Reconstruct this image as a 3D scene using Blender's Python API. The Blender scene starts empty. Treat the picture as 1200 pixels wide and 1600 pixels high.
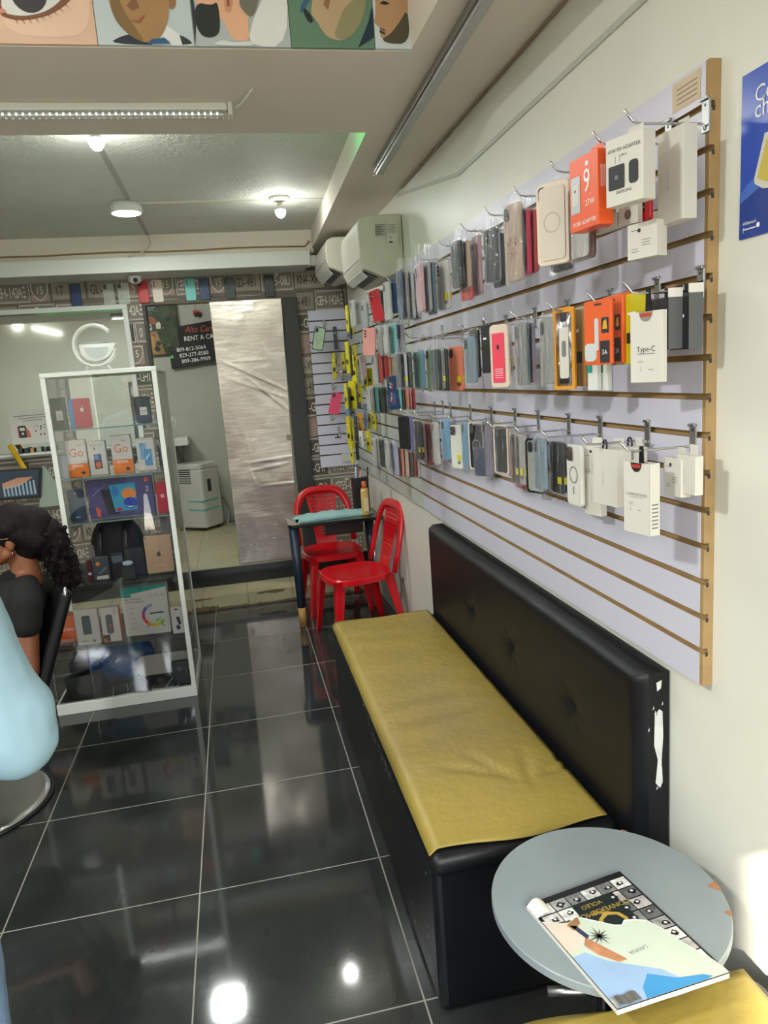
import bpy, bmesh, math, random
from mathutils import Vector, Matrix, Euler
random.seed(7)
S=bpy.context.scene; COL=S.collection
PI=math.pi; R=math.radians
# ---------------------------------------------------------------- camera
cd=bpy.data.cameras.new('camera'); cam=bpy.data.objects.new('camera',cd); COL.objects.link(cam)
cam.location=(0.27165,-4.0047,1.62493)
cam.rotation_euler=(1.38140082,0.0706779686,-0.206690476)
cd.sensor_fit='VERTICAL'; cd.sensor_height=36; cd.sensor_width=27; cd.lens=36*1137.719/1600; cd.clip_start=.02
S.camera=cam
# ---------------------------------------------------------------- light
w=bpy.data.worlds.new('world'); S.world=w; w.use_nodes=True
wn=w.node_tree.nodes; wl=w.node_tree.links; wn.clear()
wo=wn.new('ShaderNodeOutputWorld'); wb=wn.new('ShaderNodeBackground'); wb.inputs[0].default_value=(.80,.90,1,1); wb.inputs[1].default_value=3.0
wl.new(wb.outputs[0],wo.inputs[0])
def light(name,typ,loc,energy,color=(1,1,1),size=.1,rot=(0,0,0),sy=None):
    l=bpy.data.lights.new(name,typ); l.energy=energy; l.color=color
    o=bpy.data.objects.new(name,l); COL.objects.link(o); o.location=loc; o.rotation_euler=rot
    if typ=='AREA':
        l.size=size
        if sy: l.shape='RECTANGLE'; l.size_y=sy
    elif typ=='SUN': l.angle=R(.6)
    else: l.shadow_soft_size=size
    return o
# open sky over the street in front of the shop
light('street_skylight','AREA',(-.9,-8.2,4.2),620,(.93,.97,1),6,(R(62),0,0),3.5)
sun=light('sun','SUN',(0,-8,6),17,(1,.93,.8))
sd=Vector((.62,.78,-.60)); sun.rotation_euler=sd.to_track_quat('-Z','Y').to_euler()
S.view_settings.view_transform='Standard'; S.view_settings.look='None'; S.view_settings.gamma=1
S.view_settings.use_curve_mapping=False; S.view_settings.exposure=0.5
S.cycles.use_denoising=True; S.cycles.caustics_reflective=False; S.cycles.caustics_refractive=False; S.cycles.transparent_max_bounces=32; S.cycles.max_bounces=10; S.cycles.sample_clamp_indirect=6
# ---------------------------------------------------------------- materials
def lin(h):
    if isinstance(h,str):
        h=h.lstrip('#'); c=[int(h[i:i+2],16)/255 for i in (0,2,4)]
    else: c=list(h)
    return tuple(((x/12.92) if x<=.04045 else ((x+.055)/1.055)**2.4) for x in c)+(1,)
MATS={}
def mat(name,col='#888888',rough=.5,metal=0,var=.06,vs=8,bump=0,bs=60,spec=.5,emit=None,es=1,coat=0,trans=0,alpha=1):
    if name in MATS: return MATS[name]
    m=bpy.data.materials.new(name); m.use_nodes=True; nt=m.node_tree; n=nt.nodes; L=nt.links
    b=n['Principled BSDF']; c=lin(col)
    b.inputs['Roughness'].default_value=rough; b.inputs['Metallic'].default_value=metal
    b.inputs['Specular IOR Level'].default_value=spec; b.inputs['Coat Weight'].default_value=coat
    b.inputs['Transmission Weight'].default_value=trans; b.inputs['Alpha'].default_value=alpha
    tc=n.new('ShaderNodeTexCoord')
    if var:
        no=n.new('ShaderNodeTexNoise'); no.inputs['Scale'].default_value=vs; no.inputs['Detail'].default_value=4
        L.new(tc.outputs['Object'],no.inputs['Vector'])
        rp=n.new('ShaderNodeValToRGB'); rp.color_ramp.elements[0].position=.3; rp.color_ramp.elements[1].position=.7
        rp.color_ramp.elements[0].color=tuple(x*(1-var) for x in c[:3])+(1,); rp.color_ramp.elements[1].color=tuple(min(1,x*(1+var)) for x in c[:3])+(1,)
        L.new(no.outputs['Fac'],rp.inputs['Fac']); L.new(rp.outputs['Color'],b.inputs['Base Color'])
    else: b.inputs['Base Color'].default_value=c
    if bump:
        n2=n.new('ShaderNodeTexNoise'); n2.inputs['Scale'].default_value=bs; n2.inputs['Detail'].default_value=5
        L.new(tc.outputs['Object'],n2.inputs['Vector'])
        bp=n.new('ShaderNodeBump'); bp.inputs['Strength'].default_value=bump; bp.inputs['Distance'].default_value=.01
        L.new(n2.outputs['Fac'],bp.inputs['Height']); L.new(bp.outputs['Normal'],b.inputs['Normal'])
    if emit:
        b.inputs['Emission Color'].default_value=lin(emit); b.inputs['Emission Strength'].default_value=es
    MATS[name]=m; return m
def thin(name,tint='#ffffff',base=.04,edge=.5,rough=.02,bump=0,bs=30,gcol='#ffffff',diff=0):
    """thin clear sheet: transparent body with a glossy skin"""
    if name in MATS: return MATS[name]
    m=bpy.data.materials.new(name); m.use_nodes=True; nt=m.node_tree; n=nt.nodes; L=nt.links; n.clear()
    o=n.new('ShaderNodeOutputMaterial'); mx=n.new('ShaderNodeMixShader'); t=n.new('ShaderNodeBsdfTransparent'); g=n.new('ShaderNodeBsdfGlossy')
    t.inputs[0].default_value=lin(tint); g.inputs['Color'].default_value=lin(gcol); g.inputs['Roughness'].default_value=rough
    lw=n.new('ShaderNodeLayerWeight'); lw.inputs[0].default_value=.35
    mr=n.new('ShaderNodeMapRange'); mr.inputs['To Min'].default_value=base; mr.inputs['To Max'].default_value=edge
    L.new(lw.outputs['Fresnel'],mr.inputs['Value']); L.new(mr.outputs[0],mx.inputs[0]); L.new(t.outputs[0],mx.inputs[1]); L.new(mx.outputs[0],o.inputs[0])
    if diff:
        df=n.new('ShaderNodeBsdfDiffuse'); df.inputs[0].default_value=lin(gcol); m2=n.new('ShaderNodeMixShader'); m2.inputs[0].default_value=diff; L.new(g.outputs[0],m2.inputs[1]); L.new(df.outputs[0],m2.inputs[2]); L.new(m2.outputs[0],mx.inputs[2])
    else: L.new(g.outputs[0],mx.inputs[2])
    if bump:
        tc=n.new('ShaderNodeTexCoord'); mp=n.new('ShaderNodeMapping'); mp.inputs['Scale'].default_value=(1,1,.35)
        n2=n.new('ShaderNodeTexNoise'); n2.inputs['Scale'].default_value=bs; n2.inputs['Detail'].default_value=3
        L.new(tc.outputs['Object'],mp.inputs[0]); L.new(mp.outputs[0],n2.inputs['Vector'])
        bp=n.new('ShaderNodeBump'); bp.inputs['Strength'].default_value=bump; bp.inputs['Distance'].default_value=.02
        L.new(n2.outputs['Fac'],bp.inputs['Height']); L.new(bp.outputs['Normal'],g.inputs['Normal']); L.new(bp.outputs['Normal'],lw.inputs['Normal'])
    MATS[name]=m; return m
WHITE='#c9cac0'
M_wall=mat('wall_paint','#dcdbd0',.38,var=.03,vs=3,bump=.08,bs=18)
M_ceil=mat('ceiling_paint','#e2d9cb',.6,var=.02,vs=3,bump=.04)
M_stip=mat('stippled_ceiling','#d3d6cb',.7,var=.03,bump=.9,bs=45)
M_backwall=mat('grey_plaster','#a9aea2',.7,var=.04)
M_white=mat('white_plastic','#d6d8d2',.35,var=.02)
M_offw=mat('offwhite_plastic','#c9c6b8',.4,var=.03)
M_card=mat('white_card','#cfccc3',.55,var=.02)
M_ink=mat('ink_grey','#77777a',.6,var=0); M_inkd=mat('ink_dark','#2b2d31',.5,var=0); M_wink=mat('ink_white','#eceeee',.5,var=0)
M_lil=mat('lilac_laminate','#cac8d7',.3,var=.015,vs=2); M_lil2=mat('aged_laminate','#b7bdb6',.35,var=.03,vs=2)
M_mdf=mat('mdf_edge','#a08358',.7,var=.12,vs=20); M_slot=mat('slot_mdf','#8a7048',.8,var=.1); M_slot2=mat('slot_dark_mdf','#4a3b30',.8,var=.1)
M_chrome=mat('chrome','#c8c9ca',.2,1,var=0); M_steel=mat('satin_steel','#a9aaa8',.35,1,var=0)
M_black=mat('black_plastic','#141416',.35,var=0); M_leather=mat('black_leatherette','#0d0e11',.42,var=.2,vs=12,bump=.06,bs=90,spec=.32)
M_yel=mat('yellow_vinyl','#98843e',.42,var=.07,vs=3,bump=.3,bs=26)
def worn_patch(m):
    # rubbed, dull patch in the middle of the long seat
    n=m.node_tree.nodes; L=m.node_tree.links; b=n['Principled BSDF']; tc=n.new('ShaderNodeTexCoord'); mp=n.new('ShaderNodeMapping')
    mp.inputs['Location'].default_value=(-.86*3.6,1.72*1.6,0); mp.inputs['Scale'].default_value=(3.6,1.6,0); L.new(tc.outputs['Object'],mp.inputs[0])
    ln=n.new('ShaderNodeVectorMath'); ln.operation='LENGTH'; L.new(mp.outputs[0],ln.inputs[0]); no=n.new('ShaderNodeTexNoise'); no.inputs['Scale'].default_value=9; L.new(tc.outputs['Object'],no.inputs['Vector'])
    ad=n.new('ShaderNodeMath'); ad.operation='ADD'; L.new(ln.outputs['Value'],ad.inputs[0]); L.new(no.outputs['Fac'],ad.inputs[1])
    mr=n.new('ShaderNodeMapRange'); mr.inputs['From Min'].default_value=.6; mr.inputs['From Max'].default_value=1.5; mr.inputs['To Min'].default_value=.62; mr.inputs['To Max'].default_value=0; L.new(ad.outputs[0],mr.inputs['Value'])
    old=b.inputs['Base Color'].links[0].from_socket; mc=n.new('ShaderNodeMix'); mc.data_type='RGBA'; L.new(mr.outputs[0],mc.inputs[0]); L.new(old,mc.inputs[6]); mc.inputs[7].default_value=lin('#8c7a55'); L.new(mc.outputs[2],b.inputs['Base Color'])
worn_patch(M_yel)
M_red=mat('red_moulded_plastic','#c4121c',.22,var=.03)
M_glass=thin('clear_glass',base=.035,edge=.75,rough=0)
M_glassedge=mat('glass_edge','#6f948c',.15,var=0,spec=.6)
M_bag=thin('clear_bag',tint='#fbfbfc',base=.065,edge=.6,rough=.10,bump=1,bs=34,diff=.45)
M_mirror=mat('mirror_silver','#b9c0bd',.02,1,var=0)
def PM(c,r=.4): return mat('plastic_'+c.strip('#'),c,r,var=.02)
# ---------------------------------------------------------------- mesh builder
class MB:
    def __init__(s): s.v=[]; s.f=[]; s.m=[]; s.ms=[]; s.sm=[]; s.cur=0; s.smooth=False; s.X=Matrix()
    def mat(s,m,smooth=None):
        if m not in s.ms: s.ms.append(m)
        s.cur=s.ms.index(m)
        if smooth is not None: s.smooth=smooth
        return s
    def add(s,vs,fs):
        b=len(s.v); s.v+=[tuple(s.X@Vector(v)) for v in vs]
        for f in fs: s.f.append([b+i for i in f]); s.m.append(s.cur); s.sm.append(s.smooth)
        return s
    def box(s,x0,x1,y0,y1,z0,z1):
        return s.add([(x,y,z) for x in (x0,x1) for y in (y0,y1) for z in (z0,z1)],[(0,1,3,2),(4,6,7,5),(0,4,5,1),(2,3,7,6),(0,2,6,4),(1,5,7,3)])
    def prism(s,pts,d0,d1,ax='y'):
        """closed outline (a,b) extruded along an axis; ax y: a=x b=z; z: a=x b=y; x: a=y b=z"""
        f={'y':lambda a,b,d:(a,d,b),'z':lambda a,b,d:(a,b,d),'x':lambda a,b,d:(d,a,b)}[ax]
        n=len(pts); vs=[f(a,b,d0) for a,b in pts]+[f(a,b,d1) for a,b in pts]
        return s.add(vs,[list(range(n))[::-1],list(range(n,2*n))]+[[i,(i+1)%n,n+(i+1)%n,n+i] for i in range(n)])
    def poly(s,pts,d,ax='y'):
        f={'y':lambda a,b:(a,d,b),'z':lambda a,b:(a,b,d),'x':lambda a,b:(d,a,b)}[ax]
        return s.add([f(*p) for p in pts],[list(range(len(pts)))])
    def tube(s,path,r,n=8,cap=True,rz=None):
        P=[Vector(p) for p in path]; rs=r if isinstance(r,(list,tuple)) else [r]*len(P)
        vs=[];up=Vector((0,0,1))
        pu=None
        for i,p in enumerate(P):
            t=(P[min(i+1,len(P)-1)]-P[max(i-1,0)]).normalized()
            if pu is None:
                u=t.cross(up) if abs(t.dot(up))<.95 else t.cross(Vector((1,0,0)))
            else: u=pu-t*pu.dot(t)
            u.normalize(); pu=u; q=t.cross(u)
            for k in range(n):
                a=2*PI*k/n; vs.append(tuple(p+u*math.cos(a)*rs[i]+q*math.sin(a)*(rs[i] if rz is None else rz[i] if isinstance(rz,(list,tuple)) else rz)))
        fs=[[i*n+k,i*n+(k+1)%n,(i+1)*n+(k+1)%n,(i+1)*n+k] for i in range(len(P)-1) for k in range(n)]
        if cap: fs+=[list(range(n))[::-1],[(len(P)-1)*n+k for k in range(n)]]
        return s.add(vs,fs)
    def cyl(s,c,r,z0,z1,n=24): return s.tube([(c[0],c[1],z0),(c[0],c[1],z1)],r,n)
    def lathe(s,prof,n=32,c=(0,0)):
        vs=[(c[0]+r*math.cos(2*PI*k/n),c[1]+r*math.sin(2*PI*k/n),z) for r,z in prof for k in range(n)]
        m=len(prof); fs=[[i*n+k,i*n+(k+1)%n,(i+1)*n+(k+1)%n,(i+1)*n+k] for i in range(m-1) for k in range(n)]
        fs+=[list(range(n))[::-1],[(m-1)*n+k for k in range(n)]]
        return s.add(vs,fs)
    def ball(s,c,r,n=12,m=8):
        rx,ry,rz=r if isinstance(r,(tuple,list)) else (r,r,r)
        vs=[(c[0],c[1],c[2]-rz)]
        for i in range(1,m):
            a=-PI/2+PI*i/m
            vs+=[(c[0]+rx*math.cos(a)*math.cos(2*PI*k/n),c[1]+ry*math.cos(a)*math.sin(2*PI*k/n),c[2]+rz*math.sin(a)) for k in range(n)]
        vs.append((c[0],c[1],c[2]+rz)); L=len(vs)-1
        fs=[[0,1+(k+1)%n,1+k] for k in range(n)]
        for i in range(m-2): fs+=[[1+i*n+k,1+i*n+(k+1)%n,1+(i+1)*n+(k+1)%n,1+(i+1)*n+k] for k in range(n)]
        fs+=[[L,1+(m-2)*n+k,1+(m-2)*n+(k+1)%n] for k in range(n)]
        return s.add(vs,fs)
    def grid(s,fn,nu,nv,closeu=False):
        vs=[fn(i/nu,j/nv) for j in range(nv+1) for i in range(nu+1)]
        return s.add(vs,[[j*(nu+1)+i,j*(nu+1)+i+1,(j+1)*(nu+1)+i+1,(j+1)*(nu+1)+i] for j in range(nv) for i in range(nu)])
    def text(s,t,x,z,size,d=0,ax='y',align='CENTER',bold=0,ext=.0006,sx=1,rot=0,shear=0):
        """raised lettering; ax y: reads along +x seen from -y; x-: reads along -y seen from -x; z: lies on a top"""
        vs,fs=text_geo(t,align)
        c,q=math.cos(rot),math.sin(rot)
        def f(v):
            a=v[0]*size*sx; b=v[1]*size; a+=b*shear; a,b=a*c-b*q,a*q+b*c
            if ax=='y': return (x+a,d,z+b)
            if ax=='x-': return (d,x-a,z+b)
            return (x+a,z+b,d)
        return s.add([f(v) for v in vs],fs)
    def build(s,name,parent=None,bevel=0,seg=2,mods=None,loc=None):
        me=bpy.data.meshes.new(name); me.from_pydata(s.v,[],s.f)
        for m in s.ms: me.materials.append(m)
        me.polygons.foreach_set('material_index',s.m); me.polygons.foreach_set('use_smooth',[bool(x) for x in s.sm])
        me.validate(); me.update()
        o=bpy.data.objects.new(name,me); COL.objects.link(o)
        if parent: o.parent=parent
        if loc: o.location=loc
        if bevel:
            b=o.modifiers.new('bevel','BEVEL'); b.width=bevel; b.segments=seg; b.limit_method='ANGLE'; b.angle_limit=R(40); b.harden_normals=False
        return o
_TG={}
def text_geo(t,align):
    if (t,align) in _TG: return _TG[(t,align)]
    cu=bpy.data.curves.new('t','FONT'); cu.body=t; cu.size=1; cu.align_x=align; cu.align_y='CENTER'; cu.resolution_u=2
    o=bpy.data.objects.new('t',cu); COL.objects.link(o)
    dg=bpy.context.evaluated_depsgraph_get(); me=bpy.data.meshes.new_from_object(o.evaluated_get(dg))
    r=([tuple(v.co) for v in me.vertices],[list(p.vertices) for p in me.polygons])
    bpy.data.objects.remove(o); bpy.data.meshes.remove(me); bpy.data.curves.remove(cu)
    _TG[(t,align)]=r; return r
def rrect(w,h,r,cx=0,cz=0,n=5):
    P=[]
    for (sx,sz,a0) in ((1,1,0),(-1,1,90),(-1,-1,180),(1,-1,270)):
        for k in range(n+1):
            a=R(a0+90*k/n); P.append((cx+sx*(w/2-r)+r*math.cos(a),cz+sz*(h/2-r)+r*math.sin(a)))
    return P
def circ(cx,cz,r,n=20,rz=None): return [(cx+r*math.cos(2*PI*k/n),cz+(rz or r)*math.sin(2*PI*k/n)) for k in range(n)]
def ringp(mb,cx,cz,r0,r1,d,n=24,a0=0,a1=360,ax='y',rz=1):
    """flat ring (or arc) drawn on a face"""
    vs=[];f={'y':lambda a,b:(a,d,b),'z':lambda a,b:(a,b,d),'x':lambda a,b:(d,a,b)}[ax]
    for k in range(n+1):
        a=R(a0+(a1-a0)*k/n)
        vs+=[f(cx+r0*math.cos(a),cz+r0*rz*math.sin(a)),f(cx+r1*math.cos(a),cz+r1*rz*math.sin(a))]
    mb.add(vs,[[2*k,2*k+1,2*k+3,2*k+2] for k in range(n)])
def tag(o,label,cat,group=None,kind=None):
    if label: assert 4<=len(label.split())<=16,label; o['label']=label
    if cat: o['category']=cat
    if group: o['group']=group
    if kind: o['kind']=kind
    return o
def thing(name,label,cat,loc=(0,0,0),rz=0,group=None,rot=None):
    o=bpy.data.objects.new(name,None); COL.objects.link(o); o.location=loc; o.rotation_euler=rot or (0,0,rz); o.empty_display_size=.05
    return tag(o,label,cat,group)
def struct(name,mb,**k): o=mb.build(name,**k); o['kind']='structure'; return o
def copytree(o,parent=None):
    c=o.copy(); COL.objects.link(c)
    if parent: c.parent=parent
    for ch in list(o.children): copytree(ch,c)
    return c
# ================================================================ SETTING
XW=1.22; YB=1.68; YF=-5.2; XL=-3.4; ZP=.235; ZC=2.53
# floor: polished black tiles with pale joints
def floor_mat():
    m=mat('black_floor_tiles','#2d2f2e',.1,var=.3,vs=5,spec=.75); n=m.node_tree.nodes; L=m.node_tree.links; b=n['Principled BSDF']
    g=n.new('ShaderNodeNewGeometry'); sp=n.new('ShaderNodeSeparateXYZ'); L.new(g.outputs['Position'],sp.inputs[0])
    outs=[]
    for ax in ('X','Y'):
        a=n.new('ShaderNodeMath'); a.operation='PINGPONG'; a.inputs[1].default_value=.3; L.new(sp.outputs[ax],a.inputs[0])
        c=n.new('ShaderNodeMath'); c.operation='LESS_THAN'; c.inputs[1].default_value=.0022; L.new(a.outputs[0],c.inputs[0]); outs.append(c)
    # joints sit at whole multiples of 0.6 m
    mx=n.new('ShaderNodeMath'); mx.operation='MAXIMUM'; L.new(outs[0].outputs[0],mx.inputs[0]); L.new(outs[1].outputs[0],mx.inputs[1])
    old=b.inputs['Base Color'].links[0].from_socket; mc=n.new('ShaderNodeMix'); mc.data_type='RGBA'
    L.new(mx.outputs[0],mc.inputs[0]); L.new(old,mc.inputs[6]); mc.inputs[7].default_value=lin('#8f8c82'); L.new(mc.outputs[2],b.inputs['Base Color'])
    mr=n.new('ShaderNodeMapRange'); mr.inputs['To Min'].default_value=.07; mr.inputs['To Max'].default_value=.7
    L.new(mx.outputs[0],mr.inputs['Value']); L.new(mr.outputs[0],b.inputs['Roughness'])
    return m
M_floor=floor_mat()
struct('floor',MB().mat(M_floor).box(XL,XW+.1,YF,1.32,-.08,0))
def grouted(name,c,joint,sx,sy,rough=.4,w=.003,ax=('X','Y'),ox=0,oy=0):
    m=mat(name,c,rough,var=.1,vs=6); n=m.node_tree.nodes; L=m.node_tree.links; b=n['Principled BSDF']
    g=n.new('ShaderNodeNewGeometry'); sp=n.new('ShaderNodeSeparateXYZ'); L.new(g.outputs['Position'],sp.inputs[0]); outs=[]
    for a_,s_,o_ in ((ax[0],sx,ox),(ax[1],sy,oy)):
        s0=n.new('ShaderNodeMath'); s0.operation='ADD'; s0.inputs[1].default_value=o_; L.new(sp.outputs[a_],s0.inputs[0])
        a=n.new('ShaderNodeMath'); a.operation='PINGPONG'; a.inputs[1].default_value=s_/2; L.new(s0.outputs[0],a.inputs[0])
        c_=n.new('ShaderNodeMath'); c_.operation='LESS_THAN'; c_.inputs[1].default_value=w; L.new(a.outputs[0],c_.inputs[0]); outs.append(c_)
    mx=n.new('ShaderNodeMath'); mx.operation='MAXIMUM'; L.new(outs[0].outputs[0],mx.inputs[0]); L.new(outs[1].outputs[0],mx.inputs[1])
    old=b.inputs['Base Color'].links[0].from_socket; mc=n.new('ShaderNodeMix'); mc.data_type='RGBA'
    L.new(mx.outputs[0],mc.inputs[0]); L.new(old,mc.inputs[6]); mc.inputs[7].default_value=lin(joint); L.new(mc.outputs[2],b.inputs['Base Color'])
    return m
M_beige=grouted('beige_floor_tiles','#a39e80','#6d6a55',.33,.33,.3,ox=.13,oy=.05)
M_step=grouted('beige_step_tiles','#aaa382','#77735c',.33,4,.45,ox=.09)
# platform of the back room, with the step in front
mb=MB().mat(M_beige).box(XL,XW+.1,YB-.08,3.9,.02,ZP)
mb.mat(mat('black_riser','#0b0b0c',.3,var=0)).box(XL,XW,YB-.092,YB-.08,.08,ZP-.002)
struct('floor_platform',mb)
M_broken=mat('broken_plaster','#6e5c40',.9,var=.35,vs=14,bump=1,bs=30)
mb=MB().mat(M_step).box(XL,XW,1.30,YB-.09,0,.10)
# chipped tile face: jagged missing strips show brown bedding
random.seed(3)
def jag(x0,x1,zb,amp,n=26):
    top=[(x0+(x1-x0)*i/n,zb+amp*random.random()) for i in range(n+1)]
    return [(x0,.001)]+top+[(x1,.001)]
mb.mat(M_broken)
mb.poly(jag(-.30,.02,.022,.016),1.2985); mb.poly(jag(.02,.62,.006,.012),1.2985); mb.poly(jag(.7,1.2,.01,.02),1.2985)
mb.poly([(.30,.088),(.36,.094),(.43,.099),(.52,.092),(.50,.076),(.44,.07),(.37,.08),(.32,.076)],1.2983)
mb.poly([(-.24,.085),(-.15,.094),(-.02,.09),(-.03,.083),(-.18,.08)],1.2983)
struct('trim_step',mb)
# right wall (lower part glossy paint), left wall, street front
mb=MB().mat(M_wall); mb.box(XW,XW+.12,YF,3.9,0,3.4)
struct('wall_right',mb)
struct('wall_left',MB().mat(M_wall).box(XL-.1,XL,YF,3.9,0,3.4))
mb=MB().mat(M_wall)  .box(XL,-1.25,YF-.12,YF,0,3.4); mb.box(-1.25,XW+.1,YF-.12,YF,2.5,3.4)
struct('wall_front',mb)
struct('floor_pavement',MB().mat(mat('pavement','#c2bcae',.8,bump=.3)).box(-16,16,-22,YF,-.12,-.02))
# scuffed hole in the wall by the chair
mb=MB().mat(mat('hole_dark','#15120f',.9,var=0)); random.seed(5)
mb.poly([(.373+ .011*(1+.6*random.random())*math.cos(a*PI/6),.312+.02*(.6+.8*random.random())*math.sin(a*PI/6)) for a in range(12)],XW-.0006,'x')
struct('trim_wall_hole',mb)
# ceilings
mb=MB().mat(M_ceil)
mb.box(-3.4,.885,-1.76,-1.055,ZC,3.1)                 # cross beam
mb.prism([(.885,YF),(XW,YF),(XW,YB),(.955,YB),(.945,1.10),(.885,-1.055)],ZC,3.1,'z')  # soffit along the right wall
struct('ceiling_soffit',mb)
struct('ceiling_recess',MB().mat(M_stip).box(-3.4,.96,-1.055,1.45,2.655,2.75))
struct('ceiling_front',MB().mat(M_ceil).box(-3.4,.885,YF,-1.76,3.05,3.12))
mb=MB().mat(M_ceil).box(-3.4,.96,1.42,YB,2.5,2.75); mb.mat(mat('beam_paint','#d2d4cc',.5,var=.02)).box(-3.4,.905,1.33,YB,2.405,2.50)
struct('trim_back_beam',mb)
struct('ceiling_back_room',MB().mat(M_ceil).box(-3.4,1.3,1.5,3.9,2.75,2.85))
# ceiling board joint strips in the recess
mb=MB().mat(mat('board_joint','#a9aba0',.7,var=0)); mb.box(-.175,-.150,-1.05,1.42,2.652,2.6555); mb.box(-.18,.94,.50,.512,2.652,2.6555)
struct('trim_ceiling_joint',mb)
# wallpaper wall with number plate print
def plate_wall():
    W0=mat('wallpaper_ground','#6b6358',.7,var=.15,vs=6); pl=[mat('plate_brown','#8b8072',.6,var=.14,vs=14),mat('plate_taupe','#7b7166',.6,var=.14,vs=14),mat('plate_dark','#4b463f',.6,var=.14,vs=14),mat('plate_pale','#9d9482',.6,var=.14,vs=14),mat('plate_rose','#9b8078',.6,var=.2,vs=14)]
    lt=mat('plate_ink_light','#d6d0c2',.6,var=.05); dk=mat('plate_ink_dark','#2f2a25',.6,var=.05)
    mb=MB().mat(W0)
    mb.box(XL,-.285,YB,YB+.1,ZP,2.75); mb.box(-.285,.835,YB,YB+.1,2.222,2.75); mb.box(.835,XW,YB,YB+.1,ZP,2.75)
    random.seed(11)
    def clip(x0,x1,z0,z1):
        # plates that would cross the doorway are cut at its edge
        if z0<2.222:
            if x0<.835 and x1>-.285:
                if x0>=-.285 and x1<=.835: return None
                if x0<-.285 and x1>.835: return None
                if x0<-.285: x1=-.285
                else: x0=.835
        if x1>XW-.004: x1=XW-.004
        if x1-x0<.02: return None
        return x0,x1,z0,z1
    def quad(x0,x1,z0,z1,d,m):
        c=clip(x0,x1,z0,z1)
        if c: mb.mat(m).poly([(c[0],c[2]),(c[1],c[2]),(c[1],c[3]),(c[0],c[3])],YB-d)
    def plate(xc,zc,wd,ht,txt,base,ink,deco=None):
        quad(xc-wd/2,xc+wd/2,zc-ht/2,zc+ht/2,.0006,ink if ink is lt else dk)
        quad(xc-wd/2+.004,xc+wd/2-.004,zc-ht/2+.004,zc+ht/2-.004,.0009,pl[base])
        q=.007
        for (a,b,c_,e) in ((-wd/2+q*1.6,wd/2-q*1.6,ht/2-q*1.5,ht/2-q*1.2),(-wd/2+q*1.6,wd/2-q*1.6,-ht/2+q*1.2,-ht/2+q*1.5)):
            quad(xc+a,xc+b,zc+c_,zc+e,.0012,ink)
        ok=clip(xc-wd/2,xc+wd/2,zc-ht/2,zc+ht/2); n=len(txt); sp=(.183 if deco!='stars' else .170)/n; xs=xc-(.018 if deco=='stars' else 0)
        for i,chh in enumerate(txt):
            lx=xs+(i-(n-1)/2)*sp
            if ok and ok[0]+.012<lx<ok[1]-.010 and chh!=' ': mb.mat(ink).text(chh,lx,zc-.006,.098,YB-.0014,sx=.50)
        if ok and ok[1]-ok[0]>wd*.9:
            if deco=='stars':
                for k in (-1,0,1):
                    st=[(xc+wd/2-.032+(.012 if i%2==0 else .005)*math.sin(i*PI/5),zc+k*.032+(.012 if i%2==0 else .005)*math.cos(i*PI/5)) for i in range(10)]
                    mb.mat(ink).poly(st,YB-.0014)
            if deco=='ny': mb.mat(ink).text('NEW YORK',xc,zc+.045,.028,YB-.0014)
            if deco=='leaf': mb.mat(ink).poly([(xc+.0+.02*math.cos(i*PI/5)*(1 if i%2 else .5),zc+.045+.014*math.sin(i*PI/5)*(1 if i%2 else .5)) for i in range(10)],YB-.0014)
    def shield(xc,zc,wd,ht):
        quad(xc-wd/2,xc+wd/2,zc-ht/2,zc+ht/2,.0006,pl[4])
        if not clip(xc-wd/2,xc+wd/2,zc-ht/2,zc+ht/2) or clip(xc-wd/2,xc+wd/2,zc-ht/2,zc+ht/2)[1]-clip(xc-wd/2,xc+wd/2,zc-ht/2,zc+ht/2)[0]<wd*.95: return
        o=[(-.5,.45),(.5,.45),(.5,.1),(.42,-.15),(.22,-.38),(0,-.48),(-.22,-.38),(-.42,-.15),(-.5,.1)]
        mb.mat(lt).poly([(xc+a*wd*.92,zc+b*ht*.95) for a,b in o],YB-.0010); mb.mat(pl[1]).poly([(xc+a*wd*.84,zc+b*ht*.87) for a,b in o],YB-.0013)
        mb.mat(lt).text('15',xc,zc+.005,.075,YB-.0016,sx=.7)
    G=('p','GEH-142A',1,'lt','stars'); O=('p','0T55-08U',1,'lt','leaf'); J=('p','JGO-481',0,'dk','ny'); K=('p','KN4-XV1',3,'dk',None); D=('p','010-GH1',2,'lt',None); I=('p','IT 181',0,'dk',None); Q=('s',)
    # each row is listed from the right-hand corner leftwards
    top=[K,O,J,Q,G,Q,('p','15-TX',4,'lt',None),('p','GL-461',0,'dk',None),I,Q,G]
    rest=[[G,J,Q,O,K,Q,D],[O,D,K,Q,G,J],[G,Q,J,K,Q,O],[D,K,Q,G,J,Q,O]]
    for r in range(16):
        zc=2.352-.158*r
        if zc<ZP: break
        seq=top if r==0 else rest[(r-1)%4]
        x=1.055 if r==0 else (1.205,1.215,1.16,1.21)[(r-1)%4]; k=0
        if 8<=r<=9: seq=([G,D,Q,O,G,K] if r==8 else [O,D,K,G,O,Q,J])
        while x>-3.2:
            e=seq[k%len(seq)]; k+=1
            if e[0]=='p':
                plate(x-.115,zc,.232,.142,e[1],e[2],lt if e[3]=='lt' else dk,e[4]); x-=.240
            else: shield(x-.065,zc,.12,.14); x-=.135
    return mb
struct('wall_back',plate_wall())
# back room walls
struct('wall_back_room',MB().mat(M_backwall).box(-3.4,1.3,3.55,3.65,ZP,2.8))
# dark door frame right of the foil door
mb=MB().mat(mat('dark_frame','#33322f',.5,var=.08)); mb.box(.715,.834,YB-.03,YB+.1,ZP,2.222); mb.box(-.285,-.262,YB-.005,YB+.1,ZP,2.222)
struct('trim_door_frame',mb,bevel=.003)
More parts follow.
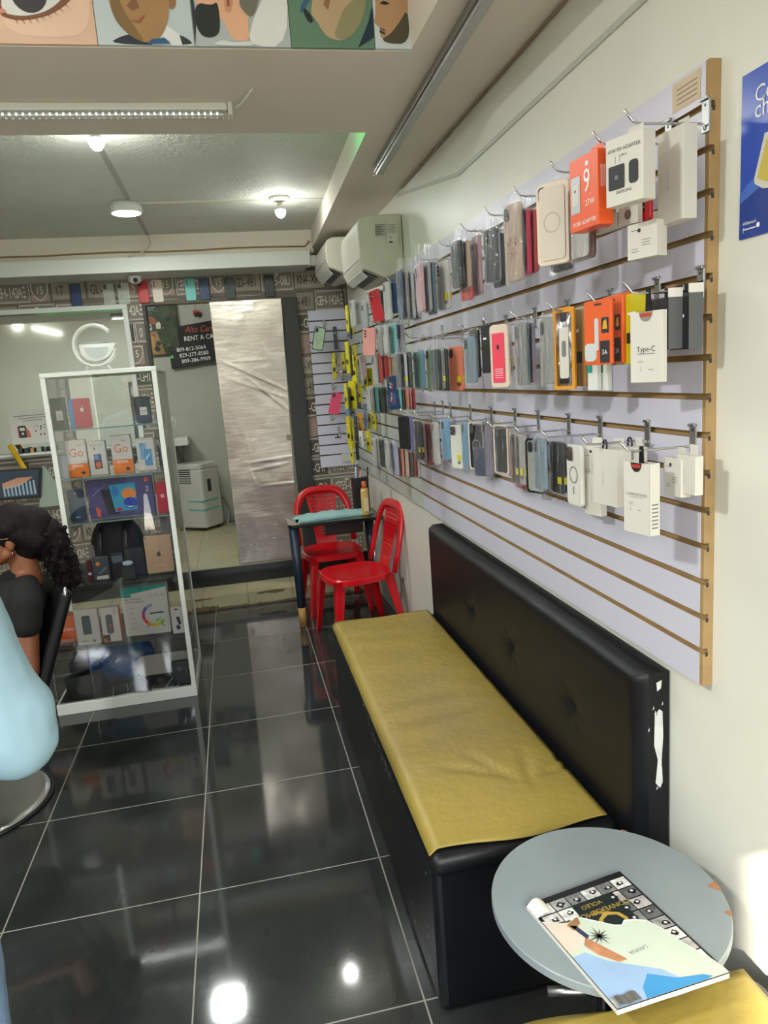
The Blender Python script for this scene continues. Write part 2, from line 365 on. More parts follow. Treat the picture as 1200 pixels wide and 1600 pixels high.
# ================================================================ SLAT PANELS
def slat_panel(name,axis,a0,a1,z0,z1,face,back,lam,slot,label,slots,sz=.013,end=None):
    """axis 'x': board lies on the right wall (plane x), runs along y; 'y': on the back wall, runs along x"""
    t=thing(name,label,'slatwall panel',(0,0,0))
    def bx(mb,u0,u1,d0,d1,za,zb): return mb.box(d0,d1,u0,u1,za,zb) if axis=='x' else mb.box(u0,u1,d0,d1,za,zb)
    m=MB().mat(M_mdf if slot is M_slot else slot); g=(face+back)/2
    bx(m,a0,a1,min(g,back),max(g,back),z0,z1); zs=[z1]+list(slots)+[z0]
    m.mat(slot)
    body=m.build('backing_board',t)
    f=MB(); T=z1
    edges=[z1]+[e for s in slots for e in (s+sz/2,s-sz/2)]+[z0]
    for i in range(0,len(edges),2):
        za,zb=edges[i+1],edges[i]
        f.mat(M_mdf); bx(f,a0,a1,min(g,face),max(g,face),za,zb)
        f.mat(lam); e=.0008*(-1 if face<back else 1); bx(f,a0+(.011 if end else 0),a1,face,face+e,za,zb)
        if i>0 and end:   # little notch heads where the groove runs out at the board's end
            f.mat(M_inkd); bx(f,a0-.0004,a0+.0002,face+.006,face+.012,zb-.005,zb+.004)
    f.build('slat_face',t)
    return t
Z1=2.148; SL=[Z1-.077*k for k in range(1,16)]
YN=-2.698; YM=-.385
pn=slat_panel('slatwall_panel','x',YN,YM,.915,Z1,1.196,1.2195,M_lil,M_slot,'near lilac slatwall panel with brown grooves above the black bench',SL,end=1)
mb=MB().mat(mat('sticker_tan','#cbb698',.6,var=.05)).poly([(YN+.025,2.09),(YN+.115,2.09),(YN+.115,2.142),(YN+.025,2.142)],1.1945,'x')
mb.mat(M_ink)
for k in range(4): mb.poly([(YN+.035,2.100+.009*k),(YN+.1,2.100+.009*k),(YN+.1,2.102+.009*k),(YN+.035,2.102+.009*k)],1.1942,'x')
mb.build('paper_label',pn)
pf=slat_panel('slatwall_panel','x',YM+.003,YB-.025,.915,2.086,1.198,1.2195,M_lil2,M_slot2,'far greenish slatwall panel running to the back corner',SL[1:],sz=.010)
pb=slat_panel('slatwall_panel','y',.903,1.196,.927,2.12,YB-.022,YB-.001,M_lil,M_slot2,'narrow slatwall panel on the number plate wallpaper',[2.12-.0785*k for k in range(1,15)],sz=.010)
# hooks
def hook_proto():
    t=thing('display_hook','x x x x','hook')
    mb=MB().mat(M_steel).box(-.003,.002,-.011,.011,-.050,.012); mb.box(-.008,.0,-.011,.011,.006,.012); mb.mat(M_inkd).poly(circ(0,-.002,.003,8),-.0032,'x')
    mb.build('bracket',t,bevel=.001)
    mb=MB().mat(M_chrome,True).tube([(-.003,0,-.045),(-.006,0,-.038),(-.012,0,-.0345),(-.135,0,-.033),(-.15,0,-.030),(-.168,0,-.010)],.0026,8)
    mb.build('prong',t); return t
hp=hook_proto(); first=[True]
def hook(y,z,label,grp='chrome prong hooks on the slatwall panels',rz=0,x=1.196):
    if first[0]: o=hp; first[0]=False
    else: o=copytree(hp)
    # z = height of the prong
    o.location=(x,y,z+.033); o.rotation_euler=(0,0,rz); tag(o,label,'hook',grp); return o
ORD=['first','second','third','fourth','fifth','sixth','seventh','eighth','ninth','tenth']
TOP,MID,BOT=2.040,1.740,1.432
for i,y in enumerate([-2.69,-2.57,-2.37,-2.15,-1.93,-1.71,-1.45,-1.16]): hook(y,TOP,'chrome hook, %s of the top row from the near end'%ORD[i])
for i,y in enumerate([-2.68,-2.53,-2.33,-2.10,-1.88,-1.64,-1.42,-1.17]): hook(y,MID,'chrome hook, %s of the middle row from the near end'%ORD[i])
for i,y in enumerate([-2.66,-2.49,-2.27,-2.09,-1.88,-1.69,-1.46,-1.22,-.95,-.70]): hook(y,BOT,'chrome hook, %s of the bottom row from the near end'%ORD[i])
HOOKS_FAR=[(-0.604, 2.032), (-0.085, 2.026), (0.325, 2.026), (0.612, 2.03), (-0.891, 1.766), (-0.063, 1.743), (0.233, 1.796), (-0.103, 1.89), (-0.506, 1.54), (0.081, 1.527), (0.734, 1.432), (0.464, 1.583), (0.004, 1.237), (-0.596, 1.28), (0.551, 1.187), (-0.837, 1.443)]
ITEMS=[
 ['B', 1.039, -2.69, 2.045, 2.019, 0.118, 0.085, 0.034, -70, 'white', 'white adapter box printed with two black plugs on first top hook from near end', {'art': 'samsung'}],
 ['B', 1.135, -2.69, 2.045, 2.029, 0.164, 0.075, 0.03, -86, 'white', 'tall plain white box turned sideways on first top hook from near end', {'art': 'plain'}],
 ['B', 1.103, -2.64, 2.045, 1.876, 0.067, 0.07, 0.03, -70, 'white', 'small white box with faint print hanging lowest on first top hook from near end', {'art': 'lines'}],
 ['B', 1.091, -2.6, 2.045, 1.918, 0.038, 0.05, 0.014, -73, 'white', 'little white box with round grey button on first top hook from near end', {'art': 'dot'}],
 ['P', 1.113, -2.62, 2.045, 1.919, 0.037, 0.04, 0.012, -89, 'redf', 'small red packet tucked behind white boxes on first top hook from near end', {}],
 ['B', 1.022, -2.57, 2.045, 2.019, 0.139, 0.1, 0.034, -84, 'orange', 'orange power adapter box with big 9 on second top hook from near end', {'art': 'adapter'}],
 ['B', 1.079, -2.53, 2.045, 1.911, 0.03, 0.08, 0.02, -81, 'white', 'white box with small orange mark below orange box on second top hook from near end', {'art': 'mark'}],
 ['C', 1.052, -2.47, 2.045, 1.987, 0.151, 0.077, 0.011, -83, 'clearw', 'clear phone case with thin brown rim on second top hook from near end', {'rim': 'brown', 'bag': 1}],
 ['C', 1.035, -2.37, 2.045, 2.02, 0.18, 0.088, 0.014, -58, 'cream', 'cream framed phone case with magnet ring on third top hook from near end', {'ring': 1, 'inner': 'clearw', 'bag': 0}],
 ['C', 1.075, -2.32, 2.045, 1.869, 0.038, 0.077, 0.011, -77, 'dark', 'dark case bottom peeking below cream case on third top hook from near end', {'bag': 1}],
 ['C', 1.025, -2.15, 2.045, 2.023, 0.191, 0.077, 0.011, -79, 'sand', 'sandy floral phone case in shiny bag on fourth top hook from near end', {'bag': 1, 'art': 'floral'}],
 ['C', 1.036, -2.15, 2.045, 2.008, 0.15, 0.077, 0.0072, -90, 'dark', 'dark case edge behind sandy case on fourth top hook from near end', {}],
 ['C', 1.05, -2.15, 2.045, 2.003, 0.158, 0.077, 0.0135, -90, 'pink', 'hot pink phone case edge on fourth top hook from near end', {}],
 ['C', 1.07, -2.15, 2.045, 2.003, 0.154, 0.077, 0.0135, -90, 'coral', 'coral red phone case edge on fourth top hook from near end', {}],
 ['C', 1.045, -1.93, 2.045, 2.005, 0.145, 0.077, 0.011, -82, 'charcoal', 'dark grey phone case in clear bag on fifth top hook from near end', {'bag': 1}],
 ['C', 1.056, -1.93, 2.045, 1.996, 0.138, 0.077, 0.009, -90, 'grey', 'grey phone case edge on fifth top hook from near end', {}],
 ['C', 1.067, -1.93, 2.045, 1.988, 0.145, 0.077, 0.0126, -90, 'black', 'black phone case edge with silver glints on fifth top hook from near end', {}],
 ['C', 1.013, -1.71, 2.045, 2.01, 0.139, 0.077, 0.0189, -90, 'charcoal', 'charcoal phone case edge tilted outward on sixth top hook from near end', {}],
 ['C', 1.04, -1.71, 2.045, 1.875, 0.045, 0.077, 0.011, -80, 'coral', 'short coral red case at the bottom on sixth top hook from near end', {'bag': 1}],
 ['C', 1.038, -1.71, 2.045, 2.009, 0.145, 0.077, 0.0144, -90, 'sand', 'beige phone case edge on sixth top hook from near end', {}],
 ['C', 1.076, -1.71, 2.045, 2.024, 0.18, 0.077, 0.011, -90, 'palepink', 'pale pink phone case on sixth top hook from near end', {'bag': 1}],
 ['C', 0.957, -1.45, 2.045, 1.98, 0.157, 0.077, 0.0126, -90, 'palepink', 'pale pink case edge on seventh top hook from near end', {}],
 ['C', 0.982, -1.45, 2.045, 1.987, 0.165, 0.077, 0.0126, -90, 'grey', 'grey case edge on seventh top hook from near end', {}],
 ['C', 0.998, -1.45, 2.045, 1.986, 0.174, 0.077, 0.0126, -90, 'steel', 'steel blue case edge on seventh top hook from near end', {}],
 ['C', 1.043, -1.45, 2.045, 1.991, 0.164, 0.077, 0.011, -73, 'white', 'white phone case with dark cameras and yellow sticker on seventh top hook from near end', {'bag': 1, 'sticker': 1, 'lens': 1}],
 ['C', 0.956, -1.16, 2.045, 2.005, 0.183, 0.077, 0.009, -90, 'navy', 'navy case edge in crinkled clear bag on eighth top hook from near end', {'bag': 1}],
 ['C', 0.975, -1.16, 2.045, 2.0, 0.179, 0.077, 0.0117, -90, 'clearw', 'transparent case edge in crinkled clear bag on eighth top hook from near end', {'bag': 1}],
 ['C', 0.996, -1.16, 2.045, 1.994, 0.174, 0.077, 0.0144, -90, 'silver', 'silver case edge in crinkled clear bag on eighth top hook from near end', {'bag': 1}],
 ['C', 1.016, -1.16, 2.045, 1.989, 0.171, 0.077, 0.0144, -90, 'grey', 'grey case edge in crinkled clear bag on eighth top hook from near end', {'bag': 1}],
 ['B', 1.081, -2.68, 1.745, 1.705, 0.136, 0.078, 0.013, -72, 'white', 'white cable box printed Type-C on first middle hook from near end', {'art': 'typec', 'strap': 1}],
 ['B', 1.12, -2.68, 1.745, 1.728, 0.098, 0.06, 0.03, -90, 'blackcard', 'open-topped black carton, front of two on first middle hook from near end', {'art': 'blackbox'}],
 ['B', 1.15, -2.7, 1.745, 1.733, 0.105, 0.06, 0.03, -90, 'blackcard', 'open-topped black carton nearest the wall on first middle hook from near end', {'art': 'blackbox'}],
 ['P', 1.101, -2.6, 1.745, 1.744, 0.143, 0.085, 0.012, -87, 'yellow', 'yellow and green packet behind white Type-C box on first middle hook from near end', {}],
 ['P', 1.056, -2.53, 1.745, 1.74, 0.136, 0.085, 0.012, -77, 'orangef', 'orange cable pouch with clear window, foremost on second middle hook from near end', {'art': 'cable'}],
 ['P', 1.091, -2.53, 1.745, 1.747, 0.142, 0.085, 0.012, -90, 'orangef', 'orange cable pouch, second in stack on second middle hook from near end', {'art': 'cable'}],
 ['P', 1.11, -2.53, 1.745, 1.751, 0.141, 0.085, 0.012, -90, 'orangef', 'orange cable pouch, last in stack on second middle hook from near end', {'art': 'cable'}],
 ['B', 1.086, -2.45, 1.745, 1.651, 0.1, 0.03, 0.012, -73, 'tealcard', 'slim teal-white box, left of two, on second middle hook from near end', {'art': 'teal'}],
 ['B', 1.107, -2.46, 1.745, 1.649, 0.1, 0.03, 0.012, -74, 'tealcard', 'slim teal-white box, right of two, on second middle hook from near end', {'art': 'teal'}],
 ['P', 1.072, -2.33, 1.745, 1.743, 0.194, 0.06, 0.012, -60, 'amber', 'amber bordered clear bag holding a white strap on third middle hook from near end', {'art': 'strap'}],
 ['P', 1.112, -2.33, 1.745, 1.738, 0.184, 0.06, 0.012, -90, 'kraft', 'brown paper bag pack on third middle hook from near end', {}],
 ['P', 1.126, -2.33, 1.745, 1.74, 0.184, 0.05, 0.012, -90, 'whitef', 'narrow white pack beside the brown one on third middle hook from near end', {}],
 ['C', 1.057, -2.27, 1.745, 1.728, 0.161, 0.077, 0.011, -90, 'smoke', 'smoky transparent case on fourth middle hook from near end', {'bag': 1}],
 ['C', 1.076, -2.1, 1.745, 1.728, 0.159, 0.077, 0.0099, -90, 'mauve', 'mauve framed clear case edge on fourth middle hook from near end', {}],
 ['C', 1.058, -2.1, 1.745, 1.729, 0.16, 0.077, 0.0099, -90, 'bluegrey', 'blue framed clear case edge on fourth middle hook from near end', {}],
 ['C', 1.057, -2.1, 1.745, 1.729, 0.165, 0.077, 0.011, -90, 'smoke', 'pale transparent case with thin stripes on fourth middle hook from near end', {'bag': 1}],
 ['C', 1.044, -1.97, 1.745, 1.736, 0.179, 0.08, 0.011, -71, 'cream', 'cream card pack with hot pink panel on fifth middle hook from near end', {'inner': 'pink', 'bag': 0, 'flatin': 1}],
 ['P', 1.038, -1.88, 1.745, 1.738, 0.141, 0.07, 0.012, -86, 'blackf', 'black cloth pouch behind cream pack on fifth middle hook from near end', {}],
 ['C', 1.099, -1.88, 1.745, 1.735, 0.143, 0.077, 0.0072, -90, 'clearw', 'clear pack edge with yellow sticker on fifth middle hook from near end', {'sticker': 1}],
 ['C', 1.065, -1.64, 1.745, 1.721, 0.152, 0.077, 0.011, -81, 'bluegrey', 'grey blue phone case with magnet ring on sixth middle hook from near end', {'ring': 1, 'bag': 1}],
 ['C', 1.081, -1.64, 1.745, 1.742, 0.156, 0.077, 0.0135, -90, 'black', 'black case edge beside grey blue case on sixth middle hook from near end', {}],
 ['C', 1.084, -1.42, 1.745, 1.699, 0.159, 0.077, 0.011, -68, 'coralp', 'coral orange phone case with yellow sticker on seventh middle hook from near end', {'bag': 0, 'sticker': 1}],
 ['C', 1.038, -1.42, 1.745, 1.693, 0.15, 0.077, 0.0108, -90, 'black', 'black case edge behind coral case on seventh middle hook from near end', {}],
 ['C', 1.023, -1.42, 1.745, 1.692, 0.141, 0.077, 0.0126, -90, 'clearw', 'clear case edge with yellow sticker on seventh middle hook from near end', {'sticker': 1}],
 ['C', 1.006, -1.42, 1.745, 1.693, 0.145, 0.077, 0.0171, -90, 'darkgreen', 'dark green case edge on seventh middle hook from near end', {}],
 ['C', 1.059, -1.17, 1.745, 1.705, 0.169, 0.077, 0.011, -80, 'mint', 'mint green phone case on eighth middle hook from near end', {'bag': 0}],
 ['C', 1.018, -1.17, 1.745, 1.699, 0.149, 0.077, 0.0117, -90, 'blue', 'soft blue case edge on eighth middle hook from near end', {}],
 ['C', 1.006, -1.17, 1.745, 1.696, 0.143, 0.077, 0.011, -81, 'teal', 'teal phone case in clear bag on eighth middle hook from near end', {'bag': 1}],
 ['C', 0.965, -1.17, 1.745, 1.695, 0.136, 0.077, 0.0144, -90, 'charcoal', 'charcoal case edge on eighth middle hook from near end', {}],
 ['C', 0.946, -1.17, 1.745, 1.694, 0.134, 0.077, 0.0117, -90, 'silver', 'silver case edge with yellow sticker on eighth middle hook from near end', {'sticker': 1}],
 ['C', 0.928, -1.17, 1.745, 1.692, 0.131, 0.077, 0.0108, -90, 'black', 'black case edge on eighth middle hook from near end', {}],
 ['B', 1.077, -2.66, 1.437, 1.408, 0.148, 0.078, 0.026, -80, 'white', 'tall white box with dark semicircle opening on first bottom hook from near end', {'art': 'tall', 'strap': 1}],
 ['B', 1.145, -2.68, 1.437, 1.413, 0.078, 0.06, 0.022, -90, 'white', 'small white carton, left of two on first bottom hook from near end', {'art': 'lines'}],
 ['B', 1.147, -2.72, 1.437, 1.422, 0.077, 0.06, 0.018, -90, 'white', 'small white carton nearest the bracket on first bottom hook from near end', {'art': 'plain'}],
 ['B', 1.105, -2.49, 1.437, 1.42, 0.13, 0.085, 0.04, -81, 'white', 'large blank white box on second bottom hook from near end', {'art': 'plain'}],
 ['B', 1.149, -2.51, 1.437, 1.421, 0.082, 0.06, 0.025, -84, 'white', 'small white box behind the tall one on second bottom hook from near end', {'art': 'plain'}],
 ['C', 1.123, -2.27, 1.437, 1.408, 0.159, 0.08, 0.011, -89, 'white', 'white phone case with silver magnet ring on third bottom hook from near end', {'ring': 2, 'bag': 0, 'lens': 1, 'sq': 1}],
 ['B', 1.158, -2.31, 1.437, 1.406, 0.091, 0.07, 0.02, -64, 'white', 'short white box swung sideways on third bottom hook from near end', {'art': 'lines'}],
 ['B', 1.152, -2.32, 1.437, 1.336, 0.106, 0.06, 0.02, -77, 'white', 'white box hanging lowest behind the short one on third bottom hook from near end', {'art': 'plain'}],
 ['C', 1.159, -2.09, 1.437, 1.399, 0.147, 0.077, 0.011, -86, 'black', 'black phone case with yellow sticker on fourth bottom hook from near end', {'bag': 1, 'sticker': 1}],
 ['C', 1.114, -2.07, 1.437, 1.411, 0.148, 0.077, 0.0117, -90, 'bluegrey', 'pale blue clear case edge on fourth bottom hook from near end', {}],
 ['C', 1.155, -1.95, 1.437, 1.396, 0.162, 0.077, 0.011, -70, 'smoke', 'clear backed case with black frame and ring on fifth bottom hook from near end', {'bag': 0, 'rim': 'black', 'ring': 1}],
 ['C', 1.173, -1.77, 1.437, 1.4, 0.18, 0.077, 0.0099, -90, 'redf', 'red striped case edge on sixth bottom hook from near end', {}],
 ['C', 1.154, -1.79, 1.437, 1.399, 0.158, 0.077, 0.011, -90, 'brown', 'brown case with yellow sticker on sixth bottom hook from near end', {'bag': 1, 'sticker': 1}],
 ['C', 1.154, -1.83, 1.437, 1.402, 0.158, 0.077, 0.011, -90, 'clearw', 'clear case with yellow sticker on sixth bottom hook from near end', {'bag': 1, 'sticker': 1}],
 ['C', 1.149, -1.68, 1.437, 1.424, 0.164, 0.077, 0.011, -75, 'black', 'black glossy case in a cream tray on sixth bottom hook from near end', {'bag': 1, 'rim': 'cream'}],
 ['C', 1.169, -1.48, 1.437, 1.423, 0.196, 0.077, 0.0153, -90, 'mauve', 'mauve case edge on seventh bottom hook from near end', {}],
 ['C', 1.156, -1.4, 1.437, 1.418, 0.176, 0.077, 0.011, -66, 'black', 'black phone case with magnet ring and cream frame on seventh bottom hook from near end', {'bag': 0, 'ring': 1, 'rim': 'cream'}],
 ['C', 1.158, -1.45, 1.437, 1.326, 0.105, 0.077, 0.011, -57, 'navy', 'navy case bottom below the black one on seventh bottom hook from near end', {'bag': 1}],
 ['C', 1.157, -1.26, 1.437, 1.41, 0.181, 0.077, 0.011, -90, 'skyblue', 'pale blue phone case on eighth bottom hook from near end', {'bag': 1}],
 ['C', 1.157, -1.14, 1.437, 1.394, 0.179, 0.077, 0.011, -72, 'white', 'white phone case with three brown lenses on eighth bottom hook from near end', {'bag': 0, 'lens': 1, 'sticker': 1, 'sq': 1}],
 ['C', 1.157, -0.99, 1.437, 1.407, 0.172, 0.077, 0.011, -79, 'skyblue', 'sky blue phone case on ninth bottom hook from near end', {'bag': 1}],
 ['C', 1.144, -0.87, 1.437, 1.393, 0.188, 0.077, 0.0135, -90, 'white', 'white case edge on ninth bottom hook from near end', {}],
 ['C', 1.17, -0.99, 1.437, 1.397, 0.176, 0.077, 0.0072, -90, 'mauve', 'mauve case edge on ninth bottom hook from near end', {}],
 ['C', 1.171, -0.66, 1.437, 1.374, 0.198, 0.077, 0.0171, -90, 'redf', 'red case edge on tenth bottom hook from near end', {}],
 ['C', 1.166, -0.62, 1.437, 1.373, 0.201, 0.077, 0.0108, -90, 'amber', 'orange case edge on tenth bottom hook from near end', {}],
 ['C', 1.149, -0.62, 1.437, 1.374, 0.182, 0.077, 0.0144, -90, 'palepink', 'beige pink case edge on tenth bottom hook from near end', {}],
 ['C', 1.174, -0.7, 1.437, 1.376, 0.178, 0.077, 0.0135, -90, 'sand', 'cream case edge with yellow sticker on tenth bottom hook from near end', {'sticker': 1}],
 ['C', 1.107, -0.7, 1.437, 1.392, 0.179, 0.077, 0.011, -77, 'black', 'black case with yellow sticker on tenth bottom hook from near end', {'bag': 1, 'sticker': 1}],
 ['C', 1.067, -0.604, 2.032, 2.053, 0.162, 0.077, 0.011, -70, 'navy', 'navy phone case hanging high on the far panel beneath the air conditioner', {'bag': 0, 'lens': 1}],
 ['C', 1.037, -0.554, 2.032, 2.036, 0.171, 0.077, 0.011, -79, 'clearw', 'transparent case left of the navy case, far panel', {'bag': 1}],
 ['C', 1.072, -0.085, 2.026, 2.055, 0.17, 0.077, 0.011, -52, 'redf', 'bright red phone case tilted, far panel upper row', {'bag': 0, 'lens': 1, 'tilt': -10}],
 ['C', 1.103, -0.085, 2.026, 2.049, 0.169, 0.077, 0.0189, -90, 'black', 'black case edge right behind the red case, far panel', {}],
 ['C', 1.057, 0.325, 2.026, 2.037, 0.127, 0.077, 0.011, -74, 'clearw', 'transparent case, far panel top left', {'bag': 1}],
 ['C', 1.072, 0.225, 2.03, 2.019, 0.135, 0.077, 0.011, -75, 'silver', 'silvery clear case left of the red case, far panel', {'bag': 1}],
 ['C', 0.975, -0.891, 1.766, 1.825, 0.125, 0.077, 0.011, -80, 'aqua', 'aqua phone case, far panel middle', {'bag': 1}],
 ['C', 0.988, -0.891, 1.766, 1.821, 0.124, 0.077, 0.0117, -90, 'navy', 'navy case edge behind the aqua case', {}],
 ['C', 1.008, -0.891, 1.766, 1.82, 0.124, 0.077, 0.018, -90, 'mauve', 'lavender grey case edge, far panel', {}],
 ['C', 1.03, -0.103, 1.89, 1.862, 0.145, 0.077, 0.011, -43, 'rose', 'rose pink phone case with dark lens corner, far panel', {'bag': 0, 'lens': 1, 'tilt': 5}],
 ['C', 1.042, 0.233, 1.796, 1.734, 0.13, 0.077, 0.011, -83, 'palepink', 'narrow pale pink case below the rose one', {'bag': 1}],
 ['P', 1.089, 0.464, 1.583, 1.656, 0.139, 0.05, 0.012, -72, 'yellow', 'slim yellow pack under the pink case', {}],
 ['P', 1.12, 0.464, 1.583, 1.654, 0.116, 0.05, 0.012, -67, 'yellow', 'yellow and black pack under the rose pink case', {}],
 ['C', 1.076, -0.063, 1.743, 1.726, 0.154, 0.077, 0.02, -90, 'coral', 'coral phone case in bag, far panel', {}],
 ['C', 1.106, -0.063, 1.743, 1.745, 0.155, 0.077, 0.02, -90, 'redf', 'red case edge swung sideways, far panel', {}],
 ['C', 1.125, -0.063, 1.743, 1.703, 0.108, 0.077, 0.0153, -90, 'coralp', 'orange red case edge behind the red one', {}],
 ['C', 1.145, -0.063, 1.743, 1.702, 0.101, 0.077, 0.0198, -90, 'sand', 'beige case edge, far panel middle', {}],
 ['C', 1.044, -0.506, 1.54, 1.606, 0.162, 0.077, 0.011, -65, 'navy', 'dark printed case with fiery figure art', {'bag': 0, 'art': 'fire', 'tilt': -5}],
 ['C', 1.07, -0.506, 1.54, 1.589, 0.146, 0.077, 0.0144, -90, 'aqua', 'aqua case edge beside the printed case', {}],
 ['C', 1.089, -0.506, 1.54, 1.551, 0.109, 0.077, 0.0108, -90, 'black', 'black case edge, low on far panel', {}],
 ['C', 1.105, -0.506, 1.54, 1.55, 0.11, 0.077, 0.018, -90, 'coralp', 'salmon case edge, low on far panel', {}],
 ['C', 1.122, -0.506, 1.54, 1.549, 0.11, 0.077, 0.0081, -90, 'rose', 'pink case edge, low on far panel', {}],
 ['C', 1.137, -0.506, 1.54, 1.548, 0.11, 0.077, 0.0117, -90, 'redf', 'crimson case edge, low on far panel', {}],
 ['C', 1.048, 0.081, 1.527, 1.552, 0.127, 0.077, 0.0126, -90, 'clearw', 'clear case edge, far panel low', {}],
 ['C', 1.073, 0.081, 1.527, 1.543, 0.141, 0.077, 0.0189, -90, 'teal', 'teal case edge, far panel low', {}],
 ['C', 1.1, 0.081, 1.527, 1.541, 0.138, 0.077, 0.0162, -90, 'charcoal', 'charcoal case edge, far panel low', {}],
 ['C', 1.118, 0.081, 1.527, 1.54, 0.139, 0.077, 0.0171, -90, 'black', 'black case edge right of charcoal edge, far panel low', {}],
 ['P', 1.002, 0.464, 1.583, 1.584, 0.17, 0.06, 0.012, -58, 'yellow', 'broad yellow cable pack near the corner', {}],
 ['P', 1.025, 0.464, 1.583, 1.737, 0.169, 0.05, 0.012, -66, 'yellow', 'tall yellow cable pack near the corner, above the broad one', {}],
 ['P', 1.084, 0.734, 1.432, 1.563, 0.164, 0.04, 0.012, -75, 'dark', 'dark brown cable pack near the corner', {}],
 ['P', 1.085, 0.734, 1.432, 1.376, 0.187, 0.05, 0.012, -70, 'amber', 'gold cable pack low near the corner', {}],
 ['P', 1.148, 0.734, 1.432, 1.434, 0.175, 0.05, 0.012, -76, 'yellow', 'yellow stick pack low beside blue one', {}],
 ['P', 1.12, 0.734, 1.432, 1.428, 0.166, 0.04, 0.012, -75, 'blue', 'blue stick pack low near the corner', {}],
 ['P', 1.096, 0.551, 1.187, 1.266, 0.13, 0.05, 0.012, -71, 'yellow', 'small yellow pack low on the far panel', {}],
 ['P', 1.05, 0.551, 1.187, 1.27, 0.105, 0.04, 0.012, -70, 'whitef', 'white cable pack lowest near the corner', {}],
 ['C', 1.044, 0.004, 1.237, 1.272, 0.157, 0.077, 0.0126, -90, 'clearw', 'transparent case edge, far panel bottom row', {}],
 ['C', 1.065, 0.004, 1.237, 1.256, 0.15, 0.077, 0.0135, -90, 'charcoal', 'charcoal case edge, far panel bottom row', {}],
 ['C', 1.079, 0.004, 1.237, 1.254, 0.153, 0.077, 0.0126, -90, 'black', 'black case edge, far panel bottom row', {}],
 ['C', 1.112, 0.004, 1.237, 1.252, 0.143, 0.077, 0.0198, -90, 'grey', 'grey case edge, far panel bottom row', {}],
 ['C', 1.011, -0.596, 1.28, 1.3, 0.165, 0.077, 0.02, -90, 'lavender', 'lavender case in clear bag, far panel bottom row', {'bag': 1}],
 ['C', 1.041, -0.596, 1.28, 1.266, 0.14, 0.077, 0.0108, -90, 'coralp', 'salmon case edge, far panel bottom row', {}],
 ['C', 1.061, -0.596, 1.28, 1.255, 0.131, 0.077, 0.0198, -90, 'sand', 'peach beige case edge, far panel bottom row', {}],
 ['C', 1.085, -0.596, 1.28, 1.253, 0.132, 0.077, 0.0171, -90, 'brown', 'dark brown case edge, far panel bottom row', {}],
 ['C', 1.1, -0.596, 1.28, 1.237, 0.117, 0.077, 0.0108, -90, 'rust', 'rust case edge, far panel bottom row', {}],
 ['C', 1.116, -0.596, 1.28, 1.235, 0.117, 0.077, 0.0117, -90, 'palepink', 'cream pink case edge, far panel bottom row', {}],
 ['C', 1.01, -0.837, 1.443, 1.429, 0.147, 0.077, 0.011, -67, 'black', 'black phone case with small white tag, front of its hook', {'bag': 0, 'lens': 1}],
 ['C', 1.034, -0.837, 1.443, 1.429, 0.157, 0.077, 0.0135, -90, 'purple', 'purple case edge beside the black case', {}],
 ['P', 1.032, 0.612, 2.03, 2.045, 0.162, 0.04, 0.01, -76, 'yellow', 'slim yellow and black cable pack in the crowded corner of the far panel', {}],
 ['P', 1.055, 0.612, 2.03, 2.028, 0.166, 0.04, 0.01, -76, 'yellow', 'slim yellow and black cable pack in the crowded corner of the far panel', {}],
 ['P', 0.954, 0.233, 1.796, 1.808, 0.18, 0.04, 0.01, -72, 'yellow', 'slim yellow and black cable pack in the crowded corner of the far panel', {}],
 ['P', 0.997, 0.233, 1.796, 1.788, 0.126, 0.04, 0.01, -78, 'yellow', 'slim yellow and black cable pack in the crowded corner of the far panel', {}],
 ['P', 0.962, 0.464, 1.583, 1.572, 0.155, 0.04, 0.01, -76, 'yellow', 'slim yellow and black cable pack in the crowded corner of the far panel', {}],
 ['P', 1.049, 0.464, 1.583, 1.566, 0.116, 0.04, 0.01, -70, 'yellow', 'slim yellow and black cable pack in the crowded corner of the far panel', {}],
 ['P', 1.004, 0.734, 1.432, 1.362, 0.208, 0.04, 0.01, -67, 'yellow', 'slim yellow and black cable pack in the crowded corner of the far panel', {}],
 ['P', 1.027, 0.734, 1.432, 1.34, 0.188, 0.04, 0.01, -75, 'yellow', 'slim yellow and black cable pack in the crowded corner of the far panel', {}],
 ['P', 1.16, 0.634, 1.432, 1.395, 0.131, 0.04, 0.01, -77, 'yellow', 'slim yellow and black cable pack in the crowded corner of the far panel', {}],
 ['P', 0.984, 0.551, 1.187, 1.211, 0.142, 0.04, 0.01, -75, 'yellow', 'slim yellow and black cable pack in the crowded corner of the far panel', {}],
 ['P', 1.044, 0.612, 2.03, 1.998, 0.155, 0.035, 0.01, -86, 'dark', 'thin dark cable pack in the crowded corner of the far panel', {}],
 ['P', 0.97, 0.233, 1.796, 1.771, 0.162, 0.035, 0.01, -81, 'dark', 'thin dark cable pack in the crowded corner of the far panel', {}],
 ['P', 0.98, 0.464, 1.583, 1.551, 0.174, 0.035, 0.01, -86, 'dark', 'thin dark cable pack in the crowded corner of the far panel', {}],
 ['P', 1.055, 0.734, 1.432, 1.358, 0.209, 0.035, 0.01, -79, 'dark', 'thin dark cable pack in the crowded corner of the far panel', {}],
 ['P', 1.019, 0.551, 1.187, 1.248, 0.162, 0.035, 0.01, -72, 'dark', 'thin dark cable pack in the crowded corner of the far panel', {}],
 ['C', 1.021, 0.325, 2.026, 2.046, 0.144, 0.07, 0.01, -74, 'clearw', 'clear bagged phone case among the crowded bags of the far panel', {'bag': 1}],
 ['C', 1.132, -0.085, 2.026, 2.046, 0.164, 0.07, 0.01, -85, 'clearw', 'clear bagged phone case among the crowded bags of the far panel', {'bag': 1}],
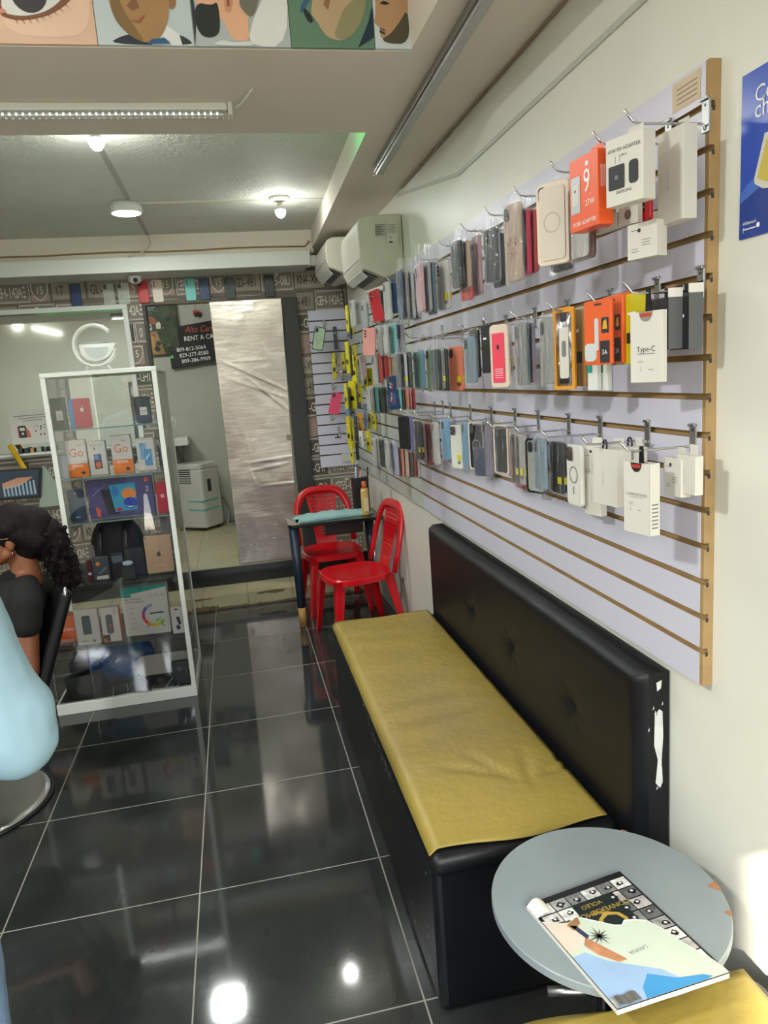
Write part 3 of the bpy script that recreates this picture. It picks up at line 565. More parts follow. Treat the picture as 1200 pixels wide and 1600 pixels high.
 ['C', 1.079, -0.103, 1.89, 1.866, 0.153, 0.07, 0.01, -82, 'clearw', 'clear bagged phone case among the crowded bags of the far panel', {'bag': 1}],
 ['C', 1.101, -0.103, 1.89, 1.858, 0.146, 0.07, 0.01, -85, 'clearw', 'clear bagged phone case among the crowded bags of the far panel', {'bag': 1}],
 ['C', 1.051, -0.063, 1.743, 1.716, 0.149, 0.07, 0.01, -81, 'clearw', 'clear bagged phone case among the crowded bags of the far panel', {'bag': 1}],
 ['C', 1.064, 0.464, 1.583, 1.719, 0.154, 0.07, 0.01, -77, 'clearw', 'clear bagged phone case among the crowded bags of the far panel', {'bag': 1}],
 ['C', 1.033, 0.081, 1.527, 1.546, 0.139, 0.07, 0.01, -83, 'clearw', 'clear bagged phone case among the crowded bags of the far panel', {'bag': 1}],
 ['C', 1.149, 0.081, 1.527, 1.537, 0.139, 0.07, 0.01, -87, 'clearw', 'clear bagged phone case among the crowded bags of the far panel', {'bag': 1}],
 ['C', 1.027, 0.004, 1.237, 1.263, 0.15, 0.07, 0.01, -86, 'clearw', 'clear bagged phone case among the crowded bags of the far panel', {'bag': 1}],
 ['C', 1.145, 0.004, 1.237, 1.238, 0.166, 0.07, 0.01, -90, 'clearw', 'clear bagged phone case among the crowded bags of the far panel', {'bag': 1}],
 ['C', 0.944, -0.891, 1.766, 1.821, 0.117, 0.07, 0.01, -90, 'clearw', 'clear bagged phone case among the crowded bags of the far panel', {'bag': 1}],
 ['C', 0.976, -0.596, 1.28, 1.3, 0.123, 0.07, 0.01, -89, 'clearw', 'clear bagged phone case among the crowded bags of the far panel', {'bag': 1}],
]

for i,(y,z) in enumerate(HOOKS_FAR):
    hook(y,z-.005,'chrome hook on the crowded far slatwall panel',grp='chrome hooks on the far panel')
for i,(y,z) in enumerate([(.62,1.80),(1.05,1.63),(1.3,1.40),(.9,1.30),(-.3,1.86),(.1,1.86)]):
    hook(y,z,'chrome hook on the crowded far slatwall panel',grp='chrome hooks on the far panel')
# ================================================================ HANGING GOODS
HC={'white':'#dcdad2','navy':'#263a5e','charcoal':'#3c4444','grey':'#9a9ea0','black':'#17181b','steel':'#5b7180','silver':'#bcc0c2','sand':'#bfa996','dark':'#303338','pink':'#e23e68','coral':'#cc4a45','coralp':'#e58a6c','palepink':'#c9a2a8','cream':'#dccbba','darkgreen':'#2f3d38','mint':'#a9c2a0','blue':'#7593bb','teal':'#4f9590','aqua':'#6cc0bb','mauve':'#8f8798','bluegrey':'#8499a6','skyblue':'#7cb0d4','redf':'#c2202c','amber':'#d69326','brown':'#5a3f38','rust':'#93452f','rose':'#e39b96','lavender':'#a7a9c4','purple':'#6a62a0','kraft':'#a27a42','yellow':'#c8bc1c','orange':'#e4581e'}
M_yst=mat('yellow_sticker','#d8d017',.5,var=.02)
M_clearw=thin('frosted_shell',tint='#f8f8f6',base=.30,edge=.8,rough=.2,gcol='#e9e9e4',diff=.65)
M_smoke=thin('smoky_shell',tint='#f2f2ee',base=.4,edge=.85,rough=.25,gcol='#b9bab4',diff=.7)
def cmat(c):
    if c in('clearw',): return M_clearw
    if c in('smoke',): return M_smoke
    if c.endswith('card') or c.endswith('f') and c not in HC:
        c={'blackcard':'#1d1e20','tealcard':'#d5d8d4','orangef':'#e2602a','whitef':'#d8d8d4','blackf':'#1c1c1f'}[c]; return PM(c,.45)
    return mat('shell_'+c,HC[c],.38,var=.02)
CASEG='phone cases hanging on the slatwall hooks'
def make_case(x,y,zh,zt,h,w,t,rot,c,label,kw):
    r=thing('phone_case',label,'phone case',(x,y,zh),R(rot),CASEG)
    if kw.get('tilt'): r.rotation_euler=(0,R(kw['tilt']),R(rot))
    dz=zt-zh; zc=dz-h/2; m=cmat(c)
    rad=min(.013,w*.2)
    mb=MB().mat(m); mb.prism(rrect(w,h,rad,0,zc),-t/2,t/2)
    shell=mb.build('shell',r,bevel=min(.003,t*.3))
    rim=kw.get('rim')
    if rim:
        rm=MB().mat(cmat(rim)); o=rrect(w+.004,h+.004,rad,0,zc); i_=rrect(w-.008,h-.008,rad*.8,0,zc); n=len(o)
        rm.add([(a,-t/2-.002,b) for a,b in o]+[(a,-t/2-.002,b) for a,b in i_]+[(a,t/2+.002,b) for a,b in o]+[(a,t/2+.002,b) for a,b in i_],
          [[k,(k+1)%n,n+(k+1)%n,n+k] for k in range(n)]+[[2*n+k,3*n+k,3*n+(k+1)%n,2*n+(k+1)%n] for k in range(n)]+[[k,2*n+k,2*n+(k+1)%n,(k+1)%n] for k in range(n)]+[[n+k,n+(k+1)%n,3*n+(k+1)%n,3*n+k] for k in range(n)])
        rm.build('rim',r)
    f=-t/2-.0012
    if kw.get('inner'):
        mm=MB().mat(PM('#ea4a62') if kw['inner']=='pink' else PM('#cfc6b8'))
        if kw['inner']=='pink': mm.prism(rrect(w*.66,h*.78,.004,0,zc-.004),f-.001,f)
        else: mm.prism(rrect(w*.76,h*.88,.01,0,zc),f-.002,f)
        if kw['inner']=='pink':
            mm.mat(M_inkd).poly(circ(0,zc+.026,.006,10,.008),f-.0015); mm.mat(M_wink)
            for k in range(5): mm.poly([(-w*.2,zc-.035-.006*k),(w*.25,zc-.035-.006*k),(w*.25,zc-.0365-.006*k),(-w*.2,zc-.0365-.006*k)],f-.0015)
        mm.build('panel',r)
    if not kw.get('flatin') and h>.08:
        lm=MB()
        if kw.get('sq'):
            lm.mat(M_steel).prism(rrect(.034,.036,.008,-w/2+.023,zc+h/2-.024),f-.0015,f)
            for (a,b) in ((-.008,.009),(-.008,-.009),(.008,0)): lm.mat(PM('#4a3b36')).prism(circ(-w/2+.023+a,zc+h/2-.024+b,.0065,12),f-.003,f-.0015)
            lm.build('camera_cutout',r)
        elif kw.get('lens'):
            for k in range(3): lm.mat(M_black).prism(circ(-w/2+.017,zc+h/2-.017-.014*k,.0052,12),f-.0008,f)
            lm.build('camera_cutout',r)
        elif w>.05:
            lm.mat(PM('#26282b') if c not in('black','charcoal','dark','navy') else PM('#4b4f55')).prism(rrect(.02,.032,.008,-w/2+.018,zc+h/2-.024),f-.0006,f); lm.build('camera_cutout',r)
    if kw.get('ring'):
        q=MB().mat(PM('#8b8d8e',.3) if c!='cream' else PM('#b3aaa0')); ringp(q,0,zc+.002,.019,.0225,f-.0022 if kw.get('inner') else f); q.box(-.0018,.0018,f-.0008,f,zc-.048,zc-.028); q.build('magnet_ring',r)
    if kw.get('sticker'):
        q=MB().mat(M_yst).prism([(w*.12,zc-h*.30),(w*.40,zc-h*.30),(w*.40,zc-h*.17),(w*.12,zc-h*.17)],f-.002,f-.0012); q.mat(M_inkd)
        for k in range(3): q.prism([(w*.14,zc-h*(.33+.02*k)),(w*.38,zc-h*(.33+.02*k)),(w*.38,zc-h*(.34+.02*k)),(w*.14,zc-h*(.34+.02*k))],f-.002,f-.0012)
        q.mat(M_yst).box(w/2+.0015,w/2+.0022,-t*.4,t*.4,zc-h*.30,zc-h*.17)
        q.build('price_sticker',r)
    if kw.get('art')=='floral':
        q=MB().mat(PM('#b57f6c')); random.seed(2)
        for k in range(16):
            a=random.uniform(-.02,.02); b=zc+random.uniform(-.05,.01); q.poly(circ(a,b,random.uniform(.002,.005),7),f)
        q.build('floral_print',r)
    if kw.get('art')=='fire':
        q=MB(); random.seed(4)
        q.mat(PM('#35507f')).poly([(-.03,zc-.03),(-.02,zc-.06),(.02,zc-.062),(.03,zc-.02),(.02,zc+.0),(-.02,zc-.005)],f-.0003)
        for k in range(14):
            q.mat(PM(random.choice(['#c8502a','#e0a070','#8f2f24','#d8c0a8']))); a=random.gauss(0,.009); b=zc+random.uniform(-.05,.045); q.poly([(a,b-.009),(a+.004,b),(a,b+.01),(a-.004,b+.001)],f-.0006)
        q.build('printed_art',r)
    if kw.get('bag',1):
        W=w+.014; H=h+.012; q=MB().mat(M_bag,True); zt_=zc+h/2+.006; zb_=zt_-H
        random.seed(int(abs(x*1000+y*777)))
        d=t/2+.0035
        def sh(s):
            return lambda u,v:(-W/2+W*u,s*(d*(.35+.65*min(1,4*u*(1-u)*1.6))*(1 if v<.97 else .6)+.0012*math.sin(17*u+9*v*7+x*40)),zb_+H*v)
        q.grid(sh(-1),6,8); q.grid(sh(1),6,8)
        # crumpled neck of the bag up to the prong
        q.grid(lambda u,v:((-W/2+W*u)*(1-.45*v),.004*math.sin(u*9+x*50)*(1-v*.3),zt_+(-zt_+.004)*v if zt_<0 else zt_),8,3)
        q.build('clear_bag',r)
    return r
def make_box(x,y,zh,zt,h,w,t,rot,c,label,kw):
    r=thing('retail_box',label,'box',(x,y,zh),R(rot),'retail boxes hanging on the slatwall hooks')
    dz=zt-zh; z1=dz; z0=dz-h; m=M_card if c=='white' else cmat(c); a=kw.get('art')
    mb=MB().mat(m)
    if a in('blackbox','tall'):
        e=.0015 # open-topped carton
        mb.mat(m); mb.box(-w/2,w/2,-t/2,-t/2+e,z0,z1); mb.box(-w/2,w/2,t/2-e,t/2,z0,z1); mb.box(-w/2,-w/2+e,-t/2,t/2,z0,z1); mb.box(w/2-e,w/2,-t/2,t/2,z0,z1); mb.box(-w/2,w/2,-t/2,t/2,z0,z0+e)
        mb.mat(M_inkd).box(-w/2+e,w/2-e,-t/2+e,t/2-e,z0+e,z1-.02)
    else: mb.box(-w/2,w/2,-t/2,t/2,z0,z1)
    mb.build('carton',r,bevel=.0008 if a!='blackbox' else 0)
    f=-t/2-.0006; p=MB(); zc=(z0+z1)/2
    # hang tab
    if not kw.get('strap'):
        q=MB().mat(m); q.prism([(-w*.22,z1),(w*.22,z1),(w*.2,min(z1+.02,.006)),(-w*.2,min(z1+.02,.006))],t/2-.001,t/2-.0004) if z1<-.002 else None
        if q.v: q.build('hang_tab',r)
    else:
        q=MB().mat(M_black); q.prism([(-.004,.004),(.005,.004),(.007,z1-.002),(0,z1-.012),(-.006,z1-.002)],-.0015,.0015); q.build('cord',r)
    def lines(x0,x1,zs,th=.0012,ink=M_ink):
        p.mat(ink)
        for k,z_ in enumerate(zs): p.poly([(x0,z_),(x1-(.1*(k%2))*(x1-x0),z_),(x1-(.1*(k%2))*(x1-x0),z_+th),(x0,z_+th)],f)
    if a=='samsung':
        p.mat(M_inkd).text('45W PD ADAPTER',0,z1-.022,.0092,f); p.text('USB-C',0,z1-.033,.006,f)
        p.text('SAMSUNG',0,z0+.022,.008,f)
        p.mat(PM('#303236')).prism(rrect(.037,.042,.003,-.017,zc-.01),f-.0006,f); p.prism(rrect(.021,.040,.007,.022,zc-.008),f-.0006,f)
        p.mat(M_ink).box(-.02,-.0195,f-.0004,f,zc+.015,zc+.027); p.box(-.010,-.0095,f-.0004,f,zc+.015,zc+.027)
        p.poly(circ(-.017,zc-.01,.004,10),f-.0009)
    elif a=='adapter':
        p.mat(M_wink).text('9',.012,zc+.018,.064,f,sx=.8); p.text('27W',.022,zc-.022,.016,f); p.text('POER ADAPTER',.002,z0+.013,.0115,f); p.text('V',.024,zc-.008,.008,f)
        p.mat(PM('#b9bfc3',.3)).prism([(-.044,zc-.035),(-.012,zc-.035),(-.012,zc+.035),(-.044,zc+.035)],f-.0004,f); p.mat(M_card).prism(rrect(.022,.04,.004,-.028,zc),f-.0012,f-.0004); p.mat(M_inkd).poly(circ(-.028,zc+.008,.003,8),f-.0014)
        p.mat(M_wink).poly([(.008,zc+.048),(.018,zc+.048),(.018,zc+.056),(.008,zc+.056)],f)
        for k in range(6): p.box(w/2,w/2+.0004,-t*.3+.004*k,-t*.3+.004*k+.001,zc,zc+.04)
    elif a=='typec':
        p.mat(M_inkd).text('Type-C',0,zc-.004,.015,f); lines(-.022,.022,[zc-.013]); lines(-.02,-.006,[zc-.028]); lines(-.014,-.011,[zc-.046,zc-.042,zc-.038]); lines(.006,.018,[zc-.044])
        p.mat(PM('#8b8480')).poly([(.017*math.cos(R(180+18*k)),z1+.0+.019*math.sin(R(180+18*k))) for k in range(11)],f-.0002); p.mat(PM('#b4482e')).poly([(-.013,z1-.010),(.013,z1-.010),(.014,z1-.003),(-.014,z1-.003)],f-.0005)
    elif a=='tall':
        p.mat(PM('#2c2120')).poly([(.0165*math.cos(R(180+18*k)),z1+.0+.019*math.sin(R(180+18*k))) for k in range(11)],f-.0002); p.mat(PM('#b4382a')).poly([(-.012,z1-.010),(.012,z1-.010),(.014,z1-.003),(-.014,z1-.003)],f-.0005)
        p.mat(M_ink).text('COMPOSITIONE',0,zc+.008,.0085,f); lines(-.02,.02,[zc+.002],.0008); lines(-.022,-.01,[zc-.010,zc-.014]); lines(-.02,-.015,[zc-.026,zc-.022]); lines(.004,.014,[zc-.024])
        for k in range(7): p.mat(M_ink).box(w/2,w/2+.0004,-t*.3,t*.3,z0+.015+.008*k,z0+.018+.008*k)
    elif a=='blackbox':
        p.mat(M_wink); 
        for k in range(3): p.poly([(.0+.006*k,zc+.015-.004*k),(.004+.006*k,zc+.015-.004*k),(.004+.006*k,zc+.021-.004*k),(.006*k,zc+.021-.004*k)],f)
        p.mat(PM('#58595b')).box(w/2,w/2+.0004,-t/2,t/2,z0,z1); p.mat(PM('#d8d4cc')).box(w/2-.0015,w/2+.0006,-t/2,t/2,z1-.001,z1+.016); p.mat(M_black).box(-w/2,w/2,t/2,t/2+.0006,z1,z1+.02)
    elif a=='lines':
        lines(-w*.35,-w*.1,[zc-.02,zc-.015,zc+.02]); lines(.0,w*.3,[zc-.01,zc-.005,zc]); p.mat(M_inkd).poly(circ(-.006,z1-.014,.004,10),f)
    elif a=='dot':
        p.mat(M_steel).poly(circ(0,zc,.0085,16),f); p.mat(M_ink).poly(circ(0,zc,.006,16),f-.0004)
    elif a=='mark':
        p.mat(PM('#e4581e')).poly([(w*.1,z0+.006),(w*.3,z0+.006),(w*.3,z0+.012),(w*.1,z0+.012)],f); lines(-w*.3,w*.1,[zc])
    elif a=='teal':
        p.mat(PM('#1f9488')).prism([(-w*.5,zc-.01),(0,zc-.01),(0,z1),(-w*.5,z1)],f-.0004,f)
    elif a=='plain': lines(-w*.1,-w*.06,[zc-.02+.004*k for k in range(9)])
    if p.v: p.build('print',r)
    return r
M_win=thin('pouch_window',tint='#dfe2e2',base=.25,edge=.7,rough=.15,bump=.6)
def make_pouch(x,y,zh,zt,h,w,t,rot,c,label,kw):
    r=thing('accessory_pack',label,'packet',(x,y,zh),R(rot),'packets hanging on the slatwall hooks')
    dz=max(zt-zh,-.02)+.004 if zt-zh>-.03 else zt-zh; z1=dz; z0=z1-h; zc=(z0+z1)/2; a=kw.get('art'); t=.008
    m=cmat(c)
    if a=='strap':
        o=rrect(w,h,.006,0,zc); i_=[(a_*.74,zc+(b-zc)*.9-.002) for a_,b in o]; n=len(o)
        q=MB().mat(m); q.add([(a_,-t/2,b) for a_,b in o]+[(a_,-t/2,b) for a_,b in i_]+[(a_,t/2,b) for a_,b in o]+[(a_,t/2,b) for a_,b in i_],
          [[k,(k+1)%n,n+(k+1)%n,n+k] for k in range(n)]+[[2*n+k,3*n+k,3*n+(k+1)%n,2*n+(k+1)%n] for k in range(n)]+[[k,2*n+k,2*n+(k+1)%n,(k+1)%n] for k in range(n)]+[[n+k,n+(k+1)%n,3*n+(k+1)%n,3*n+k] for k in range(n)])
        q.build('border',r)
        q=MB().mat(M_win,True).prism(rrect(w*.76,h*.9,.004,0,zc),-t*.3,t*.3); q.build('clear_window',r)
        q=MB().mat(M_card).prism(rrect(.026,h*.62,.006,0,zc-.01),-.003,.0); q.mat(M_ink).prism(rrect(.012,h*.2,.006,0,zc-.0),-.0036,-.003); q.mat(M_black).prism(rrect(.026,.012,.002,0,z0+.02),-.004,-.003); q.mat(M_inkd).prism(rrect(.018,.03,.003,0,z1-.018),-.003,0); q.build('strap',r); return r
    mb=MB().mat(m); mb.prism(rrect(w,h,.006,0,zc),-t/2,t/2); mb.build('pouch',r,bevel=.002)
    p=MB(); f=-t/2-.0006
    if a=='cable':
        p.mat(PM('#c9cccd',.2)).prism(rrect(w*.40,h*.28,.01,-w*.22,z0+h*.2),f-.004,f); p.prism(rrect(w*.12,h*.5,.004,0,zc-.004),f-.003,f)
        p.mat(M_inkd).poly([(w*.16,zc-.002),(w*.42,zc-.002),(w*.42,zc+.03),(w*.16,zc+.03)],f-.0004); p.poly([(w*.1,z0+.004),(w*.44,z0+.004),(w*.44,zc-.018),(w*.1,zc-.018)],f-.0004)
        p.mat(PM('#d8a52a')).poly([(w*.2,zc+.006),(w*.38,zc+.006),(w*.34,zc+.026),(w*.24,zc+.022)],f-.0008); p.mat(M_wink).text('3A',w*.27,z0+.026,.014,f-.0008)
        p.mat(M_inkd).poly([(-w*.1,z1-.012),(w*.16,z1-.012),(w*.16,z1-.008),(-w*.1,z1-.008)],f)
        p.build('print',r)
    else:
        p.mat(PM('#26231c')); p.poly([(-w*.3,zc-h*.2),(w*.3,zc-h*.2),(w*.3,zc-h*.05),(-w*.3,zc-h*.05)],f) if c in('yellow','amber','kraft') else p.poly([(-w*.1,zc),(w*.1,zc),(w*.1,zc+.02),(-w*.1,zc+.02)],f)
        p.mat(M_wink).poly([(-w*.25,zc+h*.2),(w*.1,zc+h*.2),(w*.1,zc+h*.24),(-w*.25,zc+h*.24)],f); p.build('print',r)
    return r
for (k,x,y,zh,zt,h,w,t,rot,c,label,kw) in ITEMS:
    {'C':make_case,'B':make_box,'P':make_pouch}[k](x,y,zh,zt,h,w,t,rot,c,label.replace('  ',' '),kw)
# clip rings on the second bottom hook
for i,x in enumerate((1.088,1.150)):
    mb=MB().mat(M_black,True); mb.tube([(x,-2.49+.009*math.cos(a*PI/8),BOT-.006+.014*math.sin(a*PI/8)) for a in range(17)],.0022,6)
    tag(mb.build('clip_ring'),'small black ring on a bottom row hook, %s of two'%('outer','inner')[i],'ring','black rings on the bottom row hook')
# goods on the narrow corner panel
def corner(kind,x,z,h,w,c,label,tilt=0,y=YB-.12,**kw):
    I={'C':make_case,'P':make_pouch,'B':make_box}[kind]; o=I(x,y,z,z-.006,h,w,.011,0,c,label,kw); o.rotation_euler=(0,R(tilt),R(-8)); return o
for x,z in ((1.02,2.00),(1.09,1.76),(1.05,1.53),(1.13,1.60),(1.07,1.19),(1.02,1.30),(1.14,1.265)):
    h_=hook(YB-.02,z,'chrome hook on the narrow corner panel',grp='hooks on the corner panel',x=x,rz=R(90)); h_.location=(x,YB-.024,z+.033)
corner('C',.975,1.99,.165,.08,'mint','green phone case with camera and ring on the corner panel',tilt=14,ring=1,y=YB-.17,bag=0,rim='darkgreen')
corner('C',1.065,1.505,.165,.08,'pink','hot pink phone case tilted on the corner panel',tilt=16,bag=0,y=YB-.15)
corner('C',1.135,1.51,.17,.03,'blue','narrow blue case right of the pink one',y=YB-.13,bag=0)
corner('P',1.058,1.80,.20,.03,'yellow','long yellow cable pack hanging on the corner panel',y=YB-.11)
corner('P',1.088,1.99,.17,.028,'dark','black cable hank hanging high on the corner panel',y=YB-.10)
corner('P',1.105,1.77,.15,.035,'sand','beige and yellow cable pack behind the long yellow one',y=YB-.08)
corner('P',1.135,1.80,.13,.03,'yellow','small yellow pack right of the beige one',y=YB-.08)
corner('B',1.14,1.27,.17,.05,'white','white and black cable card low on the corner panel',art='plain',y=YB-.10)
corner('P',1.04,1.17,.012,.05,'dark','little black plug on a corner panel hook',y=YB-.14)
mb=MB().mat(M_offw).box(1.07,1.17,YB-.034,YB-.022,.955,1.025); mb.mat(M_white).box(1.095,1.115,YB-.040,YB-.034,.975,1.005); mb.box(1.125,1.145,YB-.040,YB-.034,.975,1.005)
tag(mb.build('light_switch',bevel=.002),'cream switch plate at the foot of the corner panel','switch')
# ================================================================ PHONE CASES ABOVE THE DOORWAY
for (x,c,lab,k) in ((-.722,'navy','navy phone case stuck high above the white framed mirror',{}),(-.262,'redf','red phone case stuck above the doorway',{}),(-.163,'cream','cream phone case stuck beside the red one',{}),(.068,'aqua','turquoise phone case stuck above the doorway',{}),(.166,'navy','dark blue phone case beside the turquoise one',{}),(.349,'charcoal','charcoal phone case above the foil door',{}),(.639,'black','black phone case near the dark door frame',{})):
    make_case(x,YB-.012,2.40,2.392,.155,.074,.011,0,c,lab,dict(bag=0,lens=1) if c!='redf' else dict(bag=0))
for x,lab in ((-.50,'clear empty case on the wallpaper left of the camera'),(-.40,'clear case with dark oval lens on the wallpaper')):
    make_case(x,YB-.012,2.40,2.385,.15,.078,.009,0,'clearw',lab,dict(bag=0))
# ================================================================ LIGHT FITTINGS
M_em=mat('lamp_glow','#ffffff',.4,var=0,emit='#fdfff8',es=7)
M_em2=mat('led_glow','#ffffff',.4,var=0,emit='#fbfff8',es=3)
def bulb(x,y,zc,label,en,zt=2.655):
    t=thing('light_bulb',label,'lamp',(x,y,0))
    MB().mat(M_offw,True).lathe([(.001,zt),(.062,zt),(.062,zt-.008),(.045,zt-.018),(.022,zt-.022),(.020,zc+.055),(.001,zc+.055)][::-1],24).build('lamp_holder',t)
    MB().mat(M_white,True).lathe([(.013,zc+.058),(.016,zc+.03),(.029,zc+.012)][::-1],20).build('bulb_base',t)
    MB().mat(M_em,True).lathe([(.001,zc-.032),(.016,zc-.028),(.027,zc-.014),(.031,zc),(.029,zc+.012),(.02,zc+.02)],20).build('bulb_globe',t)
    l=light('bulb_light','POINT',(x,y,zc-.034),en,(.99,1,.96),.04); return t
bulb(.666,.47,2.575,'glowing bare bulb in a ceiling holder near the air conditioners',4)
bulb(-.140,-.745,2.598,'glowing bulb half hidden behind the white beam',5)
t=thing('ceiling_light','round flat glowing ceiling light in the stippled recess','lamp',(-.19,.51,0))
MB().mat(M_white,True).lathe([(.001,2.60),(.082,2.60),(.088,2.61),(.088,2.632),(.075,2.654),(.001,2.654)],32).build('housing',t)
MB().mat(M_em,True).lathe([(.001,2.597),(.074,2.597),(.080,2.601)],32).build('diffuser',t)
MB().mat(M_offw).box(.02,.9,-.012,.004,2.646,2.655).build('cable_cover',t)
light('panel_light','AREA',(-.19,.51,2.59),13,(.95,1,.97),.18)

t=thing('led_batten','long white lit tube fitting under the cross beam','lamp',(0,0,0))
MB().mat(M_white).box(-.92,.362,-1.375,-1.325,2.505,2.530).build('housing',t,bevel=.006)
mb=MB().mat(thin('batten_lens',tint='#f2f4f0',base=.2,edge=.6,rough=.2)); mb.box(-.90,.35,-1.372,-1.328,2.490,2.505); mb.build('lens',t,bevel=.004)
mb=MB().mat(M_em2)
for k in range(62): mb.box(-.895+.02*k,-.890+.02*k,-1.352,-1.347,2.4985,2.5035)
mb.build('led_row',t)
MB().mat(M_white).box(.362,.378,-1.378,-1.322,2.49,2.53).build('end_cap',t,bevel=.004)
MB().mat(M_white,True).tube([(.376,-1.36,2.51),(.405,-1.40,2.513),(.425,-1.45,2.52),(.44,-1.48,2.53)],.004,6).build('cord',t)
light('batten_light','AREA',(-.28,-1.35,2.485),9,(.93,1,.97),1.25,sy=.03)
t=thing('tube_fitting','unlit grey tube fitting on the soffit along the right wall','lamp',(0,0,0))
g=mat('grey_diffuser','#a7a9a8',.3,var=.03)
def alongpath(x0,y0,x1,y1,z0,z1,wd,m,name,t,bev=.003):
    d=Vector((x1-x0,y1-y0)).normalized(); n_=Vector((-d.y,d.x))*wd/2
    mb=MB().mat(m); mb.prism([(x0+n_.x,y0+n_.y),(x1+n_.x,y1+n_.y),(x1-n_.x,y1-n_.y),(x0-n_.x,y0-n_.y)],z0,z1,'z'); return mb.build(name,t,bevel=bev)
alongpath(1.025,-.60,.975,-2.45,2.505,2.530,.042,M_steel,'housing',t); alongpath(1.025,-.61,.975,-2.45,2.490,2.505,.034,g,'diffuser',t,.006)
alongpath(1.026,-.585,1.025,-.60,2.49,2.53,.044,M_offw,'end_cap',t)
t=thing('led_strip','green glowing LED strip on the hidden face of the cross beam','lamp',(0,0,0))
MB().mat(M_white).box(-1.6,.80,-1.0555,-1.051,2.539,2.551).build('strip_tape',t)
mb=MB().mat(mat('green_led','#30ff70',.4,var=0,emit='#18ff60',es=16))
for k in range(48): mb.box(-1.59+.05*k,-1.580+.05*k,-1.051,-1.047,2.540,2.550)
mb.build('led_row',t); light('green_glow','POINT',(.74,-.93,2.60),.35,(.05,1,.3),.03)
bulb(-.90,2.2,2.58,'bulb of the back room behind the wallpapered wall',42,zt=2.75)
t=thing('ceiling_light','added unseen round fill light on the high front ceiling over the barber area','lamp',(0,0,0))  # added fitting out of view, there to brighten the left front
MB().mat(M_em,True).lathe([(.001,3.01),(.12,3.01),(.13,3.03),(.13,3.05),(.001,3.05)],24,(-1.6,-3.2)).build('diffuser',t)
MB().mat(M_em,True).tube([(-2.62,YF+.04,2.86),(-2.22,YF+.04,2.74)],.018,10).build('tube',thing('tube_light','slanting lit tube on the front wall over the barber area','lamp'))
MB().mat(M_em,True).ball((-2.84,YF+.05,2.90),.06).build('globe',thing('globe_light','round lit globe on the front wall over the barber area','lamp'))
light('front_fill_light','AREA',(-1.6,-3.2,3.0),60,(.97,1,.98),.25)  # fill lamp of the added front fitting
# loose wires
def wire(name,path,r,m,label,cat='cable'):
    mb=MB().mat(m,True).tube(path,r,6); return tag(mb.build(name),label,cat)
random.seed(9)
wire('yellow_cable',[(-1.6+.25*k,1.412,2.545+.004*math.sin(k*1.7)) for k in range(11)]+[(.93,1.40,2.575)],.006,PM('#8b7340'),'dull yellow cable sagging along the back beam')
wire('white_cable',[(-.16,1.40,2.65),(-.15,1.41,2.60),(-.17,1.37,2.56),(-.22,1.34,2.525),(-.30,1.325,2.505)],.004,M_offw,'thin white cable looping down over the back beam')
wire('brown_cable',[(1.213,-2.9,2.522),(1.213,-1.2,2.520),(1.213,-.25,2.518)],.004,PM('#8a6f58'),'brown cable along the soffit corner of the right wall')
wire('black_cable',[(1.02,1.60,2.40),(1.06,1.62,2.42),(1.12,1.64,2.38),(1.17,1.65,2.33),(1.18,1.655,2.26),(1.185,1.655,2.20),(1.19,1.655,2.11)],.004,M_black,'black cable hanging in the corner above the corner panel')
# painted-over conduit on the right wall
mb=MB().mat(mat('conduit_paint','#b9bbb0',.5,var=.02)); 
def strip(a,b,wd):
    d=(Vector(b)-Vector(a)).normalized(); n_=Vector((-d.y,d.x))*wd/2; mb.prism([(a[0]+n_.x,a[1]+n_.y),(b[0]+n_.x,b[1]+n_.y),(b[0]-n_.x,b[1]-n_.y),(a[0]-n_.x,a[1]-n_.y)],XW-.005,XW-.0004,'x')
strip((-3.6,2.372),(-1.14,2.353),.016); strip((-1.14,2.353),(-.12,2.515),.014)
tag(mb.build('wall_conduit',bevel=.001),'flat painted-over conduit running up the right wall','conduit')
# dome camera
t=thing('dome_camera','white dome security camera under the back beam','camera',(-.291,1.50,0))
MB().mat(M_white,True).lathe([(.001,2.35),(.02,2.352),(.042,2.368),(.048,2.39),(.048,2.404),(.001,2.404)],24).build('housing',t)
mb=MB().mat(M_black,True).ball((.006,-.036,2.372),(.017,.017,.017)); mb.build('lens',t)
# cable trunking stub between beam and air conditioner
mb=MB().mat(M_white).box(.905,.915,1.30,1.42,2.395,2.515); mb.box(.915,1.02,1.34,1.40,2.40,2.47)
tag(mb.build('trunking',bevel=.004),'white trunking stub joining the beam to the air conditioner','trunking')
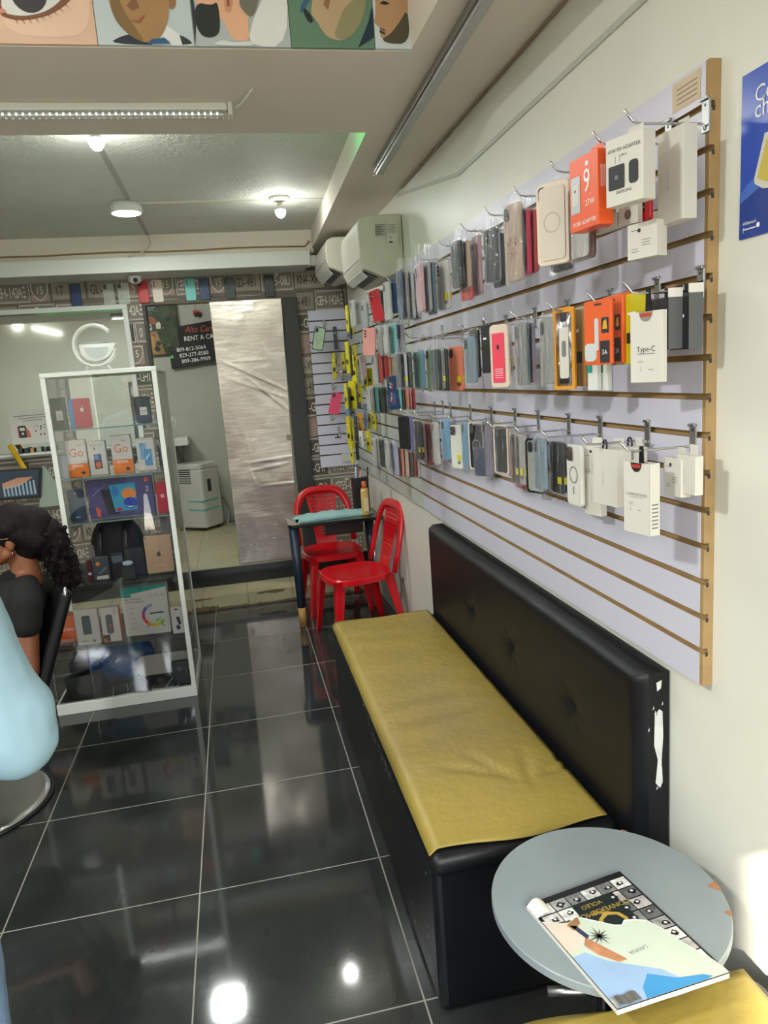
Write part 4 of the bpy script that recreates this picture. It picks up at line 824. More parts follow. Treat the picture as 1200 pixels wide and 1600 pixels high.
# ================================================================ AIR CONDITIONERS
def aircon(y0,y1,zt,zb,label,xf=.985,near=True):
    t=thing('air_conditioner',label,'air conditioner',(0,0,0))
    prof=[(XW-.003,zt),(xf+.045,zt-.002),(xf+.012,zt-.02),(xf,zt-.06),(xf+.003,zb+.085),(xf+.02,zb+.05),(xf+.13,zb+.002),(XW-.003,zb+.03)]
    mb=MB().mat(M_offw); mb.prism([(a,b) for a,b in prof],y0,y1,'y'); mb.build('housing',t,bevel=.008,seg=3)
    # air outlet: dark slot with louvre flap and grille vanes on the sloping underside
    a=Vector((xf+.026,zb+.047)); b=Vector((xf+.100,zb+.014)); d=(b-a).normalized(); n_=Vector((d.y,-d.x))
    if n_.y>0: n_=-n_
    def slab(p,q,h0,h1,ya,yb,m,nm,par):
        mm=MB().mat(m); P=p+n_*h0;Q=q+n_*h0;P2=p+n_*h1;Q2=q+n_*h1
        mm.prism([tuple(P),tuple(Q),tuple(Q2),tuple(P2)],ya,yb,'y'); return mm.build(nm,par)
    slab(a,b,-.002,.0015,y0+.05,y1-.05,M_inkd,'outlet',t)
    fl=slab(a-d*.012+n_*.004,a+d*.03+n_*.018,0,.005,y0+.05,y1-.05,M_white,'louvre_flap',t)
    mm=MB().mat(M_ink)
    for k in range(14):
        yy=y0+.08+k*(y1-y0-.16)/13; mm.prism([tuple(a+n_*.001),tuple(b+n_*.001),tuple(b+n_*.007),tuple(a+n_*.007)],yy,yy+.004,'y')
    for h0 in (.25,.75):
        P=a.lerp(b,h0); mm.prism([tuple(P+n_*.001),tuple(P+d*.002+n_*.001),tuple(P+d*.002+n_*.006),tuple(P+n_*.006)],y0+.08,y1-.08+.004,'y')
    mm.build('vane_row',t)
    # front panel seam
    mm=MB().mat(M_ink).box(xf-.0005,xf+.001,y0+.01,y1-.01,zb+.098,zb+.100); mm.build('panel_seam',t)
    if near:
        q=MB().mat(mat('label_grey','#b5b4ac',.5,var=0)); f=y0-.009
        q.mat(M_card).poly([(1.135,zt-.155),(1.192,zt-.155),(1.192,zt-.045),(1.135,zt-.045)],f)
        q.mat(M_ink)
        for k in range(7): q.poly([(1.075,zt-.055-.008*k),(1.125-.006*(k%3),zt-.055-.008*k),(1.125-.006*(k%3),zt-.051-.008*k),(1.075,zt-.051-.008*k)],f)
        for k in range(6): q.poly([(1.14,zt-.055-.008*k),(1.187-.008*(k%2),zt-.055-.008*k),(1.187-.008*(k%2),zt-.052-.008*k),(1.14,zt-.052-.008*k)],f-.0004)
        q.mat(M_ink); ringp(q,1.152,zt-.115,.005,.0075,f-.0004); q.mat(M_inkd).poly([(1.143,zt-.142),(1.163,zt-.142),(1.163,zt-.134),(1.143,zt-.134)],f-.0004)
        q.build('rating_label',t)
    return t
aircon(-.19,.37,2.412,2.10,'cream wall air conditioner with rating labels, nearer of two')
aircon(.80,1.42,2.49,2.255,'cream wall air conditioner in the corner, farther of two',xf=.955,near=False)
# ================================================================ BANNER OF PORTRAITS, POSTER
def chaikin(p,n=2):
    for _ in range(n): p=[q for i in range(len(p)) for q in ((.75*p[i][0]+.25*p[(i+1)%len(p)][0],.75*p[i][1]+.25*p[(i+1)%len(p)][1]),(.25*p[i][0]+.75*p[(i+1)%len(p)][0],.25*p[i][1]+.75*p[(i+1)%len(p)][1]))]
    return p
def banner():
    t=thing('portrait_banner','printed banner of an eye and four barber portraits on the beam','banner',(0,0,0))
    Y0=-1.772; zb=2.532; zt=2.86
    def A(n,c,r=.35): return mat('print_'+n,c,r,var=.04)
    def panel(nm,x0,x1,bg,draw,label):
        mb=MB().mat(A(nm+'_bg',bg)).box(x0,x1,Y0,Y0+.010,zb,zt); d=[Y0-.0004]
        def P(c,pts,step=.0004):
            pts=chaikin(pts) if 4<len(pts)<12 else pts
            q=[(min(max(a,x0+.001),x1-.001),min(max(b,zb+.001),zt)) for a,b in pts]; mb.mat(A('ink'+c.strip('#'),c)).poly(q,d[0]); d[0]-=step
        draw(P); o=mb.build('banner_panel',t); o['label']=label; return o
    # pixel-free coordinates: u metres from the panel's left edge, v metres above its foot
    def eye(P):
        X=-.218
        P('#b99c86',[(-.42,2.86),(-.42,2.60),(-.34,2.57),(-.26,2.60),(-.22,2.70),(-.25,2.86)])
        P('#d9b9a4',[(-.20,2.56),(-.08,2.545),(.02,2.56),(.02,2.75),(-.05,2.69),(-.12,2.64),(-.2,2.63)])
        P('#7a5340',[(-.215,2.60),(-.17,2.585),(-.12,2.590),(-.07,2.605),(-.02,2.64),(0,2.68),(-.06,2.74),(-.2,2.72)])
        P('#cfd0cf',[(-.205,2.607),(-.165,2.596),(-.12,2.600),(-.08,2.614),(-.04,2.645),(-.03,2.68),(-.1,2.71),(-.18,2.68)])
        P('#3c3d43',circ(-.128,2.652,.045,22,.048)); P('#17181c',circ(-.126,2.656,.020,16)); P('#d8dbe0',circ(-.112,2.672,.008,10))
        P('#c98878',circ(-.198,2.607,.009,10,.006))
        for k in range(9): x=-.17+.016*k; z=2.588+.0016*k*k*.35; P('#5a3a2c',[(x,z),(x+.003,z),(x+.007+.001*k,z-.014)])
    panel('eye',-.62,.026,'#cfae98',eye,'printed close-up of an eye')
    def boy(P):
        P('#2f4a62',[(.03,2.66),(.09,2.66),(.09,2.70),(.03,2.72)])
        P('#2b3440',[(.05,2.533),(.09,2.555),(.14,2.562),(.235,2.562),(.265,2.548),(.276,2.533)])
        P('#d8dcdf',[(.165,2.533),(.205,2.585),(.240,2.560),(.245,2.533)])
        P('#8f6a4c',[(.22,2.62),(.238,2.622),(.243,2.66),(.228,2.685),(.215,2.66)])
        P('#a07c55',[(.075,2.60),(.092,2.572),(.12,2.548),(.152,2.536),(.185,2.545),(.208,2.575),(.222,2.62),(.228,2.70),(.15,2.76),(.08,2.72),(.066,2.65)])
        P('#7d6442',[(.075,2.60),(.092,2.572),(.12,2.548),(.15,2.537),(.13,2.57),(.105,2.61),(.09,2.66),(.07,2.64)])
        P('#2b1d17',[(.07,2.65),(.10,2.648),(.105,2.656),(.085,2.662)]); P('#e5e2dc',circ(.092,2.650,.008,10,.004)); P('#1c1512',circ(.094,2.650,.004,8))
        P('#2b1d17',[(.145,2.665),(.175,2.675),(.178,2.668),(.148,2.658)]); P('#7c5640',[(.112,2.625),(.125,2.615),(.142,2.622),(.136,2.650)])
        P('#9b5b4c',[(.118,2.590),(.135,2.592),(.160,2.608),(.140,2.586)]); P('#2d5a86',[(.155,2.533),(.165,2.545),(.20,2.550),(.215,2.535)])
    panel('boy',.028,.277,'#b7c3c9',boy,'printed portrait of a smiling boy')
    def beard(P):
        P('#d8dbdd',[(.42,2.533),(.54,2.533),(.54,2.80),(.50,2.80),(.49,2.68),(.44,2.60)])
        P('#2d3740',[(.278,2.533),(.29,2.60),(.285,2.68),(.278,2.70)])
        P('#d9a98c',[(.29,2.62),(.32,2.615),(.36,2.60),(.375,2.56),(.385,2.545),(.43,2.548),(.425,2.59),(.44,2.63),(.45,2.72),(.29,2.76)])
        P('#222a2b',[(.292,2.64),(.335,2.632),(.352,2.645),(.352,2.570),(.330,2.552),(.298,2.555),(.285,2.59)])
        P('#3b3a38',[(.40,2.66),(.44,2.64),(.475,2.69),(.49,2.78),(.40,2.80)]); P('#6f6e66',[(.40,2.645),(.432,2.60),(.452,2.62),(.475,2.69),(.44,2.67)])
        P('#c98f74',[(.366,2.62),(.38,2.612),(.392,2.64),(.388,2.676),(.37,2.67)]); P('#8f5b48',[(.374,2.63),(.382,2.63),(.384,2.66),(.376,2.658)])
        P('#cfd2d3',[(.32,2.533),(.35,2.548),(.385,2.540),(.43,2.547),(.45,2.533)])
    panel('beard',.278,.540,'#a9b3b5',beard,'printed side view of a bearded man')
    def shades(P):
        P('#2f5c7c',[(.57,2.62),(.585,2.655),(.62,2.675),(.62,2.665),(.595,2.645),(.585,2.62)]); P('#18222a',[(.582,2.635),(.60,2.620),(.61,2.600),(.598,2.593),(.585,2.61)])
        P('#b7a07f',[(.60,2.62),(.618,2.60),(.632,2.572),(.655,2.553),(.70,2.55),(.74,2.60),(.73,2.70),(.65,2.74),(.62,2.68)])
        P('#8c8a68',[(.66,2.556),(.70,2.55),(.75,2.60),(.77,2.68),(.70,2.64),(.68,2.60)]); P('#8e6a4e',[(.640,2.64),(.652,2.628),(.660,2.65),(.650,2.675)])
        P('#173040',[(.73,2.533),(.778,2.56),(.778,2.64),(.765,2.60)]); P('#1f4a52',[(.69,2.68),(.76,2.66),(.778,2.70),(.70,2.78)])
    panel('shades',.542,.779,'#5e7f6c',shades,'printed portrait of a man in sunglasses')
    def face(P):
        P('#b08a68',[(.79,2.66),(.786,2.615),(.780,2.598),(.800,2.585),(.795,2.572),(.80,2.558),(.815,2.548),(.883,2.55),(.884,2.80),(.80,2.80)])
        P('#4a4634',[(.80,2.558),(.815,2.545),(.883,2.545),(.883,2.64),(.855,2.60),(.825,2.568)]); P('#23221c',[(.792,2.668),(.815,2.672),(.83,2.660),(.81,2.676),(.795,2.674)])
        P('#2a2019',[(.80,2.648),(.82,2.644),(.83,2.650),(.812,2.655)]); P('#40291f',[(.795,2.574),(.81,2.567),(.812,2.572),(.797,2.58)]); P('#3a3428',[(.793,2.585),(.81,2.582),(.82,2.560),(.812,2.576)])
        P('#7fae4a',[(.86,2.68),(.884,2.66),(.884,2.8),(.85,2.8)])
    panel('face',.781,.885,'#c2ccd2',face,'printed profile of a stubbled man')
    return t
banner()
def poster():
    t=thing('blue_poster','blue poster with white lettering on the near right wall','poster',(0,0,0))
    Xp=XW-.003; y0=-2.760; z0=1.817; z1=2.093
    mb=MB().mat(mat('poster_blue','#3050b4',.25,var=.05,vs=4)).box(Xp,XW-.0006,y0-.36,y0,z0,z1)
    mb.mat(mat('poster_deep','#26408f',.25,var=0)).poly([(y0,z0+.001),(y0-.36,z0+.001),(y0-.36,z0+.19),(y0,z0+.062)],Xp-.0004,'x')
    mb.mat(mat('poster_light','#4a72c6',.25,var=.1)).poly([(y0,z0+.062),(y0-.36,z0+.19),(y0-.36,z0+.215),(y0-.02,z0+.092),(y0,z0+.078)],Xp-.0006,'x')
    mb.build('sheet',t)
    p=MB().mat(M_wink); p.text('Compra',y0-.034,z1-.044,.038,Xp-.001,ax='x-',align='LEFT'); p.text('chips',y0-.034,z1-.068,.042,Xp-.001,ax='x-',align='LEFT',shear=0)
    p.text('altiblexmovil',y0-.010,z0+.026,.0085,Xp-.001,ax='x-',align='LEFT',sx=.8); p.text('f',y0-.010,z0+.014,.013,Xp-.001,ax='x-',align='LEFT')
    p.poly(circ(y0-.050,z0+.018,.0045,12),Xp-.001,'x'); p.box(Xp-.0012,Xp-.001,y0-.044,y0-.014,z0+.0145,z0+.0165); p.build('lettering',t)
    p=MB().mat(M_card).prism([(y0-.040,z0+.088),(y0-.038,z0+.096),(y0-.062,z0+.165),(y0-.2,z0+.155),(y0-.2,z0+.05),(y0-.06,z0+.076)],Xp-.0016,Xp-.001,'x'); p.mat(PM('#c9b556')).prism([(y0-.046,z0+.096),(y0-.068,z0+.153),(y0-.19,z0+.145),(y0-.19,z0+.06),(y0-.066,z0+.086)],Xp-.0022,Xp-.0016,'x'); p.build('printed_card',t)
poster()
# ================================================================ FOIL DOOR, BACK ROOM
def foil_mat():
    m=bpy.data.materials.new('foil_sheet'); m.use_nodes=True; n=m.node_tree.nodes; L=m.node_tree.links; b=n['Principled BSDF']
    b.inputs['Base Color'].default_value=lin('#cfc4bb'); b.inputs['Metallic'].default_value=1; b.inputs['Roughness'].default_value=.26
    tc=n.new('ShaderNodeTexCoord')
    def noise(sc,scale,det=3):
        mp=n.new('ShaderNodeMapping'); mp.inputs['Scale'].default_value=scale; L.new(tc.outputs['Object'],mp.inputs[0]); t=n.new('ShaderNodeTexNoise'); t.inputs['Scale'].default_value=sc; t.inputs['Detail'].default_value=det; L.new(mp.outputs[0],t.inputs['Vector']); return t
    a=noise(3.2,(1,1,.7),2); c=noise(16,(.5,1,2.2),4); wv=n.new('ShaderNodeTexWave'); wv.inputs['Scale'].default_value=75; wv.inputs['Distortion'].default_value=1.5; L.new(tc.outputs['Object'],wv.inputs['Vector'])
    prev=None
    for src,st,ds in ((a.outputs['Fac'],.6,.05),(c.outputs['Fac'],.22,.01),(wv.outputs['Fac'],.25,.0015)):
        bp=n.new('ShaderNodeBump'); bp.inputs['Strength'].default_value=st; bp.inputs['Distance'].default_value=ds; L.new(src,bp.inputs['Height'])
        if prev: L.new(prev.outputs[0],bp.inputs['Normal'])
        prev=bp
    L.new(prev.outputs[0],b.inputs['Normal']); return m
M_foil=foil_mat()
t=thing('foil_door','tall door leaf covered with crinkled silver foil in the doorway','door',(0,0,0))
q=[(.193,2.217),(.712,2.217),(.668,.243),(.206,.240)]
def quad_at(u,v): # u across, v down
    a=Vector(q[0]).lerp(Vector(q[1]),u); b=Vector(q[3]).lerp(Vector(q[2]),u); return a.lerp(b,v)
mb=MB().mat(M_foil,True)
def foil(u,v):
    p=quad_at(u,v); random.seed(1)
    y=1.632+.004*math.sin(5*u+3*v)*math.sin(9*v+2)
    for (cu,cv,an,ln,am) in ((.55,.28,.5,.30,.010),(.75,.36,.75,.26,.009),(.60,.33,.4,.3,.007),(.72,.60,-.05,.25,.008),(.6,.63,-.12,.2,.006),(.8,.70,0,.2,.006),(.3,.5,1.4,.2,.006),(.35,.66,1.3,.15,.006),(.5,.22,0,.15,.005),(.75,.2,1.2,.1,.005),(.2,.44,1.3,.15,.004),(.6,.82,.0,.15,.004)):
        dx=(u-cu)*.5; dy=(v-cv)*2.0; s=dx*math.cos(an)+dy*math.sin(an); w_=-dx*math.sin(an)+dy*math.cos(an)
        if abs(s)<ln: y-=am*.55*math.exp(-(w_/.008)**2)*(1-(s/ln)**2)
    return (p.x,y,p.y)
mb.grid(foil,60,200); mb.build('foil_cover',t)
mb=MB().mat(PM('#b8b6ab')); mb.add([(q[i][0]+(.002 if i in(0,3) else -.002),y,q[i][1]) for y in (1.64,1.668) for i in range(4)],[(0,1,2,3),(7,6,5,4),(0,4,5,1),(1,5,6,2),(2,6,7,3),(3,7,4,0)]); mb.build('door_leaf',t)
mb=MB().mat(PM('#8f8a7c')).prism([(.190,2.2),(.196,2.2),(.209,.25),(.203,.25)],1.645,1.672,'y'); mb.build('edge_board',t)
mb=MB().mat(mat('tape','#8c8668',.4,var=.1)).box(.655,.695,1.620,1.626,1.17,1.205); mb.box(.662,.667,1.616,1.62,1.16,1.215); mb.box(.677,.681,1.616,1.62,1.16,1.215); mb.build('tape_patch',t)
mb=MB().mat(mat('foil_tear','#e6e6e2',.6,var=0)); random.seed(8)
for (u,v) in ((.2,.93),(.08,.96),(.45,.90),(.55,.91),(.1,.85),(.62,.86),(.5,.79),(.7,.93),(.35,.97)):
    p=quad_at(u,v); L_=random.uniform(.01,.035); a=random.uniform(-.1,.25); pts=[(p.x,p.y),(p.x+L_*.5,p.y+.006+a*L_*.5),(p.x+L_,p.y+a*L_),(p.x+L_*.6,p.y-.004+a*L_*.5)]; mb.poly(pts,1.6225,'y')
mb.build('torn_spot',t)
# back room: picture, sign, shelf, fan, portable cooler
M_liner=mat('case_liner','#101113',.5,var=0)
t=thing('painting','unframed landscape painting of a white house among trees','picture',(0,0,0)); Yp=3.545
mb=MB().mat(mat('painting_green','#2d3d28',.6,var=.7,vs=6)).box(-.66,-.155,Yp-.03,Yp,1.94,2.46); mb.build('canvas',t)
mb=MB(); random.seed(21)
def pp(c,pts,k=[0]): k[0]+=1; mb.mat(mat('oil_'+c.strip('#'),c,.6,var=.3,vs=25)).poly(pts,Yp-.0304-.0004*k[0])
pp('#566a78',[(-.5,2.38),(-.33,2.35),(-.3,2.455),(-.52,2.455)]); pp('#7c4a36',[(-.60,2.30),(-.50,2.36),(-.36,2.29),(-.33,2.24),(-.56,2.23)]); pp('#bcb6a8',[(-.55,2.235),(-.40,2.235),(-.40,2.18),(-.55,2.185)]); pp('#c9c4b8',[(-.36,2.235),(-.33,2.26),(-.315,2.235),(-.32,2.19),(-.36,2.19)])
pp('#8a6f44',[(-.50,2.16),(-.36,2.17),(-.30,1.95),(-.54,1.95)]); pp('#a38450',[(-.44,2.13),(-.40,2.13),(-.38,1.97),(-.47,1.97)])
for k in range(5): pp('#241c16',[(-.54+.03*k,2.225),(-.53+.03*k,2.225),(-.53+.03*k,2.20),(-.54+.03*k,2.20)])
for k in range(40):
    x=random.uniform(-.64,-.18); z=random.uniform(1.97,2.44)
    if -.56<x<-.3 and 2.15<z<2.3: continue
    pp(random.choice(['#3d5330','#1d2a1b','#4b6338','#5a4a34','#2a3a24']),circ(x,z,random.uniform(.01,.03),7))
mb.build('paint_strokes',t)
t=thing('rental_sign','black car rental sign with phone numbers on the back room wall','sign',(0,0,0))
mb=MB().mat(mat('sign_black','#0e0f12',.35,var=.1)); mb.prism([(-.165,2.20),(.25,2.25),(.25,1.86),(.14,1.845),(-.262,1.805),(-.262,1.975),(-.165,1.98)],Yp-.050,Yp-.032,'y'); mb.build('board',t)
mb=MB().mat(PM('#b4533f')).text('Alto Cars',.045,2.165,.085,Yp-.0515,shear=.25,sx=.8); mb.mat(M_wink); mb.text('RENT A CAR',.045,2.085,.062,Yp-.0515,rot=.05,sx=.9); mb.text('809-812-5064',-.055,1.985,.052,Yp-.0515,rot=.06,sx=.95); mb.text('829-277-8580',-.035,1.930,.052,Yp-.0515,rot=.06,sx=.95); mb.text('809-386-9909',-.02,1.875,.052,Yp-.0515,rot=.06,sx=.95)
mb.mat(PM('#3cae54')).poly(circ(-.245,1.918,.017,12),Yp-.0515); mb.build('lettering',t)
t=thing('wall_hanging','red and black card hanging on the back room wall above the sign','ornament',(0,0,0))
mb=MB().mat(PM('#b53326')).box(.0,.06,Yp-.012,Yp-.002,2.305,2.345); mb.mat(M_black).box(.01,.075,Yp-.016,Yp-.012,2.285,2.325); mb.build('card',t)
mb=MB().mat(M_ink,True).tube([(.02,Yp-.006,2.34),(.03,Yp-.006,2.42),(.05,Yp-.006,2.44),(.08,Yp-.006,2.43)],.003,5); mb.build('cord',t)
t=thing('wall_shelf','small white wall shelf on grey brackets in the back room','shelf',(0,0,0))
MB().mat(M_white).box(-.62,-.175,3.2,3.545,1.075,1.150).build('board',t,bevel=.004)
for x in (-.50,-.26): MB().mat(M_steel).prism([(3.28,1.075),(3.53,1.075),(3.53,.86),(3.51,.86)],x-.012,x+.012,'x').build('bracket',t)
t=thing('desk_fan','small white fan standing on the wall shelf','fan',(-.36,3.32,1.15))
mb=MB().mat(M_white,True).lathe([(.001,0),(.07,0),(.075,.012),(.05,.03),(.02,.04),(.015,.09),(.001,.09)],20); mb.build('base',t)
mb=MB().mat(M_white,True)
for r in (.035,.055,.075,.09): mb.tube([(r*math.cos(a*PI/12),-.03,.16+r*math.sin(a*PI/12)) for a in range(25)],.0025,5)
for k in range(12): mb.tube([(0,-.035,.16),(.09*math.cos(k*PI/6),-.03,.16+.09*math.sin(k*PI/6))],.0015,4)
mb.build('guard',t)
mb=MB().mat(PM('#a9b8b8'),True)
for k in range(3):
    a=k*2*PI/3; mb.add([(0,0,.16),(.07*math.cos(a),-.01,.16+.07*math.sin(a)),(.075*math.cos(a+.5),0,.16+.075*math.sin(a+.5)),(.06*math.cos(a+.9),.012,.16+.06*math.sin(a+.9))],[(0,1,2,3)])
mb.build('blade_set',t)
# a portable air conditioner on the platform
t=thing('portable_air_conditioner','white floor-standing portable air conditioner in the back room','air conditioner',(-.145,3.34,ZP),R(-38))
M_pac=mat('cooler_plastic','#bfc1bd',.4,var=.02)
MB().mat(M_pac).prism(rrect(.36,.30,.05),.03,.60,'z').build('cabinet',t,bevel=.012,seg=3)
MB().mat(M_pac).prism(rrect(.35,.29,.05),.60,.655,'z').build('top_cover',t,bevel=.01)
mb=MB().mat(M_inkd).prism([(-.155,.47),(.06,.47),(.06,.605),(-.155,.605)],-.152,-.149,'y'); mb.build('outlet',t)
mb=MB().mat(M_white)
for k in range(6): mb.box(-.155,.06,-.158,-.150,.482+.021*k,.490+.021*k)
mb.build('louvre',t)
MB().mat(M_inkd).box(.181,.183,-.06,-.01,.38,.50).build('side_slot',t)
mb=MB().mat(PM('#6cb3a8'))
for z in (.20,.285): mb.box(.0,.1815,-.1515,.08,z,z+.018)
mb.build('packing_tape',t)
for x in (-.13,.13):
    for y in (-.1,.1): MB().mat(M_black,True).ball((x,y,.016),.016).build('castor',t)
wire('drain_hose',[(.04,3.42,.55),(.10,3.40,.50),(.14,3.38,.38),(.12,3.36,.28),(.10,3.33,ZP+.01),(.20,3.3,ZP+.008)],.012,PM('#7c7f7c'),'grey hose running from the portable air conditioner to the floor','hose')
# ================================================================ MIRROR
t=thing('wall_mirror','large white framed mirror on the number plate wallpaper','mirror',(0,0,0))
x0,x1,z0,z1=-1.50,-.385,1.205,2.235
MB().mat(M_mirror).prism([(YB-.036,z0+.02),(YB-.024,z1-.02),(YB-.018,z1-.02),(YB-.030,z0+.02)],x0+.02,x1-.02,'x').build('mirror_glass',t)
mb=MB().mat(M_white).box(x0,x1,YB-.045,YB-.001,z1-.035,z1); mb.box(x0,x1,YB-.045,YB-.001,z0,z0+.035); mb.box(x0,x0+.035,YB-.045,YB-.001,z0+.035,z1-.035); mb.box(x1-.035,x1,YB-.045,YB-.001,z0+.035,z1-.035); mb.build('frame',t,bevel=.003)
t=thing('notice_card','white notice with a repair phone picture leaning on the mirror','notice',(0,0,0)); yc=YB-.056
MB().mat(M_card).box(-1.28,-.93,yc-.003,yc,1.305,1.535).build('card',t)
mb=MB().mat(M_ink)
for k in range(3): mb.poly([(-1.25+.03*k,1.50-.018*k),(-1.0-.03*k,1.503-.018*k),(-1.0-.03*k,1.508-.018*k),(-1.25+.03*k,1.505-.018*k)],yc-.004)
mb.mat(PM('#c86a52')).poly([(-1.235,1.35),(-1.235,1.43),(-1.18,1.43),(-1.155,1.39),(-1.15,1.35)],yc-.0042); mb.mat(M_inkd).poly(rrect(.05,.085,.006,-1.203,1.392),yc-.0046); mb.mat(M_card).poly(rrect(.034,.022,.003,-1.203,1.410),yc-.005); mb.poly(circ(-1.203,1.378,.009,10),yc-.005)
mb.mat(M_inkd); random.seed(31)
for (a,b,c_,e) in ((-1.12,1.42,.01,.006),(-1.10,1.425,.014,.008),(-1.075,1.42,.012,.014),(-1.05,1.43,.018,.007),(-1.02,1.433,.008,.008),(-1.115,1.39,.008,.014),(-1.08,1.405,.008,.018),(-1.05,1.41,.016,.006),(-1.085,1.365,.014,.012),(-1.06,1.365,.012,.014),(-1.03,1.37,.012,.008)): mb.poly([(a-c_/2,b-e/2),(a+c_/2,b-e/2+.003),(a+c_/2*.8,b+e/2),(a-c_/2*.6,b+e/2)],yc-.0046)
mb.build('print',t)
mb=MB(); 
for k,(a,c_,wd) in enumerate(((-1.235,'#33423f',.022),(-1.19,'#23303a',.028),(-1.155,'#c98d5c',.022),(-1.11,'#9aa3a0',.03),(-1.065,'#4d5352',.02),(-1.02,'#2c2f30',.05))):
    m_=MB().mat(PM(c_)).box(a-wd/2,a+wd/2,YB-.09,YB-.055,1.240,1.272+.004*(k%2)); 
    tag(m_.build('small_bottle',bevel=.003),['green','dark blue','orange','grey','dull grey','black'][k]+' little item lined up on the mirror ledge','bottle','small items on the mirror ledge')
tag(MB().mat(M_white).box(-1.50,-.385,YB-.10,YB-.002,1.225,1.240).build('mirror_ledge'),'white ledge along the foot of the framed mirror','ledge')
# leaning display at far left: yellow stick, framed photograph, pale board
tag(MB().mat(PM('#c9a11c'),True).tube([(-1.285,1.56,1.31),(-1.135,1.50,.98),(-1.1,1.48,.9)],.018,8).build('yellow_pole'),'yellow pole leaning by the mirror corner','pole')
t=thing('framed_print','dark framed print with pale orange and blue picture at left edge','picture',(0,0,0))
mb=MB().mat(M_black).prism([(-1.42,1.165),(-1.035,1.155),(-1.075,.95),(-1.46,.96)],1.30,1.32,'y'); mb.build('frame',t)
mb=MB().mat(PM('#2c3c4c')).poly([(-1.41,1.155),(-1.055,1.145),(-1.09,.965),(-1.45,.975)],1.2985); mb.mat(PM('#c98f72')).poly([(-1.3,1.03),(-1.2,1.04),(-1.13,1.08),(-1.10,1.10),(-1.2,1.10),(-1.3,1.07)],1.298); mb.mat(PM('#9fb4c4'))
for k in range(9): mb.poly([(-1.30+.024*k,.98),(-1.286+.024*k,.98),(-1.288+.024*k,1.045+.004*k),(-1.298+.024*k,1.045+.004*k)],1.2975)
mb.build('picture',t)
tag(MB().mat(PM('#9aa89a')).prism([(-1.045,1.16),(-1.025,1.16),(-.90,.88),(-1.1,.88)],1.33,1.345,'y').build('pale_board'),'pale green board leaning behind the framed print','board')
# ================================================================ DISPLAY CASE
CX0,CX1,CY0,CY1=-.775,-.073,-.205,.365
t=thing('display_case','white framed glass display case full of phones and boxes','display case',(0,0,0)); CT=1.735
fw=.026
MB().mat(M_white).box(CX0-.002,CX1+.002,CY0-.004,CY1,0,.058).build('base',t,bevel=.003)
CXL=-.612
MB().mat(M_liner).box(CX0+.01,CX1-.03,CY0+.02,CY1-.02,.058,.0595).build('floor_liner',t)
mb=MB().mat(M_white)
# the upper case is narrower than the view shows: frame runs between the posts
for (xa,xb) in ((CX1-.024,CX1),(CXL,CXL+.024)):
    p=MB().mat(M_white).box(xa,xb,CY0,CY0+.022,.058 if xa>-.3 else .91,CT-.022); p.build('post',t,bevel=.002)
for (xa,xb) in ((CX1-.016,CX1),(CX0,CX0+.016)):
    MB().mat(M_white).box(xa,xb,CY1-.016,CY1,.058,CT-.022 if xa>-.3 else .92).build('rear_post',t,bevel=.002)
MB().mat(M_white).box(CXL-.001,CX1+.001,CY0-.002,CY1,CT-.022,CT).build('top',t,bevel=.003)
MB().mat(M_white).box(CXL,CXL+.016,CY1-.016,CY1,.92,CT-.022).build('rear_post',t)
def pane(x0_,x1_,y0_,y1_,z0_,z1_): return MB().mat(M_glass).box(x0_,x1_,y0_,y1_,z0_,z1_).build('glass_panel',t)
pane(CXL+.024,CX1-.024,CY0+.008,CY0+.012,.058,CT-.022); pane(CX0+.004,CXL+.02,CY0+.008,CY0+.012,.058,.91)
pane(CX1-.008,CX1-.004,CY0+.022,CY1-.016,.058,CT-.022); pane(CXL+.004,CXL+.008,CY0+.022,CY1-.016,.92,CT-.022)
SH=[.345,.668,.990,1.216,1.458]
def shelf(z,x0_): 
    mb=MB().mat(M_glass).box(x0_,CX1-.01,CY0+.02,CY1-.03,z-.006,z); mb.mat(M_glassedge).box(x0_,CX1-.01,CY0+.016,CY0+.020,z-.006,z); mb.build('glass_shelf',t)
for z in SH[2:]: shelf(z,CXL+.01)
for z in SH[:2]:
    mb=MB().mat(PM('#26282a')).box(CX0+.01,CX1-.01,CY0+.02,CY1-.03,z-.014,z); mb.build('dark_shelf',t)
def item(name,label,cat,x0_,x1_,y,z,h,d,c,draw=None,rz=0,bev=.002,lean=0,rr=None,group=None):
    cx=(x0_+x1_)/2; o=thing(name,label,cat,(cx,y,z),group=group,rot=(R(lean),0,R(rz))); w_=x1_-x0_
    mb=MB().mat(c if not isinstance(c,str) else PM(c)); mb.prism(rrect(w_,h,rr or .003,0,h/2),0,d); mb.build('body',o,bevel=bev)
    if draw:
        p=MB(); draw(p,w_,h); p.build('print',o)
    return o
F=-.0006
# top shelf
def d1(p,w,h): p.mat(M_card).poly([(-.2*w,.3*h),(.25*w,.3*h),(.25*w,.6*h),(-.2*w,.6*h)],F); p.mat(M_ink); [p.poly([(-.12*w,(.36+.05*k)*h),(.18*w,(.36+.05*k)*h),(.18*w,(.375+.05*k)*h),(-.12*w,(.375+.05*k)*h)],F*2) for k in range(3)]
item('phone_case','dark green boxed case on the top shelf, white label','phone case',-.606,-.538,-.10,SH[4],.157,.02,'#37452f',d1)
item('phone_case','blue case edge behind the red case on top shelf','phone case',-.530,-.470,-.07,SH[4],.147,.012,'#3f7fb0',rr=.01)
def dap(p,w,h):
    p.mat(M_card).poly(circ(0,.62*h,.009,14,.010),F); p.mat(PM('#b41f27')).poly(circ(.009,.63*h,.004,8),F*2); p.mat(M_card).poly([(.0,.70*h),(.004,.70*h+.008),(.006,.70*h+.004)],F)
